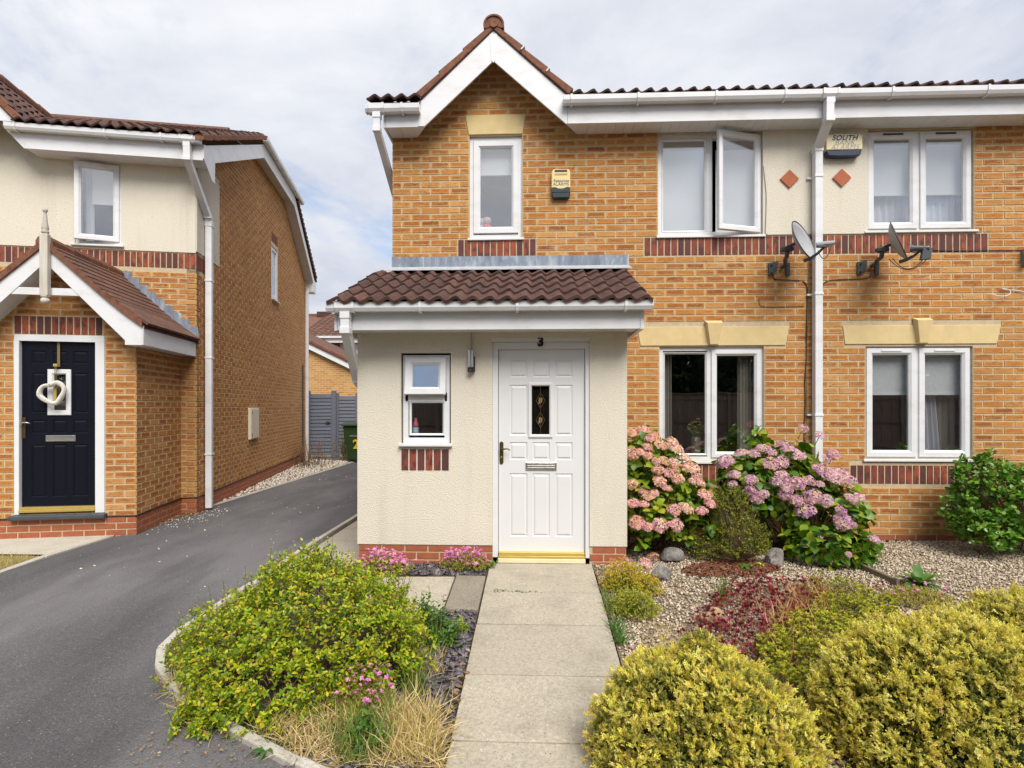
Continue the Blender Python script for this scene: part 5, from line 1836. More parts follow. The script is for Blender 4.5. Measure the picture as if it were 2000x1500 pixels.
vis = lambda x, y: in_view(x, y) & ((y > 3.0) | (x < 0.62) | ((x > 1.25) & (x < 1.5)) | (x > 2.6))
stones('gravel', 'cream and pink gravel covering the garden right of the path', [(0.56, 2.2), (5.6, 2.2), (5.6, 6.37), (0.56, 6.37)], 62000, (0.010, 0.027), 'gravel_stone', 0.62, -0.012, 0.6, vis)
stones('gravel', 'white stones scattered along the brick side wall', [(-4.93, 7.95), (-4.93, 14.9), (-6.6, 15.3), (-6.0, 12.5), (-5.1, 8.6)], 5200, (0.018, 0.045), 'white_stone', 0.62, 0.0, 0.6, None, 3)
stones('slate_chips', 'dark purple slate chips between the bush and the path', [(-1.25, 2.35), (-0.44, 2.2), (-0.44, 4.19), (-0.72, 4.19), (-0.95, 3.2)], 3600, (0.018, 0.05), 'slate_chip', 1, -0.006, 0.35, None, 1, None, True)
stones('slate_chips', 'dark slate chips along the porch plinth', [(-1.66, 4.89), (-0.45, 4.89), (-0.45, 5.26), (-1.66, 5.26)], 900, (0.018, 0.045), 'slate_chip', 1, -0.006, 0.35, None, 1, None, True)
stones('stray_stones', 'stray white stones lying on the driveway', [(DL + .1, 3.0), (-2.6, 4.2), (-2.6, 12), (DL + .1, 12)], 95, (0.006, 0.022), 'white_stone', 0.6, -0.010, 0.4, None, 5)
stones('stray_stones', 'grit and stones against the plinth of the left porch', [(-4.84, 6.2), (-4.3, 6.9), (-4.35, 7.8), (-4.80, 8.2)], 260, (0.006, 0.02), 'white_stone', 0.6, -0.010, 0.4, None, 6)


def rock(name, label, u, v, w, h, d, mat, seed, rz=0.0):
    x, y = gp(u, v)
    bm = bmesh.new()
    bmesh.ops.create_icosphere(bm, subdivisions=3, radius=0.5)
    r_ = random.Random(seed)
    pl_ = [(Vector((r_.gauss(0, 1), r_.gauss(0, 1), r_.gauss(0, 0.8))).normalized(), r_.uniform(0.30, 0.44)) for _ in range(11)]
    for vv in bm.verts:
        for n_, q_ in pl_:
            e = vv.co.dot(n_) - q_
            if e > 0:
                vv.co -= n_ * e
        vv.co *= 1 + r_.uniform(-0.015, 0.015)
        vv.co = Vector((vv.co.x * w, vv.co.y * d, vv.co.z * h))
    me = bpy.data.meshes.new(name)
    bm.to_mesh(me); bm.free()
    me.materials.append(MATS[mat])
    o = link(name, me, None, (x, y + d * 0.3, gz(y) + h * 0.22), (0, 0, rz))
    return tag(o, label, 'rock', 'rocks in the gravel garden')


rock('rock', 'grey boulder in the gravel beside the yellow saxifrage', 1292, 1134, 0.20, 0.19, 0.17, 'rock_grey', 4)
rock('rock', 'grey boulder half hidden under the mauve hydrangea', 1520, 1103, 0.26, 0.20, 0.2, 'rock_grey', 9, 0.6)
rock('rock', 'sandy orange stone among the red sedum', 1402, 1224, 0.26, 0.16, 0.18, 'rock_orange', 12, -0.5)
rock('rock', 'weathered stone under the pink hydrangea', 1316, 1096, 0.26, 0.17, 0.2, 'rock_grey', 17, 0.3)

# ================================================================== things on the walls
def alarm_cream():
    x0, z1 = px(1077, 331, YF - .05); x1, z0 = px(1114, 387, YF - .05)
    t_ = thing('alarm_box', 'small upright cream alarm box with dark base beside the little upper window', 'alarm box', ((x0 + x1) / 2, YF, (z0 + z1) / 2))
    w, h = (x1 - x0) / 2, (z1 - z0) / 2
    m = MB()
    out = [(-w * .86, h), (w * .86, h), (w, h * .75), (w, -h * .40), (-w, -h * .40), (-w, h * .75)]
    m.xz(list(reversed(out)), -0.062, -0.008)
    m.build('cover', 'alarm_cream', t_, bevel=0.012)
    base = [(-w, -h * .405), (w, -h * .405), (w * .98, -h * .75), (w * .86, -h), (-w * .86, -h), (-w * .98, -h * .75)]
    MB().xz(list(reversed(base)), -0.060, -0.008).build('base_cover', 'alarm_teal', t_, bevel=0.010)
    m = MB()
    for i in range(12):
        a_, b_ = -1 + 2 * i / 12, -1 + 2 * (i + 1) / 12
        f_ = lambda s_: -h * .52 - 0.010 * math.cos(s_ * math.pi * 1.5) + 0.010 * abs(s_)
        m.xz([(a_ * w * .985, -h * .60), (b_ * w * .985, -h * .60), (b_ * w * .985, f_(b_) + .028), (a_ * w * .985, f_(a_) + .028)], -0.0645, -0.058)
    m.build('lower_lens', 'alarm_teal', t_)
    MB().box(-w * .66, w * .66, -0.066, -0.060, h * .80, h * .93).build('solar_strip', 'black_plastic', t_)
    m = MB()
    for i in range(12):
        xx_ = -w * .62 + w * 1.24 * i / 11
        m.box(xx_ - .003, xx_ + .003, -0.0635, -0.060, h * .55, h * .68)
    m.build('sounder_grille', 'dark_brass', t_)
    text('lettering', 'Response', 0.046, 'print_blue', t_, (0, -0.063, h * .18), (R(90), 0, 0), 0.0008, 0.25, offset=0.0004)
    text('lettering', 'ALARMS', 0.050, 'print_blue', t_, (0, -0.063, -h * .06), (R(90), 0, 0), 0.0008, 0.0)
    text('logo_mark', 'V', 0.05, 'alarm_cream_pale', t_, (0, -0.0640, -h * .33), (R(90), 0, 0), 0.0004, 0.0).scale = (1.6, .35, 1)


alarm_cream()
x0, z1 = px(1611, 265, YF - .06); x1, z0 = px(1681, 307, YF - .06)
t_ = thing('alarm_box', 'wide cream and navy alarm box on the rendered strip right of the downpipe', 'alarm box', ((x0 + x1) / 2, YF - 0.012, (z0 + z1) / 2))
w, h = (x1 - x0) / 2, (z1 - z0) / 2
MB().xz([(-w, -h * .42), (w, -h * .42), (w, h * .93), (w * .5, h), (-w * .5, h), (-w, h * .93)], -0.085, -0.002).build('cover', 'alarm_cream_pale', t_, bevel=0.008)
MB().xz([(-w, -h * .44), (-w * .9, -h * .92), (-w * .4, -h), (w * .4, -h), (w * .9, -h * .92), (w, -h * .44)], -0.080, -0.002).build('base_cover', 'alarm_navy', t_, bevel=0.010)
text('lettering', 'SOUTH', 0.078, 'print_blue', t_, (0, -0.0865, h * .62), (R(90), 0, 0), 0.0008, 0.3, spacing=1.1, offset=0.002)
text('lettering', 'BANK', 0.078, 'print_faded', t_, (0, -0.0865, h * .20), (R(90), 0, 0), 0.0006, 0.3, spacing=1.1)
text('lettering', 'ALARMS', 0.078, 'print_faded', t_, (0, -0.0865, -h * .22), (R(90), 0, 0), 0.0004, 0.3, spacing=1.1)


def dish(u, v, label, yaw, tilt, rx, rz_, mount_u, mount_v, lnb, box_lnb, arm_root):
    """offset dish: axis turned by yaw to the right"""
    YD = YF - 0.34
    cx, cz = px(u, v, YD)
    t_ = thing('satellite_dish', label, 'satellite dish', (cx, YD, cz), 0, 'satellite dishes beside the downpipe')
    Rm = Matrix.Rotation(yaw, 3, 'Z') @ Matrix.Rotation(tilt, 3, 'X')    # local -y = dish axis
    m = MB()
    nr, na = 6, 28
    def P(r_, a, off):
        return Rm @ Vector((r_ * rx * math.cos(a), -(r_ ** 2) * 0.075 + off, r_ * rz_ * math.sin(a)))
    for i in range(nr):
        for k in range(na):
            a0, a1 = 2 * math.pi * k / na, 2 * math.pi * (k + 1) / na
            r0, r1 = i / nr, (i + 1) / nr
            m.face([P(r0, a0, 0), P(r1, a0, 0), P(r1, a1, 0), P(r0, a1, 0)] if i else [P(0, 0, 0), P(r1, a0, 0), P(r1, a1, 0)])
            m.face([P(r0, a1, 0.006), P(r1, a1, 0.006), P(r1, a0, 0.006), P(r0, a0, 0.006)] if i else [P(0, 0, .006), P(r1, a1, .006), P(r1, a0, .006)])
            if i == nr - 1:
                m.face([P(1, a0, 0), P(1, a0, .006), P(1, a1, .006), P(1, a1, 0)])
    m.build('reflector', 'dish_grey', t_, smooth=True)
    m = MB().tube([P(1.0, 2 * math.pi * k / 40, 0.003) for k in range(41)], 0.0065, 5).build('rim', 'dish_dark', t_, smooth=True)
    for dx_ in (-0.02, 0.02):
        c_ = P(0.42, -1.3 + dx_ * 8, -0.002)
        MB().tube([c_, c_ + Rm @ Vector((0, -0.004, 0))], 0.006, 8).build('bolt', 'dish_dark', t_)
    # arm and LNB
    lx, lz = px(lnb[0], lnb[1], YD - 0.22)
    L_ = Vector((lx - cx, -0.22, lz - cz))
    a0 = P(0.97, -math.pi / 2, 0.01)
    MB().tube([a0 + Vector((-0.04, 0.05, -0.01)), a0, a0 * 0.45 + L_ * 0.55 + Vector((0, 0, -0.012)), L_], [0.020, 0.018, 0.015, 0.014], 6).build('arm', 'dish_dark', t_)
    if not box_lnb:
        m = MB()
        m.tube([L_ + Vector((-0.075, 0.02, 0.025)), L_ + Vector((0.085, -0.03, 0.028))], [0.026, 0.022], 8)
        m.build('lnb', 'dish_grey', t_, smooth=False)
        MB().box(L_.x - 0.08, L_.x + 0.03, L_.y - 0.02, L_.y + 0.02, L_.z - 0.012, L_.z + 0.012).build('lnb_clamp', 'dish_dark', t_, bevel=0.004)
        loops = [(L_ + Vector((0.055, -0.02, 0.0)), L_ + Vector((-0.065, 0.01, -0.04)), 0.12)]
    else:
        MB().tube([L_ + Vector((-0.085, 0.04, 0.02)), L_ + Vector((-0.055, 0.025, 0.018)), L_ + Vector((0.06, -0.02, 0.005))], [0.042, 0.028, 0.026], 12).build('lnb', 'dish_dark', t_)
        MB().tube([L_ + Vector((-0.090, 0.043, 0.0205)), L_ + Vector((-0.0855, 0.0405, 0.020))], 0.036, 12).build('lnb_cap', 'dish_grey', t_)
        m = MB()
        q = [Vector((0.0, 0, 0)), Vector((0.09, -0.02, 0.012)), Vector((0.075, -0.02, -0.105)), Vector((-0.02, 0, -0.115))]
        for dy_ in (0,):
            m.prism([(p.x, p.z) for p in q], lambda a, c, d: (L_.x + a, L_.y + d, L_.z + c), -0.03, 0.012)
        m.build('lnb_body', 'dish_dark', t_, bevel=0.006)
        loops = [(L_ + Vector((0.01, 0, -0.11)), L_ + Vector((-0.22, 0.11, -0.06)), 0.11), (L_ + Vector((0.055, 0, -0.10)), L_ + Vector((-0.25, 0.12, -0.065)), 0.12)]
    for p, q, s_ in loops:
        pts = []
        for i in range(13):
            k_ = i / 12
            pp = p * (1 - k_) + q * k_
            pp.z -= s_ * 4 * k_ * (1 - k_) * 0.9
            pts.append(pp)
        MB().tube(pts, 0.0042, 5).build('lead', 'black_cable', t_, smooth=True)
    # mount: bent pole and wall plate
    mx_, mz_ = px(mount_u, mount_v, YF - 0.03)
    M_ = Vector((mx_ - cx, YF - 0.02 - YD, mz_ - cz))
    back = P(0.3, math.pi + 0.6, 0.05) + Vector((-0.03, 0.03, -0.02))
    MB().tube([back + Vector((0, 0, 0.05)), back + Vector((-0.01, 0.01, -0.06)), back * 0.55 + M_ * 0.45 + Vector((-0.005, -0.02, -0.02)), M_ + Vector((0.04, -0.03, 0.02)), M_], 0.022, 8).build('pole', 'dish_dark', t_, smooth=True)
    MB().box(back.x - 0.07, back.x + 0.05, back.y - 0.03, back.y + 0.03, back.z - 0.005, back.z + 0.035).tube([back + Vector((-.05, 0, .015)), P(0.15, math.pi, 0.012)], 0.02, 6).build('clamp', 'dish_dark', t_, bevel=0.004)
    for dx_ in (-0.085, 0.085):
        m = MB()
        m.prism([(-0.09, 0.055), (0.06, 0.075), (0.05, -0.03), (-0.05, -0.085), (-0.09, -0.08)] if dx_ < 0 else [(-0.03, 0.06), (0.03, 0.06), (0.03, -0.09), (-0.03, -0.09)],
                lambda a, c, d: (M_.x + dx_ * 0.9 + a * 0.7, M_.y + d, M_.z + c), -0.010, 0.012)
        m.build('wall_bracket', 'dish_dark', t_)
    for zz_ in (0.03, -0.06):
        MB().tube([(M_.x - 0.11, M_.y - 0.012, M_.z + zz_), (M_.x - 0.11, M_.y - 0.022, M_.z + zz_)], 0.010, 6).build('bolt', 'black_plastic', t_)
    return t_


dish(1557, 476, 'grey satellite dish left of the white downpipe with its arm crossing the pipe', R(44), R(-20), 0.235, 0.225, 1526, 523, (1611, 481), False, None)
dish(1741, 478, 'grey satellite dish right of the white downpipe with a boxy receiver', R(53), R(-20), 0.235, 0.222, 1700, 521, (1800, 487), True, None)


def cable(label, pts, r, mat='black_cable', clips=True, name='cable', y=YF - 0.012):
    P = []
    for q in pts:
        u, v = q[0], q[1]
        yy = q[2] if len(q) > 2 else y
        x, z = px(u, v, yy)
        P.append(Vector((x, yy, z)))
    # smooth the corners
    sm = [P[0]]
    for a_, b_, c_ in zip(P, P[1:], P[2:]):
        for k_ in (0.25, 0.5, 0.75):
            s0, s1 = a_.lerp(b_, 0.5 + k_ * 0.5), b_.lerp(c_, k_ * 0.5)
            sm.append(s0.lerp(s1, k_))
    sm.append(P[-1])
    o = MB().tube(sm, r, 5).build(name, mat, None, smooth=True)
    return tag(o, label, 'cable', 'cables on the brick wall')


cable('black cable from the left dish running down beside the downpipe', [(1509, 536), (1511, 545), (1522, 547), (1565, 547), (1574, 553), (1577, 565), (1576, 610), (1574, 660), (1576, 700), (1571, 740), (1573, 790), (1570, 835), (1571, 880)], 0.0048)
cable('thin brown cable dropping beside the black cable left of the downpipe', [(1579, 458), (1582, 463), (1581, 520), (1578, 560), (1580, 600), (1578, 640), (1573, 700), (1576, 760), (1574, 840), (1574, 880)], 0.0036, 'ribbon')
cable('black cable from the right dish bending down behind the downpipe', [(1702, 533), (1700, 541), (1690, 545), (1622, 546), (1608, 552), (1605, 565), (1605, 640), (1605, 760), (1604, 850), (1604, 880)], 0.0048)
cable('thin grey wire along the render edge by the open upper window', [(1491, 325), (1494, 350), (1497, 380), (1496, 430), (1494, 457), (1500, 460), (1530, 460), (1545, 458), (1575, 459), (1580, 470), (1580, 500)], 0.003, 'dish_dark', y=YF - 0.02)
cable('black cable running level across the brickwork at the far right', [(1822, 489), (1870, 490), (1940, 489), (2010, 489)], 0.004)
cable('short stub of black cable left of the cable run', [(1483, 583), (1482, 590), (1485, 598), (1495, 600), (1540, 599), (1570, 598)], 0.0028)
cable('curl of white cable hanging on the brickwork at the far right', [(1935, 573, YF - .03), (1945, 578, YF - .05), (1965, 579, YF - .06), (1975, 573, YF - .06), (1972, 565, YF - .05), (1952, 563, YF - .03), (1960, 566, YF - .02), (1990, 567, YF - .02), (2020, 575, YF - .02)], 0.005, 'wicker_white')

# wall lamp by the front door
lx, lz1 = px(919, 684, YP - .05); _, lz0 = px(919, 727, YP - .05)
t_ = thing('wall_lamp', 'slim steel cylinder wall lamp between the porch window and the white door', 'lamp', (lx, YP, 0))
MB().lathe([(0.026, lz0 + 0.045), (0.029, lz0 + 0.05), (0.029, lz1 - 0.004), (0.026, lz1)], 18, (0, -0.046, 0)).build('lamp_body', 'steel', t_, smooth=False)
MB().box(0.006, 0.040, -0.045, -0.001, lz0 + 0.01, lz0 + 0.15).build('bracket', 'black_plastic', t_, bevel=0.004)
MB().lathe([(0.020, lz0), (0.030, lz0 + 0.004), (0.030, lz0 + 0.046), (0.024, lz0 + 0.046)], 18, (0.002, -0.046, 0)).build('sensor_head', 'black_plastic', t_)
MB().lathe([(0.006, -0.006), (0.010, 0.0)], 10, (0.002, -0.078, lz0 + 0.02)).build('sensor_eye', 'steel', t_)
MB().tube([(0.004, -0.010, lz1 - 0.02), (0.004, -0.008, lz1 + 0.10), (0.002, -0.008, px(919, 641, YP)[1])], 0.005, 6).build('conduit', 'dish_grey', t_)

# things standing inside the windows
def lathe_thing(name, label, cat, mat, prof, loc):
    o = MB().lathe(prof, 20).build(name, mat, None, smooth=True, loc=loc)
    return tag(o, label, cat)


vx, vz = px(1378, 886, YF + .30)
vx = px(1360, 886, YF + .18)[0]
va = thing('flower_vase', 'glittering vase holding green flowers and one pink rose inside the lower window', 'vase', (vx, YF + 0.185, 0.90))
MB().lathe([(0.055, 0), (0.060, 0.02), (0.058, 0.2), (0.052, 0.235), (0.048, 0.238)], 20).build('vase_body', 'vase_glitter', va, smooth=True)
tx, tz = px(813, 850, YP + .16)
bt = thing('spray_bottle', 'pink and pale blue spray bottle inside the small porch window', 'bottle', (tx, YP + 0.13, fz(853)))
MB().lathe([(0.030, 0), (0.031, 0.01), (0.030, 0.085)], 16).build('bottle_body', 'bottle_blue', bt, smooth=True)
MB().lathe([(0.0305, 0.0855), (0.029, 0.115), (0.018, 0.14), (0.013, 0.16), (0.014, 0.175), (0.004, 0.178)], 16).build('bottle_top', 'bottle_pink', bt, smooth=True)
tx, tz = px(944, 436, YF + .16)
def doll(x, z, s_, lab, c1, c2):
    d_ = thing('soft_toy', lab, 'soft toy', (x, YF + 0.15, z))
    MB().lathe([(0.01, 0), (0.055 * s_, 0.01), (0.062 * s_, 0.05), (0.045 * s_, 0.085), (0.02, 0.10)], 14).build('toy_body', c1, d_, smooth=True)
    MB().lathe([(0.008, 0.088), (0.042 * s_, 0.10), (0.052 * s_, 0.135), (0.040 * s_, 0.17), (0.008, 0.185)], 14).build('toy_head', c2, d_, smooth=True)
doll(tx - 0.035, 3.545, 1.0, 'pale soft toy at the left inside the small upper window', 'toy_pale', 'toy_pale')
doll(tx + 0.045, 3.555, 1.0, 'red and pink soft toy inside the small upper window', 'toy_pink', 'toy_pale')

# ================================================================== the far end of the driveway
def slat_gate(name, label, cat, x0, x1, y, z1, posts, nsl, lock=None):
    t_ = thing(name, label, cat, (0, y, 0))
    for a_, b_, h_ in posts:
        MB().box(a_, b_, -0.05, 0.03, 0.0, h_).build('post', 'fence_grey', t_, bevel=0.004)
    for i in range(nsl):
        za, zb = 0.06 + (z1 - 0.12) * i / nsl, 0.06 + (z1 - 0.12) * (i + 1) / nsl
        m = MB()
        wv = [random.uniform(-0.008, 0.008) for _ in range(4)]
        for k_ in range(3):
            xa, xb = x0 + (x1 - x0) * k_ / 3, x0 + (x1 - x0) * (k_ + 1) / 3
            m.v += [(xa, -0.030, za + wv[k_]), (xb, -0.030, za + wv[k_ + 1]), (xb, -0.004, zb + 0.012), (xa, -0.004, zb + 0.012), (xa, -0.012, za + wv[k_]), (xb, -0.012, za + wv[k_ + 1]), (xb, 0.006, zb + 0.012), (xa, 0.006, zb + 0.012)]
            b_ = 8 * k_
            m.f += [(b_, b_ + 1, b_ + 2, b_ + 3), (b_ + 4, b_ + 7, b_ + 6, b_ + 5), (b_, b_ + 4, b_ + 5, b_ + 1), (b_ + 3, b_ + 2, b_ + 6, b_ + 7)]
        m.build('slat', 'fence_grey', t_)
    if lock:
        MB().box(lock[0] - .07, lock[0] + .05, -0.06, -0.031, lock[1] - .03, lock[1] + .03).build('latch', 'dark_brass', t_, bevel=0.006)
    return t_


slat_gate('garden_gate', 'grey gate of overlapping horizontal boards at the end of the driveway', 'gate', -6.66, -5.86, 15.95, 1.90, [(-6.80, -6.56, 1.94), (-5.93, -5.80, 1.95)], 17, (-6.02, 1.02))
slat_gate('garden_fence', 'grey overlap fence panel behind the green bin', 'fence', -5.79, -4.2, 16.02, 1.84, [(-5.80, -5.74, 1.88), (-5.24, -5.18, 1.88), (-4.2, -4.12, 1.88)], 17)
bn = thing('wheelie_bin', 'dark green wheelie bin with a yellow number at the corner of the porch', 'bin', (-4.82, 14.85, 0))
m = MB()
lo_, up_ = (0.215, 0.25), (0.285, 0.34)
m.v = [(-lo_[0], -lo_[1], 0.06), (lo_[0], -lo_[1], 0.06), (lo_[0], lo_[1], 0.06), (-lo_[0], lo_[1], 0.06), (-up_[0], -up_[1], 0.96), (up_[0], -up_[1], 0.96), (up_[0], up_[1], 0.96), (-up_[0], up_[1], 0.96)]
m.f = [(3, 2, 1, 0), (4, 5, 6, 7), (0, 1, 5, 4), (1, 2, 6, 5), (2, 3, 7, 6), (3, 0, 4, 7)]
m.build('bin_body', 'bin_green', bn, bevel=0.02)
MB().yz([(-0.39, 0.965), (0.34, 0.965), (0.34, 1.02), (-0.1, 1.07), (-0.36, 1.03), (-0.39, 1.0)], -0.31, 0.31).build('bin_lid', 'bin_green', bn, bevel=0.015)
for sx_ in (-1, 1):
    MB().tube([(sx_ * 0.20, 0.27, 0.10), (sx_ * 0.26, 0.27, 0.10)], 0.10, 16).build('bin_wheel', 'black_plastic', bn)
text('bin_number', '2', 0.34, 'print_yellow', bn, (0.07, -0.313, 0.47), (R(96), 0, 0), 0.001, 0, offset=0.01)
text('bin_lettering', 'REFUSE', 0.075, 'print_faded', bn, (0.02, -0.330, 0.70), (R(96), 0, 0), 0.001)
# lean-to garage and the house behind it
def P22(u, v, D):
    th = R(2.35)
    X_ = (u - 1000) / 1080 * D
    return X_ * math.cos(th) - D * math.sin(th), X_ * math.sin(th) + D * math.cos(th), CAM_Z + (793 - v) * D / 1080


a_, b_ = P22(590, 664, 20), P22(720, 726, 20)
sl_ = (b_[2] - a_[2]) / (b_[0] - a_[0])
ga_ = thing('garage', 'distant brick garage wall with a sloping white bargeboard above the grey gate', 'garage', (0, a_[1], 0))
gx0, gx1 = -10.5, -5.6
zt = lambda x: a_[2] + sl_ * (x - a_[0])
MB().xz([(gx0, 0), (gx1, 0), (gx1, zt(gx1) - .1), (gx0, zt(gx0) - .1)], 0, 5).build('wall', 'distant_brick', ga_)
MB().xz([(gx0, zt(gx0) - .20), (gx1 + .2, zt(gx1 + .2) - .20), (gx1 + .2, zt(gx1 + .2)), (gx0, zt(gx0))], -0.16, -0.13).build('bargeboard', 'white_upvc', ga_)
gr = MB().xz([(gx0, zt(gx0) + .002), (gx1 + .2, zt(gx1 + .2) + .002), (gx1 + .2, zt(gx1 + .2) + .10), (gx0, zt(gx0) + .10)], -0.20, 5).build('roof', 'red_brown_tile', ga_)
for i in range(14):
    x_ = gx0 + 0.36 * i
    MB().xz([(x_, zt(x_) + .06), (x_ + .34, zt(x_ + .34) + .04), (x_ + .34, zt(x_ + .34) + .13), (x_, zt(x_) + .155)], -0.215, 0.2).build('verge_tile', 'verge_red', gr)
D2 = 25.0
e0, e1 = P22(560, 662, D2), P22(760, 667, D2)
r0 = P22(600, 617, D2 + 3.2)
fh = thing('brick_house', 'distant house with a brown tiled roof and white windows behind the garage', 'house', (0, e0[1], 0))
hx0, hx1 = e0[0] - 4, e1[0] + 2
MB().box(hx0, hx1, 0, 7, 0, e0[2]).build('wall', 'distant_brick', fh)
MB().box(hx0, hx1, -0.36, -0.33, e0[2] - 0.22, e0[2]).build('fascia', 'white_upvc', fh)
MB().box(hx0, hx1, -0.47, -0.362, e0[2] - 0.02, e0[2] + 0.10).build('gutter', 'white_upvc', fh)
MB().box(hx0, hx1, -0.33, 0, e0[2] - 0.20, e0[2] - 0.18).build('soffit', 'white_upvc', fh)
rise = r0[2] - e0[2]
rf = MB().yz([(-0.4, e0[2] + 0.05), (3.2, r0[2]), (6.8, e0[2] + .05)], hx0, hx1).build('roof', 'red_brown_tile', fh)
T_f = pantile(0.30, 0.36, 'red_brown_tile')
fa = math.atan2(rise, 3.6)
nrw = int(math.hypot(rise, 3.6) / 0.30)
xs0 = P22(590, 640, D2)[0]
lay_tiles(rf, T_f, xs0, 12, -0.47, e0[2] + 0.055, fa, nrw, 0.30, 0.30)
MB().tube([(hx0, 3.2, r0[2]), (hx1, 3.2, r0[2])], 0.12, 8).build('ridge_tile', 'verge_red', rf)
cq = P22(632, 616, D2 + 3)
MB().box(cq[0] - .3, cq[0] + .3, 2.9, 3.5, r0[2] - .1, r0[2] + .17).build('ridge_vent', 'brown_tile', rf)
w0, w1 = P22(666, 672, D2), P22(708, 742, D2)
wn = MB().ring(w0[0], w1[0] + .4, w1[2], w0[2], [(0, 0.02), (0, -0.03), (0.07, -0.03), (0.07, 0.02)]).box(w0[0] + .62, w0[0] + .70, -0.03, 0.02, w1[2] + .07, w0[2] - .07).box(w0[0] + .07, w0[0] + .62, -0.025, 0.02, (w0[2] + w1[2]) / 2 - .03, (w0[2] + w1[2]) / 2 + .03).build('window', 'white_upvc', fh)
MB().box(w0[0] + .05, w1[0] + .35, -0.01, -0.004, w1[2] + .05, w0[2] - .05).build('pane', 'blind_white', wn)

# ================================================================== across the road (mirrored in the panes)
fb = thing('fence', 'brown board fence across the road behind the camera', 'fence', (0, -5.2, 0))
gb = gz(-5.2)
for i in range(21):
    x_ = -10 + 1.8 * i
    MB().box(x_ - .05, x_ + .05, 0.02, 0.12, gb, 1.95).build('post', 'fence_brown', fb)
for z_ in (0.2, 0.95, 1.72):
    MB().box(-10, 27, 0.055, 0.10, z_, z_ + 0.09).build('rail', 'fence_brown', fb)
plank = MB().box(0, 0.143, 0.03, 0.05, gb + 0.05, 1.90).mesh('plank', 'fence_brown')
for i in range(252):
    link('plank', plank, fb, (-10 + 0.146 * i, -0.006 * (i % 2) + 0.0, random.uniform(-0.012, 0.012)))
MB().box(-10, 27, 0.0, 0.13, 1.905, 1.94).build('capping', 'fence_brown', fb)

# ================================================================== plants
LEAF = ([(0, 0, 0), (-.26, .30, .05), (0, .32, 0), (.26, .30, .05), (-.22, .66, .02), (0, .70, -.03), (.22, .66, .02), (0, 1, -.14)],
        [(0, 2, 1), (0, 3, 2), (1, 2, 5, 4), (2, 3, 6, 5), (4, 5, 7), (5, 6, 7)])
BROAD = ([(0, 0, 0), (-.34, .22, .05), (0, .25, .0), (.34, .22, .05), (-.40, .52, .04), (0, .55, -.02), (.40, .52, .04), (-.22, .82, -.05), (0, .85, -.10), (.22, .82, -.05), (0, 1.04, -.2)],
         [(0, 2, 1), (0, 3, 2), (1, 2, 5, 4), (2, 3, 6, 5), (4, 5, 8, 7), (5, 6, 9, 8), (7, 8, 10), (8, 9, 10)])
OVAL = ([(0, 0, 0), (-.25, .25, .04), (0, .27, .0), (.25, .25, .04), (-.30, .60, .04), (0, .62, 0), (.30, .60, .04), (-.15, .9, 0), (.15, .9, 0), (0, 1, -.03)],
        [(0, 2, 1), (0, 3, 2), (1, 2, 5, 4), (2, 3, 6, 5), (4, 5, 9, 7), (5, 6, 8, 9)])
BLADE = ([(-.03, 0, 0), (.03, 0, 0), (-.028, .35, .05), (.028, .35, .05), (-.02, .7, .0), (.02, .7, .0), (0, 1, -.16)],
         [(0, 1, 3, 2), (2, 3, 5, 4), (4, 5, 6)])
UP = np.array([0, 0, 1.0])


def unit(n):
    return norm(rng.normal(size=(n, 3)))


def blob_points(blobs, n, lo=0.8, hi=1.04, zmin=None, low=-0.25, lump=0.0, xmin=None, ymax=None):
    """points near the outside of a union of ellipsoids, with outward normals"""
    B = np.array(blobs, float)
    area = (B[:, 3] * B[:, 4] + B[:, 3] * B[:, 5] + B[:, 4] * B[:, 5])
    P, N = [], []
    tot = 0
    while tot < n:
        k = rng.choice(len(B), size=n, p=area / area.sum())
        u = unit(n)
        b = B[k]
        r = rng.uniform(lo, hi, n)
        if lump:
            ph = u * 5.0 + k[:, None] * 2.3
            r = r * (1 + lump * (np.sin(ph[:, 0] * 1.3 + 1) * np.sin(ph[:, 1] * 1.7) + 0.6 * np.sin(ph[:, 2] * 2.9 + ph[:, 0] * 2.1)))
        p = b[:, :3] + b[:, 3:6] * u * r[:, None]
        nn = norm(u / b[:, 3:6])
        ok = u[:, 2] > low
        for j in range(len(B)):
            q = np.linalg.norm((p - B[j, :3]) / B[j, 3:6], axis=1)
            ok &= (q > lo * 0.97) | (k == j)
        ok &= p[:, 2] > gzv(p[:, 1]) + (0.01 if zmin is None else zmin)
        if xmin is not None:
            ok &= p[:, 0] > xmin
        if ymax is not None:
            ok &= p[:, 1] < ymax
        P.append(p[ok]); N.append(nn[ok]); tot += ok.sum()
    return np.concatenate(P)[:n], np.concatenate(N)[:n]


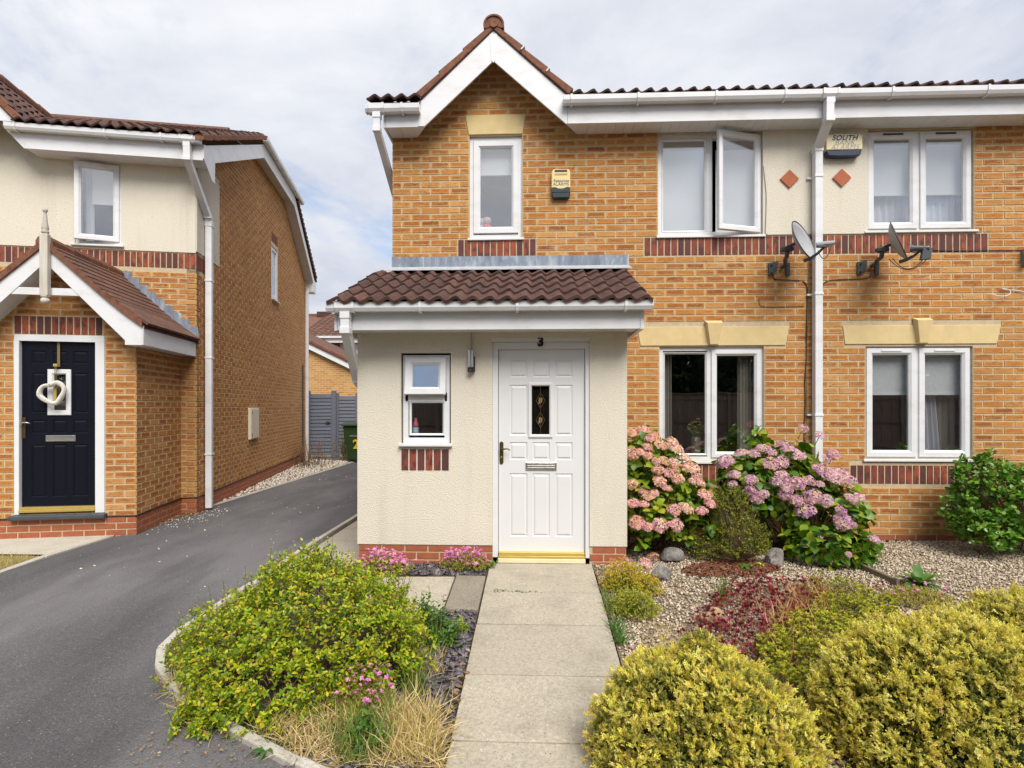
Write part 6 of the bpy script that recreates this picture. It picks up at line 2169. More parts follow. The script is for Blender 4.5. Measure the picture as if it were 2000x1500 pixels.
def shoots(P, N, length, nleaf, size, up=0.6, jit=0.5, spread=0.9, droop=0.0, taper=0.35):
    """leaves up short shoots that end at points P; returns matrices, places"""
    n = len(P)
    d = norm(N * 0.7 + UP * up + rng.normal(size=(n, 3)) * jit)
    L = length * rng.uniform(0.6, 1.3, n)
    t = (np.arange(nleaf) + 0.5) / nleaf
    ref = norm(np.cross(d, unit(n)))
    ref2 = np.cross(d, ref)
    base = P[:, None, :] - d[:, None, :] * (L[:, None, None] * (1 - t)[None, :, None])
    ang = (np.arange(nleaf) * 2.4)[None, :] + rng.uniform(0, 6.28, n)[:, None]
    rad = ref[:, None, :] * np.cos(ang)[..., None] + ref2[:, None, :] * np.sin(ang)[..., None]
    ax = norm(rad * spread + d[:, None, :] * 0.55 - UP * droop + rng.normal(size=(n, nleaf, 3)) * 0.2)
    nr = norm(d[:, None, :] * 0.8 + UP * 0.4 + rng.normal(size=(n, nleaf, 3)) * 0.3)
    s = size * (1 - taper * t)[None, :] * rng.uniform(0.65, 1.25, (n, nleaf))
    ax, nr, base, s = ax.reshape(-1, 3), nr.reshape(-1, 3), base.reshape(-1, 3), s.ravel()
    return frames(ax, nr, s), base, d, L


def twigs(name, parent, A, B_, r0, r1, mat='twig', n=4):
    """straight tapered twigs from A to B as one mesh"""
    d = norm(B_ - A)
    ref = norm(np.cross(d, np.array([0.31, 0.95, 0.12])))
    ref2 = np.cross(d, ref)
    k = len(A)
    V = np.zeros((k, 2 * n, 3))
    for i in range(n):
        a = 2 * math.pi * i / n
        off = ref * math.cos(a) + ref2 * math.sin(a)
        V[:, i] = A + off * r0
        V[:, n + i] = B_ + off * r1
    fs = []
    for j in range(k):
        for i in range(n):
            fs.append((j * 2 * n + i, j * 2 * n + (i + 1) % n, j * 2 * n + n + (i + 1) % n, j * 2 * n + n + i))
    me = bpy.data.meshes.new(name)
    me.from_pydata([tuple(v) for v in V.reshape(-1, 3)], [], fs)
    me.materials.append(MATS[mat])
    return link(name, me, parent, kind='stuff')


def plant(name, label, cat, loc, group=None):
    return thing(name, label, cat, loc, 0, group)


def rel(p, loc):
    return p - np.array(loc)[None, :]


def leaves_split(parent, loc, T, P, tmpl, mat, nind, name='leaf', mname='foliage', prefer=None):
    """nearest leaves become parts of their own, the rest one mass"""
    tv, tf = tmpl
    th = R(2.35)
    D = np.linalg.norm(P - np.array([0, 0, CAM_Z]), axis=1)
    sc = np.linalg.norm(T[:, :, 1], axis=1)
    score = sc / D
    if prefer is not None:
        score = score * prefer
    order = np.argsort(-score)
    ind, rest = order[:nind], order[nind:]
    if nind:
        me = bpy.data.meshes.new(name)
        me.from_pydata([tuple(v) for v in tv], [], tf)
        me.materials.append(MATS[mat])
        me.polygons.foreach_set('use_smooth', [True] * len(me.polygons))
        for i in ind:
            o = link(name, me, parent)
            M = Matrix.Identity(4)
            for r_ in range(3):
                for c_ in range(3):
                    M[r_][c_] = T[i, r_, c_]
                M[r_][3] = P[i, r_] - loc[r_]
            o.matrix_local = M
    me = scatter_mesh(mname, tv, tf, T[rest], rel(P[rest], loc), mat)
    return link(mname, me, parent, kind='stuff')


def facing(P, N):
    """1 when the surface looks at the camera, small behind"""
    v = norm(np.array([0, 0, CAM_Z]) - P)
    return np.clip((v * N).sum(1) + 0.25, 0.02, 1)


# ---- the big yellow-green bush by the driveway
loc = (-1.35, 3.35, gz(3.35))
sp = plant('spirea_bush', 'big yellow-green bush with bronze shoot tips between the driveway and the path', 'bush', loc)
BL_ = [(-1.33, 3.42, 0.10, 0.58, 0.50, 0.44), (-1.82, 3.36, -0.02, 0.40, 0.36, 0.34), (-1.00, 3.30, 0.02, 0.34, 0.36, 0.36), (-1.52, 3.02, -0.10, 0.40, 0.30, 0.30), (-1.72, 2.86, -0.17, 0.20, 0.16, 0.17), (-1.5, 3.55, 0.2, 0.34, 0.3, 0.38)]
P, N = blob_points(BL_, 2500, 0.80, 1.06, lump=0.13)
T, Q, d, L = shoots(P, N, 0.10, 9, 0.034, 0.55, 0.5)
face = np.repeat(facing(P, N), 9)
leaves_split(sp, loc, T, Q, LEAF, 'spirea_leaf', 300, prefer=face)
twigs('twigs', sp, rel(P - d * L[:, None] * 1.4, loc)[:900], rel(P - d * L[:, None] * .2, loc)[:900], 0.0020, 0.0009)
P2, N2 = blob_points(BL_, 60, 0.98, 1.02, low=0.25, lump=0.08)
T, Q, d, L = shoots(P2 + (N2 * 0.5 + UP * 0.7) * 0.10, N2 * 0.5 + UP * 0.4, 0.22, 9, 0.027, 0.9, 0.25)
link('tall_shoots', scatter_mesh('tall_shoots', *LEAF, T, rel(Q, loc), 'spirea_leaf'), sp, kind='stuff')
Pt = P2 + (N2 * 0.5 + UP * 0.7) * 0.10
twigs('shoot_stems', sp, rel(Pt - d * L[:, None] * 1.1, loc), rel(Pt, loc), 0.0022, 0.001)
st = rng.normal(size=(60, 3)) * np.array([0.16, 0.14, 0]) + np.array([-1.35, 3.3, gz(3.3)])
en, _ = blob_points(BL_, 60, 0.6, 0.85)
twigs('branches', sp, rel(st, loc), rel(en, loc), 0.006, 0.003)

# ---- clipped golden domes
def spray_template(seed):
    r_ = np.random.default_rng(seed)
    V, Fc, tip = [], [], []
    def dia(base, ax, nr, ln, w):
        ax = ax / np.linalg.norm(ax)
        x = np.cross(ax, nr); x /= np.linalg.norm(x)
        b = len(V)
        z = np.cross(x, ax)
        V.extend([base, base + ax * ln * .5 - x * w, base + ax * ln, base + ax * ln * .5 + x * w + z * w * .6])
        Fc.append((b, b + 1, b + 2, b + 3))
        tip.extend([base[1] * 1.0, min(1, base[1] + .15 + ln * .5), min(1.0, base[1] + .35 + ln * 1.0), min(1, base[1] + .15 + ln * .5)])
    for i in range(5):
        dia(np.array([0, 0.12 * i, 0.02 * i]), np.array([r_.normal() * .15, 1, r_.normal() * .15]), np.array([r_.normal(), 0, 1]), .32, .06)
    for i in range(4):
        for s_ in (-1, 1):
            y = .12 + .19 * i + r_.uniform(-.04, .04)
            ax = np.array([s_ * r_.uniform(.5, .95), r_.uniform(.6, 1), r_.uniform(-.35, .55)])
            dia(np.array([0, y, 0.]), ax, np.array([r_.normal() * .5, r_.normal() * .3, 1]), r_.uniform(.22, .38) * (1.1 - .15 * i), .075)
            dia(np.array([s_ * .12, y + .14, 0.05]), ax * np.array([.3, 1, 1.3]), np.array([r_.normal(), 0, 1]), r_.uniform(.16, .28), .065)
    return np.array(V), Fc, np.clip(np.array(tip), 0, 1)


def dome(label, blob, n, size, seed, tuft=None):
    loc = (blob[0], blob[1], gz(blob[1]))
    t_ = plant('golden_shrub', label, 'shrub', loc, 'clipped golden domes at the front of the garden')
    bl = [blob] + ([tuft] if tuft else [])
    K = 6
    for k in range(3):
        P, N = blob_points(bl, n // (3 * K), 0.90, 1.02, low=-0.5, lump=0.022)
        keep = facing(P, N) > 0.03
        P, N = P[keep], N[keep]
        ax0 = norm(N * 0.9 + UP * 0.45 + rng.normal(size=P.shape) * 0.35)
        sc0 = rng.uniform(0.75, 1.35, len(P))
        rc0 = rng.random(len(P))
        P, N, ax0, sc0, rc0 = (np.repeat(q, K, 0) for q in (P, N, ax0, sc0, rc0))
        d = norm(ax0 * 0.55 + UP * 0.25 + rng.normal(size=P.shape) * 0.55)
        tv, tf, tip = spray_template(seed + k)
        s_ = size * rng.uniform(0.65, 1.15, len(P)) * sc0
        T = frames(d, norm(rng.normal(size=P.shape) * 0.45 + N * 1.0), s_)
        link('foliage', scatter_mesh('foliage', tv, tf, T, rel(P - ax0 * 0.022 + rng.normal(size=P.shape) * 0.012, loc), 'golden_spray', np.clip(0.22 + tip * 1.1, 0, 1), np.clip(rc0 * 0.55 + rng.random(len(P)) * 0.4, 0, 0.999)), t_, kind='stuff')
    P, N = blob_points([blob], 260, 0.80, 0.98, low=-0.2)
    twigs('twigs', t_, rel(np.array(loc) + (P - np.array(loc)) * 0.35, loc), rel(P, loc), 0.005, 0.0016)
    tv, tf, tip = spray_template(seed + 7)
    P, N = blob_points(bl, int(n * 1.5), 0.80, 0.92, low=-0.5, lump=0.035)
    keep = facing(P, N) > 0.03
    P, N = P[keep], N[keep]
    d = norm(N * 0.8 + UP * 0.2 + rng.normal(size=P.shape) * 0.7)
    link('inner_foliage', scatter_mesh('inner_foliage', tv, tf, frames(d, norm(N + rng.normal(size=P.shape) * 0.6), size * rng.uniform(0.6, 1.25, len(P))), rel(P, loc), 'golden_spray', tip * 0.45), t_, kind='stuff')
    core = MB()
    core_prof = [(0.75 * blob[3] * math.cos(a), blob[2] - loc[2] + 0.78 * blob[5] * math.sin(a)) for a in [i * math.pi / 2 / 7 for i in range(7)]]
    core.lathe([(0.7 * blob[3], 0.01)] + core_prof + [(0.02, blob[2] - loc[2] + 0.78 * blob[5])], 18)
    core.build('shade_core', 'inner_dark', t_)  # solid dark core blocks see-through; its colour stands in for inner shade
    return t_


dome('golden dome shrub nearest the path, its left side touching the slabs', (0.775, 2.60, -0.11, 0.525, 0.50, 0.475), 8000, 0.034, 20, (0.80, 2.70, 0.31, 0.09, 0.09, 0.09))
dome('largest golden dome shrub at the lower right corner', (2.10, 2.84, -0.13, 0.70, 0.56, 0.575), 10500, 0.034, 30)
dome('golden dome shrub behind the largest one at the right edge', (3.02, 3.42, -0.06, 0.50, 0.48, 0.45), 6500, 0.034, 40)


# ---- hydrangeas
def floret_head(seed, nflo, dome_h):
    r_ = np.random.default_rng(seed)
    V, Fc, rnd = [], [], []
    for i in range(nflo):
        t = (i + .5) / nflo
        rr = math.sqrt(t)
        a = i * 2.39996
        phi = rr * 1.35
        c = np.array([math.sin(phi) * math.cos(a) * .5, math.sin(phi) * math.sin(a) * .5, (math.cos(phi) - .2) * dome_h])
        c *= r_.uniform(.9, 1.08)
        nn = np.array([math.sin(phi) * math.cos(a), math.sin(phi) * math.sin(a), math.cos(phi) + .25])
        nn = nn + r_.normal(size=3) * .35
        nn /= np.linalg.norm(nn)
        x = np.cross(nn, r_.normal(size=3)); x /= np.linalg.norm(x)
        y = np.cross(nn, x)
        s = r_.uniform(.075, .11)
        q = r_.random() * .55
        for k in range(4):
            ca, sa = math.cos(k * math.pi / 2), math.sin(k * math.pi / 2)
            u = x * ca + y * sa
            w = -x * sa + y * ca
            b = len(V)
            V.extend([c, c + u * s * .62 + w * s * .5 + nn * s * .12, c + u * s * 1.1 + nn * s * .0, c + u * s * .62 - w * s * .5 + nn * s * .12])
            Fc.append((b, b + 1, b + 2, b + 3))
            rnd.extend([q] * 4)
    me = bpy.data.meshes.new('flower_head')
    me.from_pydata([tuple(v) for v in V], [], Fc)
    at = me.attributes.new('rnd', 'FLOAT', 'POINT')
    at.data.foreach_set('value', np.array(rnd, dtype=np.float32))
    return me


def hit_blobs(u, v, blobs, grow=1.0):
    th = R(2.35)
    X_ = (u - 1000) / 1080
    d = np.array([X_ * math.cos(th) - math.sin(th), X_ * math.sin(th) + math.cos(th), (793 - v) / 1080])
    o = np.array([0, 0, CAM_Z])
    best = None
    for b in blobs:
        c, r_ = np.array(b[:3]), np.array(b[3:6]) * grow
        A = ((d / r_) ** 2).sum(); Bq = 2 * ((o - c) / r_ * d / r_).sum(); Cq = (((o - c) / r_) ** 2).sum() - 1
        disc = Bq * Bq - 4 * A * Cq
        if disc >= 0:
            t = (-Bq - math.sqrt(disc)) / (2 * A)
        else:
            t = -Bq / (2 * A)
            if disc < -0.9 * A: continue
        if best is None or t < best[0]:
            p = o + d * t
            best = (t, p, norm((p - c) / r_ ** 2))
    if best is None:
        t = 5.75 / d[1]
        best = (t, o + d * t, np.array([0, -1.0, 0.3]))
    return best


def hydrangea(name, label, loc, blobs, heads, hmat, nshoot, lsize, xmin=None, seed=0, tail=()):
    t_ = plant(name, label, 'hydrangea', loc)
    P, N = blob_points(blobs, nshoot, 0.74, 1.07, low=-0.55, lump=0.06, xmin=xmin, ymax=6.33)
    T, Q, d, L = shoots(P, N, 0.16, 6, lsize, 0.35, 0.35, 1.15, 0.22, 0.2)
    leaves_split(t_, loc, T, Q, BROAD, 'hydrangea_leaf', 300, prefer=np.repeat(facing(P, N), 6))
    base = np.array(loc)[None, :] + rng.normal(size=(nshoot, 3)) * np.array([0.14, 0.10, 0])
    twigs('stems', t_, rel(base, loc)[:nshoot // 3], rel(P, loc)[:nshoot // 3], 0.005, 0.003)
    protos = []
    for k in range(5):
        me = floret_head(seed + k, 62, 0.36)
        me.materials.append(MATS[hmat])
        protos.append(me)
    for i, (u, v, w) in enumerate(heads):
        tt, p, nn = hit_blobs(u, v, blobs, 1.03)
        sz = w / 1080 * tt * 1.12
        ax = norm(nn * 0.7 + UP * 0.75 + np.array([0, -0.25, 0]) + rng.normal(size=3) * 0.15)
        x = norm(np.cross(ax, unit(1)[0])); y = np.cross(ax, x)
        o = link('flower_head', protos[i % 5], t_)
        M = Matrix.Identity(4)
        for r_ in range(3):
            M[r_][0], M[r_][1], M[r_][2] = x[r_] * sz, y[r_] * sz, ax[r_] * sz
            M[r_][3] = p[r_] - loc[r_] - ax[r_] * sz * .05
        o.matrix_local = M
        MB().tube([Vector(p) - Vector(loc) - Vector(ax) * 0.16, Vector(p) - Vector(loc)], 0.0035, 4).build('flower_stem', 'green_blade', o if False else t_)
    return t_


c3 = lambda L_, ox_, oy_, k_: [(ox_ + x / k_, oy_ + y / k_, w) for x, y, w in L_]
HB1 = [(1.14, 5.86, 0.78, 0.40, 0.36, 0.50), (1.48, 5.80, 0.50, 0.36, 0.36, 0.46), (1.20, 5.62, 0.36, 0.36, 0.36, 0.36), (1.62, 5.66, 0.34, 0.24, 0.26, 0.30)]
hd1 = [(80, 130, 22), (190, 105, 24), (260, 190, 20), (320, 170, 20), (390, 260, 26), (500, 230, 24), (540, 300, 26), (240, 280, 19), (80, 350, 24), (160, 335, 18), (240, 370, 18), (330, 430, 16), (420, 425, 18), (520, 450, 24), (640, 400, 22), (690, 500, 32), (350, 515, 22), (460, 550, 20), (515, 510, 16), (560, 615, 22), (370, 640, 25), (440, 715, 20), (760, 595, 20), (800, 660, 18), (835, 780, 26), (895, 870, 24), (190, 735, 18), (250, 795, 21), (310, 765, 18), (80, 675, 20), (85, 870, 23), (200, 880, 19), (515, 940, 24), (650, 925, 28), (810, 950, 21), (130, 1070, 28), (240, 1115, 20), (370, 1100, 26), (540, 1095, 27), (890, 775, 14), (710, 640, 14)]
hydrangea('pink_hydrangea', 'pink and dusty orange hydrangea in the corner beside the porch', (1.28, 5.85, 0.0), HB1, c3(hd1, 1220, 820, 5.357), 'pink_floret', 270, 0.092, 0.93, 100)
HB2 = [(2.50, 5.86, 0.60, 0.56, 0.40, 0.46), (2.92, 5.76, 0.42, 0.46, 0.42, 0.42), (2.18, 5.86, 0.70, 0.32, 0.32, 0.32), (2.78, 5.46, 0.16, 0.40, 0.34, 0.24), (2.62, 6.02, 0.88, 0.42, 0.24, 0.26), (2.45, 6.12, 1.12, 0.14, 0.12, 0.18), (3.16, 5.56, 0.12, 0.22, 0.22, 0.16)]
hd2 = [(540, 80, 19), (710, 148, 19), (150, 285, 28), (60, 330, 24), (230, 310, 20), (370, 262, 30), (450, 325, 30), (515, 350, 22), (240, 425, 34), (335, 405, 26), (350, 550, 27), (285, 590, 24), (490, 615, 28), (385, 655, 26), (370, 720, 24), (710, 490, 34), (780, 525, 36), (860, 565, 30), (920, 510, 26), (1000, 590, 26), (610, 590, 20), (700, 625, 18), (775, 385, 22), (835, 335, 24), (630, 745, 32), (770, 775, 24), (480, 785, 24), (560, 872, 34), (765, 832, 12), (50, 580, 20), (40, 680, 26), (70, 740, 24), (160, 720, 18), (1010, 770, 24), (1100, 755, 22), (920, 880, 20), (935, 990, 34), (1240, 1165, 20), (990, 1315, 12), (1040, 1025, 12)]
hd2 = c3(hd2, 1460, 820, 5.0) + [(1414, 902, 32), (1434, 926, 22), (1448, 884, 24), (1430, 946, 18), (1466, 937, 20), (1472, 962, 26), (1480, 975, 20), (1425, 900, 18)]
hydrangea('mauve_hydrangea', 'tall mauve hydrangea below the lower window and the downpipe', (2.62, 5.8, 0.0), HB2, hd2, 'mauve_floret', 350, 0.108, None, 200)
# two fallen pink heads by the porch corner
for (u, v) in ((1276, 1090), (1261, 1103)):
    x, y = gp(u, v + 8)
    me = floret_head(int(u), 55, 0.5); me.materials.append(MATS['pink_floret'])
    o = link('hydrangea_bloom', me, None, (x, y, gz(y) + 0.045), (R(-35), R(12), u), 0, 'faded pink hydrangea bloom lying low by the grey boulder, the %s one' % ('upper' if u == 1276 else 'lower'))
    o.scale = (.12, .12, .12)
    tag(o, None, 'flower', 'blooms lying by the boulder')

# ---- small box shrub between the hydrangeas
loc = (1.98, 5.42, 0.0)
bx = plant('box_shrub', 'small dark box shrub with yellowing tips between the two hydrangeas', 'shrub', loc)
BB = [(2.00, 5.40, 0.22, 0.27, 0.22, 0.24), (1.95, 5.58, 0.50, 0.24, 0.22, 0.22), (1.72, 5.5, 0.10, 0.2, 0.16, 0.14)]
P, N = blob_points(BB, 1100, 0.7, 1.05, lump=0.1, low=-0.5)
T, Q, d, L = shoots(P, N, 0.07, 9, 0.021, 0.5, 0.5)
link('foliage', scatter_mesh('foliage', *OVAL, T, rel(Q, loc), 'box_leaf'), bx, kind='stuff')
twigs('twigs', bx, rel(np.array(loc) + (P - np.array(loc)) * 0.2, loc)[:300], rel(P, loc)[:300], 0.003, 0.001)

# ---- glossy evergreen at the right edge
loc = (4.95, 5.85, 0.0)
ev = plant('evergreen_shrub', 'dense glossy green shrub against the brick wall at the right edge', 'shrub', loc)
EB = [(5.00, 5.86, 0.46, 0.74, 0.42, 0.46), (4.62, 5.88, 0.74, 0.28, 0.28, 0.28), (5.40, 5.80, 0.62, 0.5, 0.4, 0.36), (4.50, 5.70, 0.26, 0.26, 0.26, 0.24)]
P, N = blob_points(EB, 950, 0.78, 1.04, lump=0.09, low=-0.5, ymax=6.33)
T, Q, d, L = shoots(P, N, 0.09, 7, 0.062, 0.6, 0.45, 0.95, 0.0, 0.2)
leaves_split(ev, loc, T, Q, OVAL, 'evergreen_leaf', 300, prefer=np.repeat(facing(P, N), 7))
twigs('twigs', ev, rel(np.array(loc) + (P - np.array(loc)) * 0.2, loc)[:260], rel(P * 0.9 + np.array(loc) * 0.1, loc)[:260], 0.004, 0.0015)


# ---- low plants
def patch_points(poly_px, n, jitter=0.0):
    pl_ = [gp(u, v) for u, v in poly_px]
    xs_ = [p[0] for p in pl_]; ys_ = [p[1] for p in pl_]
    X_, Y_ = [], []
    tot = 0
    while tot < n:
        x = rng.uniform(min(xs_), max(xs_), n * 2); y = rng.uniform(min(ys_), max(ys_), n * 2)
        k = in_poly(x, y, pl_)
        X_.append(x[k]); Y_.append(y[k]); tot += k.sum()
    x, y = np.concatenate(X_)[:n], np.concatenate(Y_)[:n]
    return np.stack([x, y, gzv(y)], -1)


def blades(name, parent, loc, P, h, mat, lean=0.5, w=1.0, kind='stuff', droop=0.0):
    n = len(P)
    ax = norm(UP + rng.normal(size=(n, 3)) * lean - UP * droop * rng.random((n, 1)))
    s = h * rng.uniform(0.5, 1.2, n)
    T = frames(ax, norm(rng.normal(size=(n, 3)) + UP * 0.2), np.stack([s * w, s, s], -1))
    return link(name, scatter_mesh(name, *BLADE, T, rel(P, loc), mat), parent, kind=kind)


def rosette_template(nl, seed, cup=0.5, wd=0.22):
    r_ = np.random.default_rng(seed)
    V, Fc = [], []
    for i in range(nl):
        a = i * 2.4
        el = cup + 0.7 * i / nl
        ax = np.array([math.cos(a) * math.cos(el), math.sin(a) * math.cos(el), math.sin(el)])
        x = np.array([-math.sin(a), math.cos(a), 0])
        nz = np.cross(x, ax)
        ln = r_.uniform(.35, .5) * (1.1 - .4 * i / nl)
        b = len(V)
        base = np.array([0, 0, .08 * i / nl])
        V.extend([base, base + ax * ln * .55 - x * ln * wd + nz * .02, base + ax * ln, base + ax * ln * .55 + x * ln * wd + nz * .02])
        Fc.append((b, b + 1, b + 2, b + 3))
    V = np.array(V)
    return V[:, [0, 2, 1]] * np.array([1, 1, -1]), Fc      # axis along y


def heads(name, parent, loc, P, size, mat, tmpl, lean=0.35):
    n = len(P)
    ax = norm(UP + rng.normal(size=(n, 3)) * lean)
    T = frames(ax, unit(n), size * rng.uniform(0.6, 1.25, n))
    return link(name, scatter_mesh(name, *tmpl, T, rel(P, loc), mat), parent, kind='stuff')


def stalked(parent, loc, P, hh, size, mat, stem_mat, nl=10, seed=1, lean=0.25, sname='stems', hname='rosettes'):
    n = len(P)
    off = rng.normal(size=(n, 3)) * np.array([lean, lean, 0]) * hh
    top_ = P + off + UP * (hh * rng.uniform(0.5, 1.15, n))[:, None]
    twigs(sname, parent, rel(P, loc), rel(top_, loc), 0.0018, 0.0014, stem_mat, 3)
    heads(hname, parent, loc, top_, size, mat, rosette_template(nl, seed))
    return top_


def ctr(poly):
    x, y = gp(sum(p[0] for p in poly) / len(poly), sum(p[1] for p in poly) / len(poly))
    return (x, y, gz(y))


# red sedum
pl1 = [(1330, 1262), (1360, 1215), (1390, 1180), (1440, 1150), (1520, 1142), (1600, 1150), (1625, 1175), (1560, 1230), (1560, 1280), (1500, 1318), (1430, 1300), (1380, 1280)]
loc = ctr(pl1)
rs = plant('red_sedum', 'dark red sedum patch around the sandy stone in the gravel', 'plant', loc)
stalked(rs, loc, patch_points(pl1, 620), 0.09, 0.062, 'red_sedum', 'rust_blade', 12, 3)
stalked(rs, loc, patch_points([(1480, 1320), (1500, 1250), (1570, 1220), (1600, 1270), (1560, 1320)], 240), 0.06, 0.036, 'orange_sedum', 'rust_blade', 12, 5, sname='orange_stems', hname='orange_rosettes')
stalked(rs, loc, patch_points([(1640, 1160), (1690, 1140), (1780, 1150), (1700, 1190), (1640, 1190)], 40), 0.06, 0.03, 'red_sedum', 'rust_blade', 12, 6, sname='outer_stems', hname='outer_rosettes')
# red-brown straw through it
pl2 = [(1520, 1330), (1500, 1240), (1540, 1170), (1610, 1150), (1640, 1200), (1590, 1290)]
loc = ctr(pl2)
rg = plant('rusty_grass', 'rusty orange dead stalks between the red and the green sedum', 'grass', loc)
blades('stalks', rg, loc, patch_points(pl2, 520), 0.24, 'rust_blade', 0.8, 0.5, droop=0.5)
blades('straw', rg, loc, patch_points(pl2, 240), 0.17, 'straw_blade', 0.8, 0.5, droop=0.5)
# green sedum
pl3 = [(1470, 1300), (1520, 1250), (1600, 1195), (1690, 1180), (1760, 1200), (1740, 1240), (1640, 1300), (1560, 1370), (1520, 1360)]
loc = ctr(pl3)
gs = plant('green_sedum', 'olive green sedum cushion between the golden domes', 'plant', loc)
pp = patch_points(pl3, 1300)
pp[:, 2] += 0.05 * (0.5 + 0.5 * np.sin(pp[:, 0] * 9) * np.sin(pp[:, 1] * 11))
stalked(gs, loc, pp, 0.095, 0.052, 'green_sedum', 'green_blade', 13, 8, 0.3)
yy = pp[rng.choice(len(pp), 26)] + UP * 0.085
heads('yellow_flowers', gs, loc, yy, 0.03, 'yellow_petal', rosette_template(9, 2, 0.3))
blades('blades', gs, loc, patch_points(pl3, 160), 0.13, 'straw_blade', 0.5, 0.5)
# more sedum on the far side of the red patch
pl4 = [(1560, 1175), (1590, 1135), (1660, 1150), (1700, 1170), (1640, 1190)]
loc = ctr(pl4)
g2 = plant('green_sedum', 'loose green and yellow sedum stems behind the red sedum', 'plant', loc)
stalked(g2, loc, patch_points(pl4, 170), 0.10, 0.042, 'green_sedum', 'green_blade', 12, 12, 0.3)

# yellow saxifrage mounds by the path
def mound(name, label, cat, blobs, n, tmpl, size, mat, extra=None):
    loc = (blobs[0][0], blobs[0][1], gz(blobs[0][1]))
    t_ = plant(name, label, cat, loc)
    P, N = blob_points(blobs, n, 0.7, 1.05, low=-0.1, lump=0.1)
    d = norm(N * 0.5 + UP * 0.8 + rng.normal(size=P.shape) * 0.4)
    T = frames(d, unit(len(P)), size * rng.uniform(0.6, 1.3, len(P)))
    link('foliage', scatter_mesh('foliage', *tmpl, T, rel(P, loc), mat), t_, kind='stuff')
    base = np.array(loc) + (P - np.array(loc)) * np.array([0.7, 0.7, 0.1])
    twigs('stems', t_, rel(base, loc)[:n // 3], rel(P, loc)[:n // 3], 0.0012, 0.0008, 'green_blade', 3)
    return t_, loc, P, N


def gblob(u, v, wpx, hpx, dpt=1.0):
    """low mound whose picture is about wpx by hpx with its foot at (u, v)"""
    x, y = gp(u, v)
    D = math.hypot(x, y)
    return (x, y + wpx / 1080 * D / 2 * dpt, gz(y) + 0.0, wpx / 1080 * D / 2, wpx / 1080 * D / 2 * dpt, hpx / 1080 * D)


FINE = rosette_template(7, 21, 0.9, 0.13)
t_, loc, P, N = mound('yellow_saxifrage', 'feathery yellow mound with a few pink flowers by the right porch corner', 'plant', [gblob(1225, 1165, 95, 62, 0.6), gblob(1268, 1168, 60, 40, 0.6)], 1500, FINE, 0.040, 'saxifrage')
k = P[:, 2] > np.quantile(P[:, 2], 0.72)
heads('pink_flowers', t_, loc, P[k][:46] + UP * 0.025, 0.026, 'pink_petal', rosette_template(7, 2, 0.2, 0.3))
blades('green_blades', t_, loc, patch_points([(1190, 1150), (1230, 1140), (1250, 1190), (1200, 1190)], 160), 0.12, 'green_blade', 0.35, 0.6)
mound('yellow_saxifrage', 'yellow-green mound with creamy flowers in front of the feathery yellow one', 'plant', [gblob(1250, 1216, 88, 52, 0.6), gblob(1222, 1200, 50, 40, 0.6)], 1300, FINE, 0.036, 'saxifrage_green')
# green tufts growing in the joint along the path
def tuft(name, label, cat, poly, n, h, mat, lean=0.5, w=0.7, extra=None):
    loc = ctr(poly)
    t_ = plant(name, label, cat, loc)
    blades('blades', t_, loc, patch_points(poly, n), h, mat, lean, w)
    return t_, loc


tuft('weed_tuft', 'fresh green weeds along the path edge beside the yellow mounds', 'weeds', [(1176, 1160), (1186, 1160), (1204, 1215), (1190, 1212)], 130, 0.09, 'green_blade', 0.6, 1.0)
tuft('weed_tuft', 'fresh green weeds in the path edge near the first golden dome', 'weeds', [(1194, 1222), (1208, 1222), (1220, 1262), (1206, 1262)], 110, 0.10, 'fresh_leaf', 0.6, 1.2)
tuft('dry_moss_tuft', 'orange-brown dry tuft on the slab edge left of the first golden dome', 'weeds', [(1192, 1320), (1222, 1312), (1240, 1330), (1200, 1334)], 260, 0.05, 'rust_blade', 0.8, 0.5)
tuft('grass_tuft', 'thin upright green grass in the gravel left of the red sedum', 'grass', [(1392, 1172), (1418, 1166), (1424, 1180), (1398, 1184)], 90, 0.20, 'green_blade', 0.2, 0.35)
tuft('straw_tuft', 'pale straw scattered in the gravel around the red sedum', 'grass', [(1270, 1262), (1330, 1235), (1400, 1262), (1420, 1305), (1340, 1300), (1280, 1300)], 420, 0.085, 'straw_blade', 1.1, 0.4)
tuft('straw_tuft', 'small dry weeds in the gravel between the path and the red sedum', 'grass', [(1235, 1235), (1265, 1215), (1320, 1225), (1300, 1258), (1250, 1262)], 120, 0.09, 'straw_blade', 0.5, 0.4)
# pink flowers low by the first dome
def thrift(label, blob, nflower, spread, dry=0.5, fsize=0.030, stem=0.07, n=900):
    t_, loc, P, N = mound('thrift', label, 'flowers', [blob], n, FINE, 0.034, 'saxifrage_green')
    if dry:
        k = rng.random(len(P)) < dry
        heads('dry_foliage', t_, loc, P[k] - UP * 0.008, 0.036, 'straw_blade', FINE)
    idx = rng.choice(len(P), nflower)
    top_ = P[idx] + UP * stem * rng.uniform(0.4, 1.1, (nflower, 1)) + rng.normal(size=(nflower, 3)) * 0.012
    twigs('flower_stems', t_, rel(P[idx], loc), rel(top_, loc), 0.0012, 0.0009, 'green_blade', 3)
    heads('flowers', t_, loc, top_, fsize, 'pink_petal', rosette_template(11, 4, 0.15, 0.34))
    return t_, loc


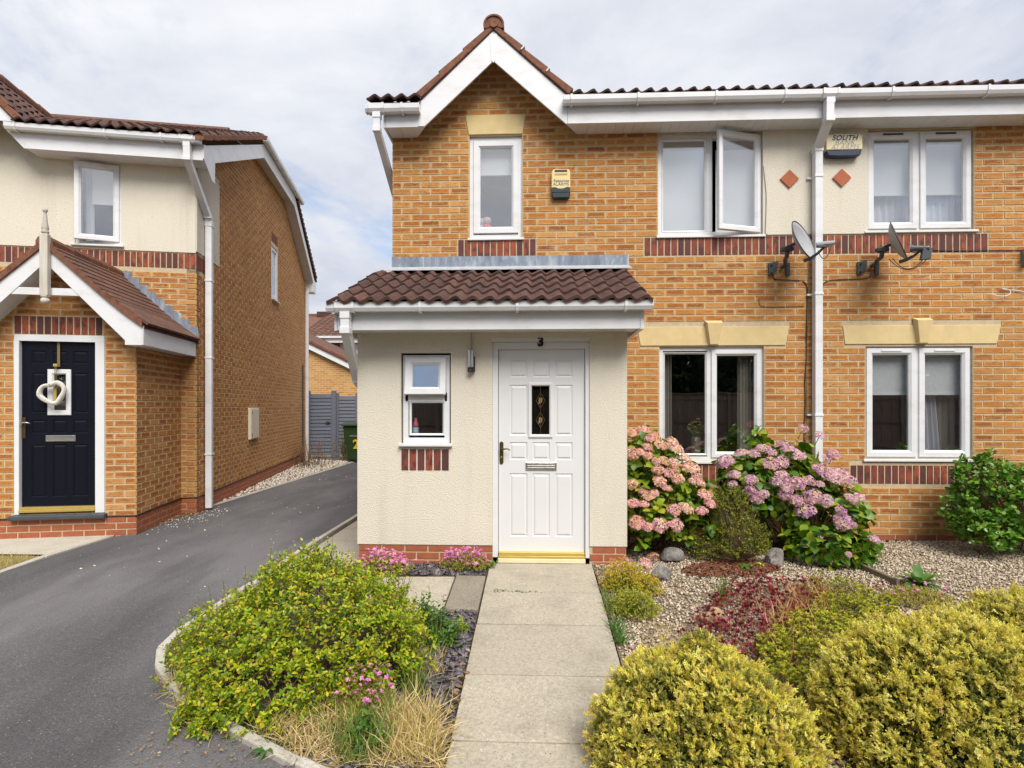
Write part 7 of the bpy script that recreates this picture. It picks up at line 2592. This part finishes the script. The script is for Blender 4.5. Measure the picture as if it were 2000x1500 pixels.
thrift('pink thrift along the porch plinth behind the big bush', gblob(742, 1128, 110, 34, 0.5), 190, 0, 0.5, 0.042)
thrift('pink thrift by the left foot of the white door', gblob(905, 1118, 100, 30, 0.5), 150, 0, 0.5, 0.042)
thrift('low dry thrift with pink flowers on the far gravel beside the right golden dome', gblob(1830, 1196, 110, 22, 0.7), 30, 0, 1.0)
thrift('sparse pink thrift flowers in the gravel just behind the first golden dome', gblob(1265, 1306, 66, 12, 0.6), 16, 0, 1.0, 0.028, 0.05, 200)
tl_, loc = thrift('pink thrift clump with long stems in the straw at the front of the left bed', gblob(706, 1420, 105, 56, 0.8), 90, 0, 0.2, 0.030, 0.13, 700)
blades('green_blades', tl_, loc, patch_points([(640, 1440), (700, 1400), (770, 1400), (760, 1480), (660, 1498)], 260), 0.19, 'green_blade', 0.45, 0.45)


# leafy plants
def leafy(name, label, cat, blobs, nsh, ln, nl, size, tmpl, mat, up=0.7, droop=0.0, spread=1.0, nind=0):
    loc = (blobs[0][0], blobs[0][1], gz(blobs[0][1]))
    t_ = plant(name, label, cat, loc)
    P, N = blob_points(blobs, nsh, 0.7, 1.05, low=-0.1, lump=0.1)
    T, Q, d, L = shoots(P, N, ln, nl, size, up, 0.35, spread, droop)
    leaves_split(t_, loc, T, Q, tmpl, mat, nind, prefer=np.repeat(facing(P, N), nl))
    twigs('stems', t_, rel(P - d * L[:, None] * 1.3, loc), rel(P, loc), 0.002, 0.0012, 'green_blade', 3)
    return t_


leafy('rowan_seedling', 'blue-green rowan seedling with paired leaflets right of the big bush', 'plant', [gblob(856, 1276, 96, 92, 0.7), gblob(828, 1240, 60, 84, 0.6)], 110, 0.15, 11, 0.033, OVAL, 'fresh_leaf', 0.5, 0.15, 1.2, 120)
leafy('leafy_weed', 'leafy green weed at the foot of the front thrift clump', 'plant', [gblob(708, 1492, 90, 84, 0.7)], 70, 0.10, 6, 0.042, LEAF, 'fresh_leaf', 0.5, 0.1, 1.1, 80)
leafy('leafy_weed', 'small dock leaves beside the left thrift at the door', 'plant', [gblob(948, 1112, 46, 22, 0.6)], 30, 0.06, 4, 0.045, LEAF, 'fresh_leaf', 0.2, 0.1, 1.2, 60)
leafy('leafy_weed', 'straggling green shoots at the front left toe of the bed', 'plant', [gblob(440, 1425, 120, 60, 0.5)], 60, 0.13, 8, 0.032, LEAF, 'spirea_leaf', 0.3, 0.0, 1.0, 80)
leafy('leafy_weed', 'yellow and green weeds beside the slate chips at the path edge', 'plant', [gblob(900, 1240, 40, 28, 0.9)], 40, 0.07, 5, 0.024, LEAF, 'spirea_leaf', 0.4, 0.1, 1.1, 40)


def rosette_plant(name, label, u, v, n, ln, mat, flat=0.5):
    x, y = gp(u, v)
    loc = (x, y, gz(y))
    t_ = plant(name, label, 'plant', loc)
    me = bpy.data.meshes.new('leaf')
    tv, tf = LEAF
    me.from_pydata([(a * .62, b, c - 0.25 * b * b) for a, b, c in tv], [], tf)
    me.materials.append(MATS[mat])
    me.polygons.foreach_set('use_smooth', [True] * len(me.polygons))
    for i in range(n):
        a = i * 2.4 + random.uniform(-.3, .3)
        el = random.uniform(0.25, 1.1) * flat * 1.6
        o = link('leaf', me, t_, (0, 0, 0.01), None)
        s = ln * random.uniform(0.6, 1.15)
        o.matrix_local = Matrix.LocRotScale(Vector((0, 0, .01)), Matrix.Rotation(a, 3, 'Z') @ Matrix.Rotation(el, 3, 'X'), Vector((s, s, s)))
    return t_


rosette_plant('dandelion', 'dandelion rosette with jagged green leaves in the gravel below the right window', 1795, 1148, 26, 0.20, 'fresh_leaf', 0.75)
rosette_plant('young_weed', 'small bright green rosette in the gravel left of the dry thrift', 1750, 1172, 26, 0.085, 'saxifrage_green', 0.5)
rosette_plant('young_weed', 'pale green seedling on the red bark below the box shrub', 1456, 1110, 12, 0.09, 'fresh_leaf', 0.4)
rosette_plant('young_weed', 'second tiny seedling on the red bark nearer the mauve hydrangea', 1487, 1106, 10, 0.075, 'saxifrage_green', 0.4)
rosette_plant('young_weed', 'dark green young weed at the kerb tip of the left bed', 520, 1468, 9, 0.075, 'fresh_leaf', 0.3)

# ---- dry grass of the left bed
plA = [(520, 1400), (640, 1350), (760, 1370), (850, 1420), (870, 1500), (600, 1498), (500, 1440)]
loc = ctr(plA)
dg = plant('dry_grass', 'long pale straw grass flopping over the front of the left bed', 'grass', loc)
blades('straw', dg, loc, patch_points(plA, 2600), 0.135, 'straw_blade', 1.3, 0.50, droop=0.7)
blades('green_blades', dg, loc, patch_points(plA, 200), 0.13, 'green_blade', 0.6, 0.5)
plB = [(740, 1400), (860, 1380), (862, 1500), (745, 1500)]
blades('long_straw', dg, loc, patch_points(plB, 900), 0.19, 'straw_blade', 1.1, 0.40, droop=0.7)
plC = [(325, 1330), (360, 1310), (400, 1380), (420, 1440), (370, 1400)]
loc = ctr(plC)
d2 = plant('dry_grass', 'brown dry grass spilling over the curved kerb', 'grass', loc)
blades('straw', d2, loc, patch_points(plC, 620), 0.14, 'straw_blade', 0.8, 0.35, droop=0.3)
plD = [(770, 1330), (810, 1300), (830, 1360), (800, 1390)]
tuft('dry_grass', 'upright grass blades behind the front thrift clump', 'grass', plD, 170, 0.20, 'green_blade', 0.35, 0.35)
tuft('dry_grass', 'yellowed grass at the right foot of the big bush', 'grass', [(800, 1270), (860, 1255), (870, 1320), (820, 1330)], 260, 0.10, 'straw_blade', 0.8, 0.5)
# fallen leaves
def fallen(name, label, poly, n, size, mat='dead_leaf'):
    P = patch_points(poly, n) + UP * 0.008
    ax = norm(rng.normal(size=(n, 3)) * np.array([1, 1, 0.25]))
    T = frames(ax, norm(UP + rng.normal(size=(n, 3)) * 0.45), size * rng.uniform(0.5, 1.2, n))
    o = link(name, scatter_mesh(name, *LEAF, T, P, mat))
    return tag(o, label, None, None, 'stuff')


fallen('fallen_leaves', 'curled dead leaves under the straw in the left bed', [(560, 1440), (700, 1420), (870, 1400), (880, 1290), (915, 1290), (880, 1498), (560, 1498)], 230, 0.045)
fallen('fallen_leaves', 'dead leaves on the soil between the rowan and the path', [(850, 1200), (925, 1190), (905, 1300), (860, 1310)], 80, 0.036)
fallen('bark_litter', 'red-brown bark and leaf litter below the box shrub', [(1330, 1112), (1400, 1092), (1500, 1098), (1530, 1112), (1470, 1128), (1350, 1125)], 1500, 0.035, 'bark_chip')
fallen('fallen_leaves', 'brown leaf litter between the two nearest golden domes', [(1560, 1390), (1600, 1330), (1640, 1400), (1640, 1498), (1610, 1498)], 240, 0.05)
fallen('fallen_leaves', 'orange leaves beside the first golden dome', [(1520, 1325), (1570, 1318), (1590, 1350), (1550, 1362)], 120, 0.035)
fallen('drive_litter', 'twigs and dry bits on the asphalt in front of the kerb', [(230, 1498), (330, 1400), (400, 1420), (470, 1450), (560, 1498)], 110, 0.018, 'dead_leaf')
fallen('drive_litter', 'moss and dirt along the foot of the left house', [(265, 1032), (345, 1000), (405, 992), (420, 985), (395, 1002), (330, 1022)], 420, 0.03, 'dead_leaf')
fallen('joint_weeds', 'little green weeds in the joint of the path slabs', [(968, 1152), (1060, 1156), (1058, 1160), (968, 1158)], 60, 0.022, 'fresh_leaf')
fallen('joint_weeds', 'brown drifted litter below the porch plinth on the right', [(1160, 1108), (1215, 1108), (1205, 1140), (1172, 1140)], 260, 0.022, 'dead_leaf')

# ---- parched lawn blades left of the driveway
n = 9000
x = rng.uniform(-6.3, -4.95, n); y = rng.uniform(4.2, 5.36, n)
P = np.stack([x, y, gzv(y) - 0.015], -1)
o = blades('lawn_grass', None, (0, 0, 0), P, 0.06, 'lawn_blade', 0.7, 0.8)
tag(o, 'parched yellow and green grass blades at the left edge', None, None, 'stuff')

# ---- dead stalks at the far corner of the left house
x0, y0 = -5.75, 13.6
loc = (x0, y0, 0)
ds = plant('dead_weed', 'brown dead weed stalks at the far corner of the left house', 'weeds', loc)
n = 70
A = np.stack([rng.normal(x0, 0.30, n), rng.normal(y0, 0.35, n), np.zeros(n)], -1)
Bq = A + np.stack([rng.normal(0, 0.10, n), rng.normal(0, 0.10, n), rng.uniform(0.25, 0.72, n)], -1)
twigs('stalks', ds, rel(A, loc), rel(Bq, loc), 0.007, 0.003)
P = np.concatenate([A + (Bq - A) * t for t in (0.55, 0.7, 0.82, 0.92, 1.0)])
heads('seed_heads', ds, loc, P, 0.06, 'rust_blade', rosette_template(7, 9, 0.8, 0.16), 0.6)
blades('dry_leaves', ds, loc, np.stack([rng.normal(x0 + .1, 0.5, 300), rng.normal(y0, 0.5, 300), np.zeros(300)], -1), 0.12, 'straw_blade', 0.9, 0.6)
x0, y0 = -5.25, 15.3
loc = (x0, y0, 0)
ds = plant('dry_weed', 'grey-green dry weed between the gate and the bin', 'weeds', loc)
A = np.stack([rng.normal(x0, 0.12, 60), rng.normal(y0, 0.1, 60), np.zeros(60)], -1)
Bq = A + np.stack([rng.normal(0, 0.08, 60), rng.normal(0, 0.06, 60), rng.uniform(0.3, 0.9, 60)], -1)
twigs('stalks', ds, rel(A, loc), rel(Bq, loc), 0.006, 0.003)
P = np.concatenate([A + (Bq - A) * t for t in (0.3, 0.5, 0.7, 0.9)])
heads('foliage', ds, loc, P, 0.09, 'box_leaf', rosette_template(7, 9, 0.5, 0.2), 0.6)

# ---- flowers in the vase
loc = (va.location.x, va.location.y, va.location.z + 0.24)
P = unit(46) * np.array([0.10, 0.08, 0.07]) + np.array([0, 0, 0.10])
heads('blossoms', va, (0, 0, 0), P + np.array([0, 0, 0.24]), 0.055, 'saxifrage_green', rosette_template(12, 2, 0.4, 0.34), 0.5)
heads('rose', va, (0, 0, 0), np.array([[0.0, -0.06, 0.43]]), 0.12, 'rose_petal', rosette_template(16, 2, 0.8, 0.4), 0.1)
twigs('flower_stems', va, np.zeros((20, 3)) + np.array([0, 0, 0.2]), P[:20] + np.array([0, 0, 0.24]), 0.003, 0.002, 'green_blade')

# ---- conifers across the road, seen only in the panes
def conifer(x, y, h, r_, label, n):
    loc = (x, y, gz(y))
    t_ = plant('conifer_tree', label, 'tree', loc, 'conifers across the road')
    MB().tube([(0, 0, 0), (0, 0, h * .6), (0, 0, h * .97)], [0.14, 0.08, 0.02], 7).build('trunk', 'twig', t_)
    z = h * (1 - np.sqrt(rng.random(n)) * 0.96)
    rad = r_ * (1 - z / h) ** 0.8 * rng.uniform(0.55, 1.08, n)
    a = rng.uniform(0, 6.283, n)
    P = np.stack([rad * np.cos(a), rad * np.sin(a), z], -1)
    d = norm(np.stack([np.cos(a), np.sin(a), 0.5 + 0 * a], -1) + rng.normal(size=(n, 3)) * 0.3)
    tv, tf, tip = spray_template(50)
    link('crown', scatter_mesh('crown', tv, tf, frames(d, unit(n), 0.55 * rng.uniform(.6, 1.2, n)), P, 'conifer_dark'), t_)


for x, y, h, r_, lab in ((-1.9, -17, 11.4, 1.7, 'tall slim dark conifer across the road, mirrored in the small upper window'),
                         (-3.4, -18, 10.4, 1.6, 'second, lower conifer mirrored beside the tall one in the upper window')):
    conifer(x, y, h, r_, lab, 900)
n = 21000
x = rng.uniform(-10, 27, n)
z = gz(-8) + 5.9 * rng.random(n) * (0.9 + 0.12 * np.sin(x * 1.9) + 0.08 * np.sin(x * 4.3))
P = np.stack([x, -8.2 + 0.9 * rng.random(n) + 0.5 * np.sin(x * 2.3), z], -1)
d = norm(np.stack([rng.normal(size=n) * .6, np.ones(n) * .5, np.ones(n) * .6], -1))
tv, tf, tip = spray_template(50)
tag(link('treeline', scatter_mesh('treeline', tv, tf, frames(d, unit(n), 0.7 * rng.uniform(.6, 1.2, n)), P, 'conifer_dark')), 'dark belt of trees behind the brown fence across the road', None, None, 'stuff')
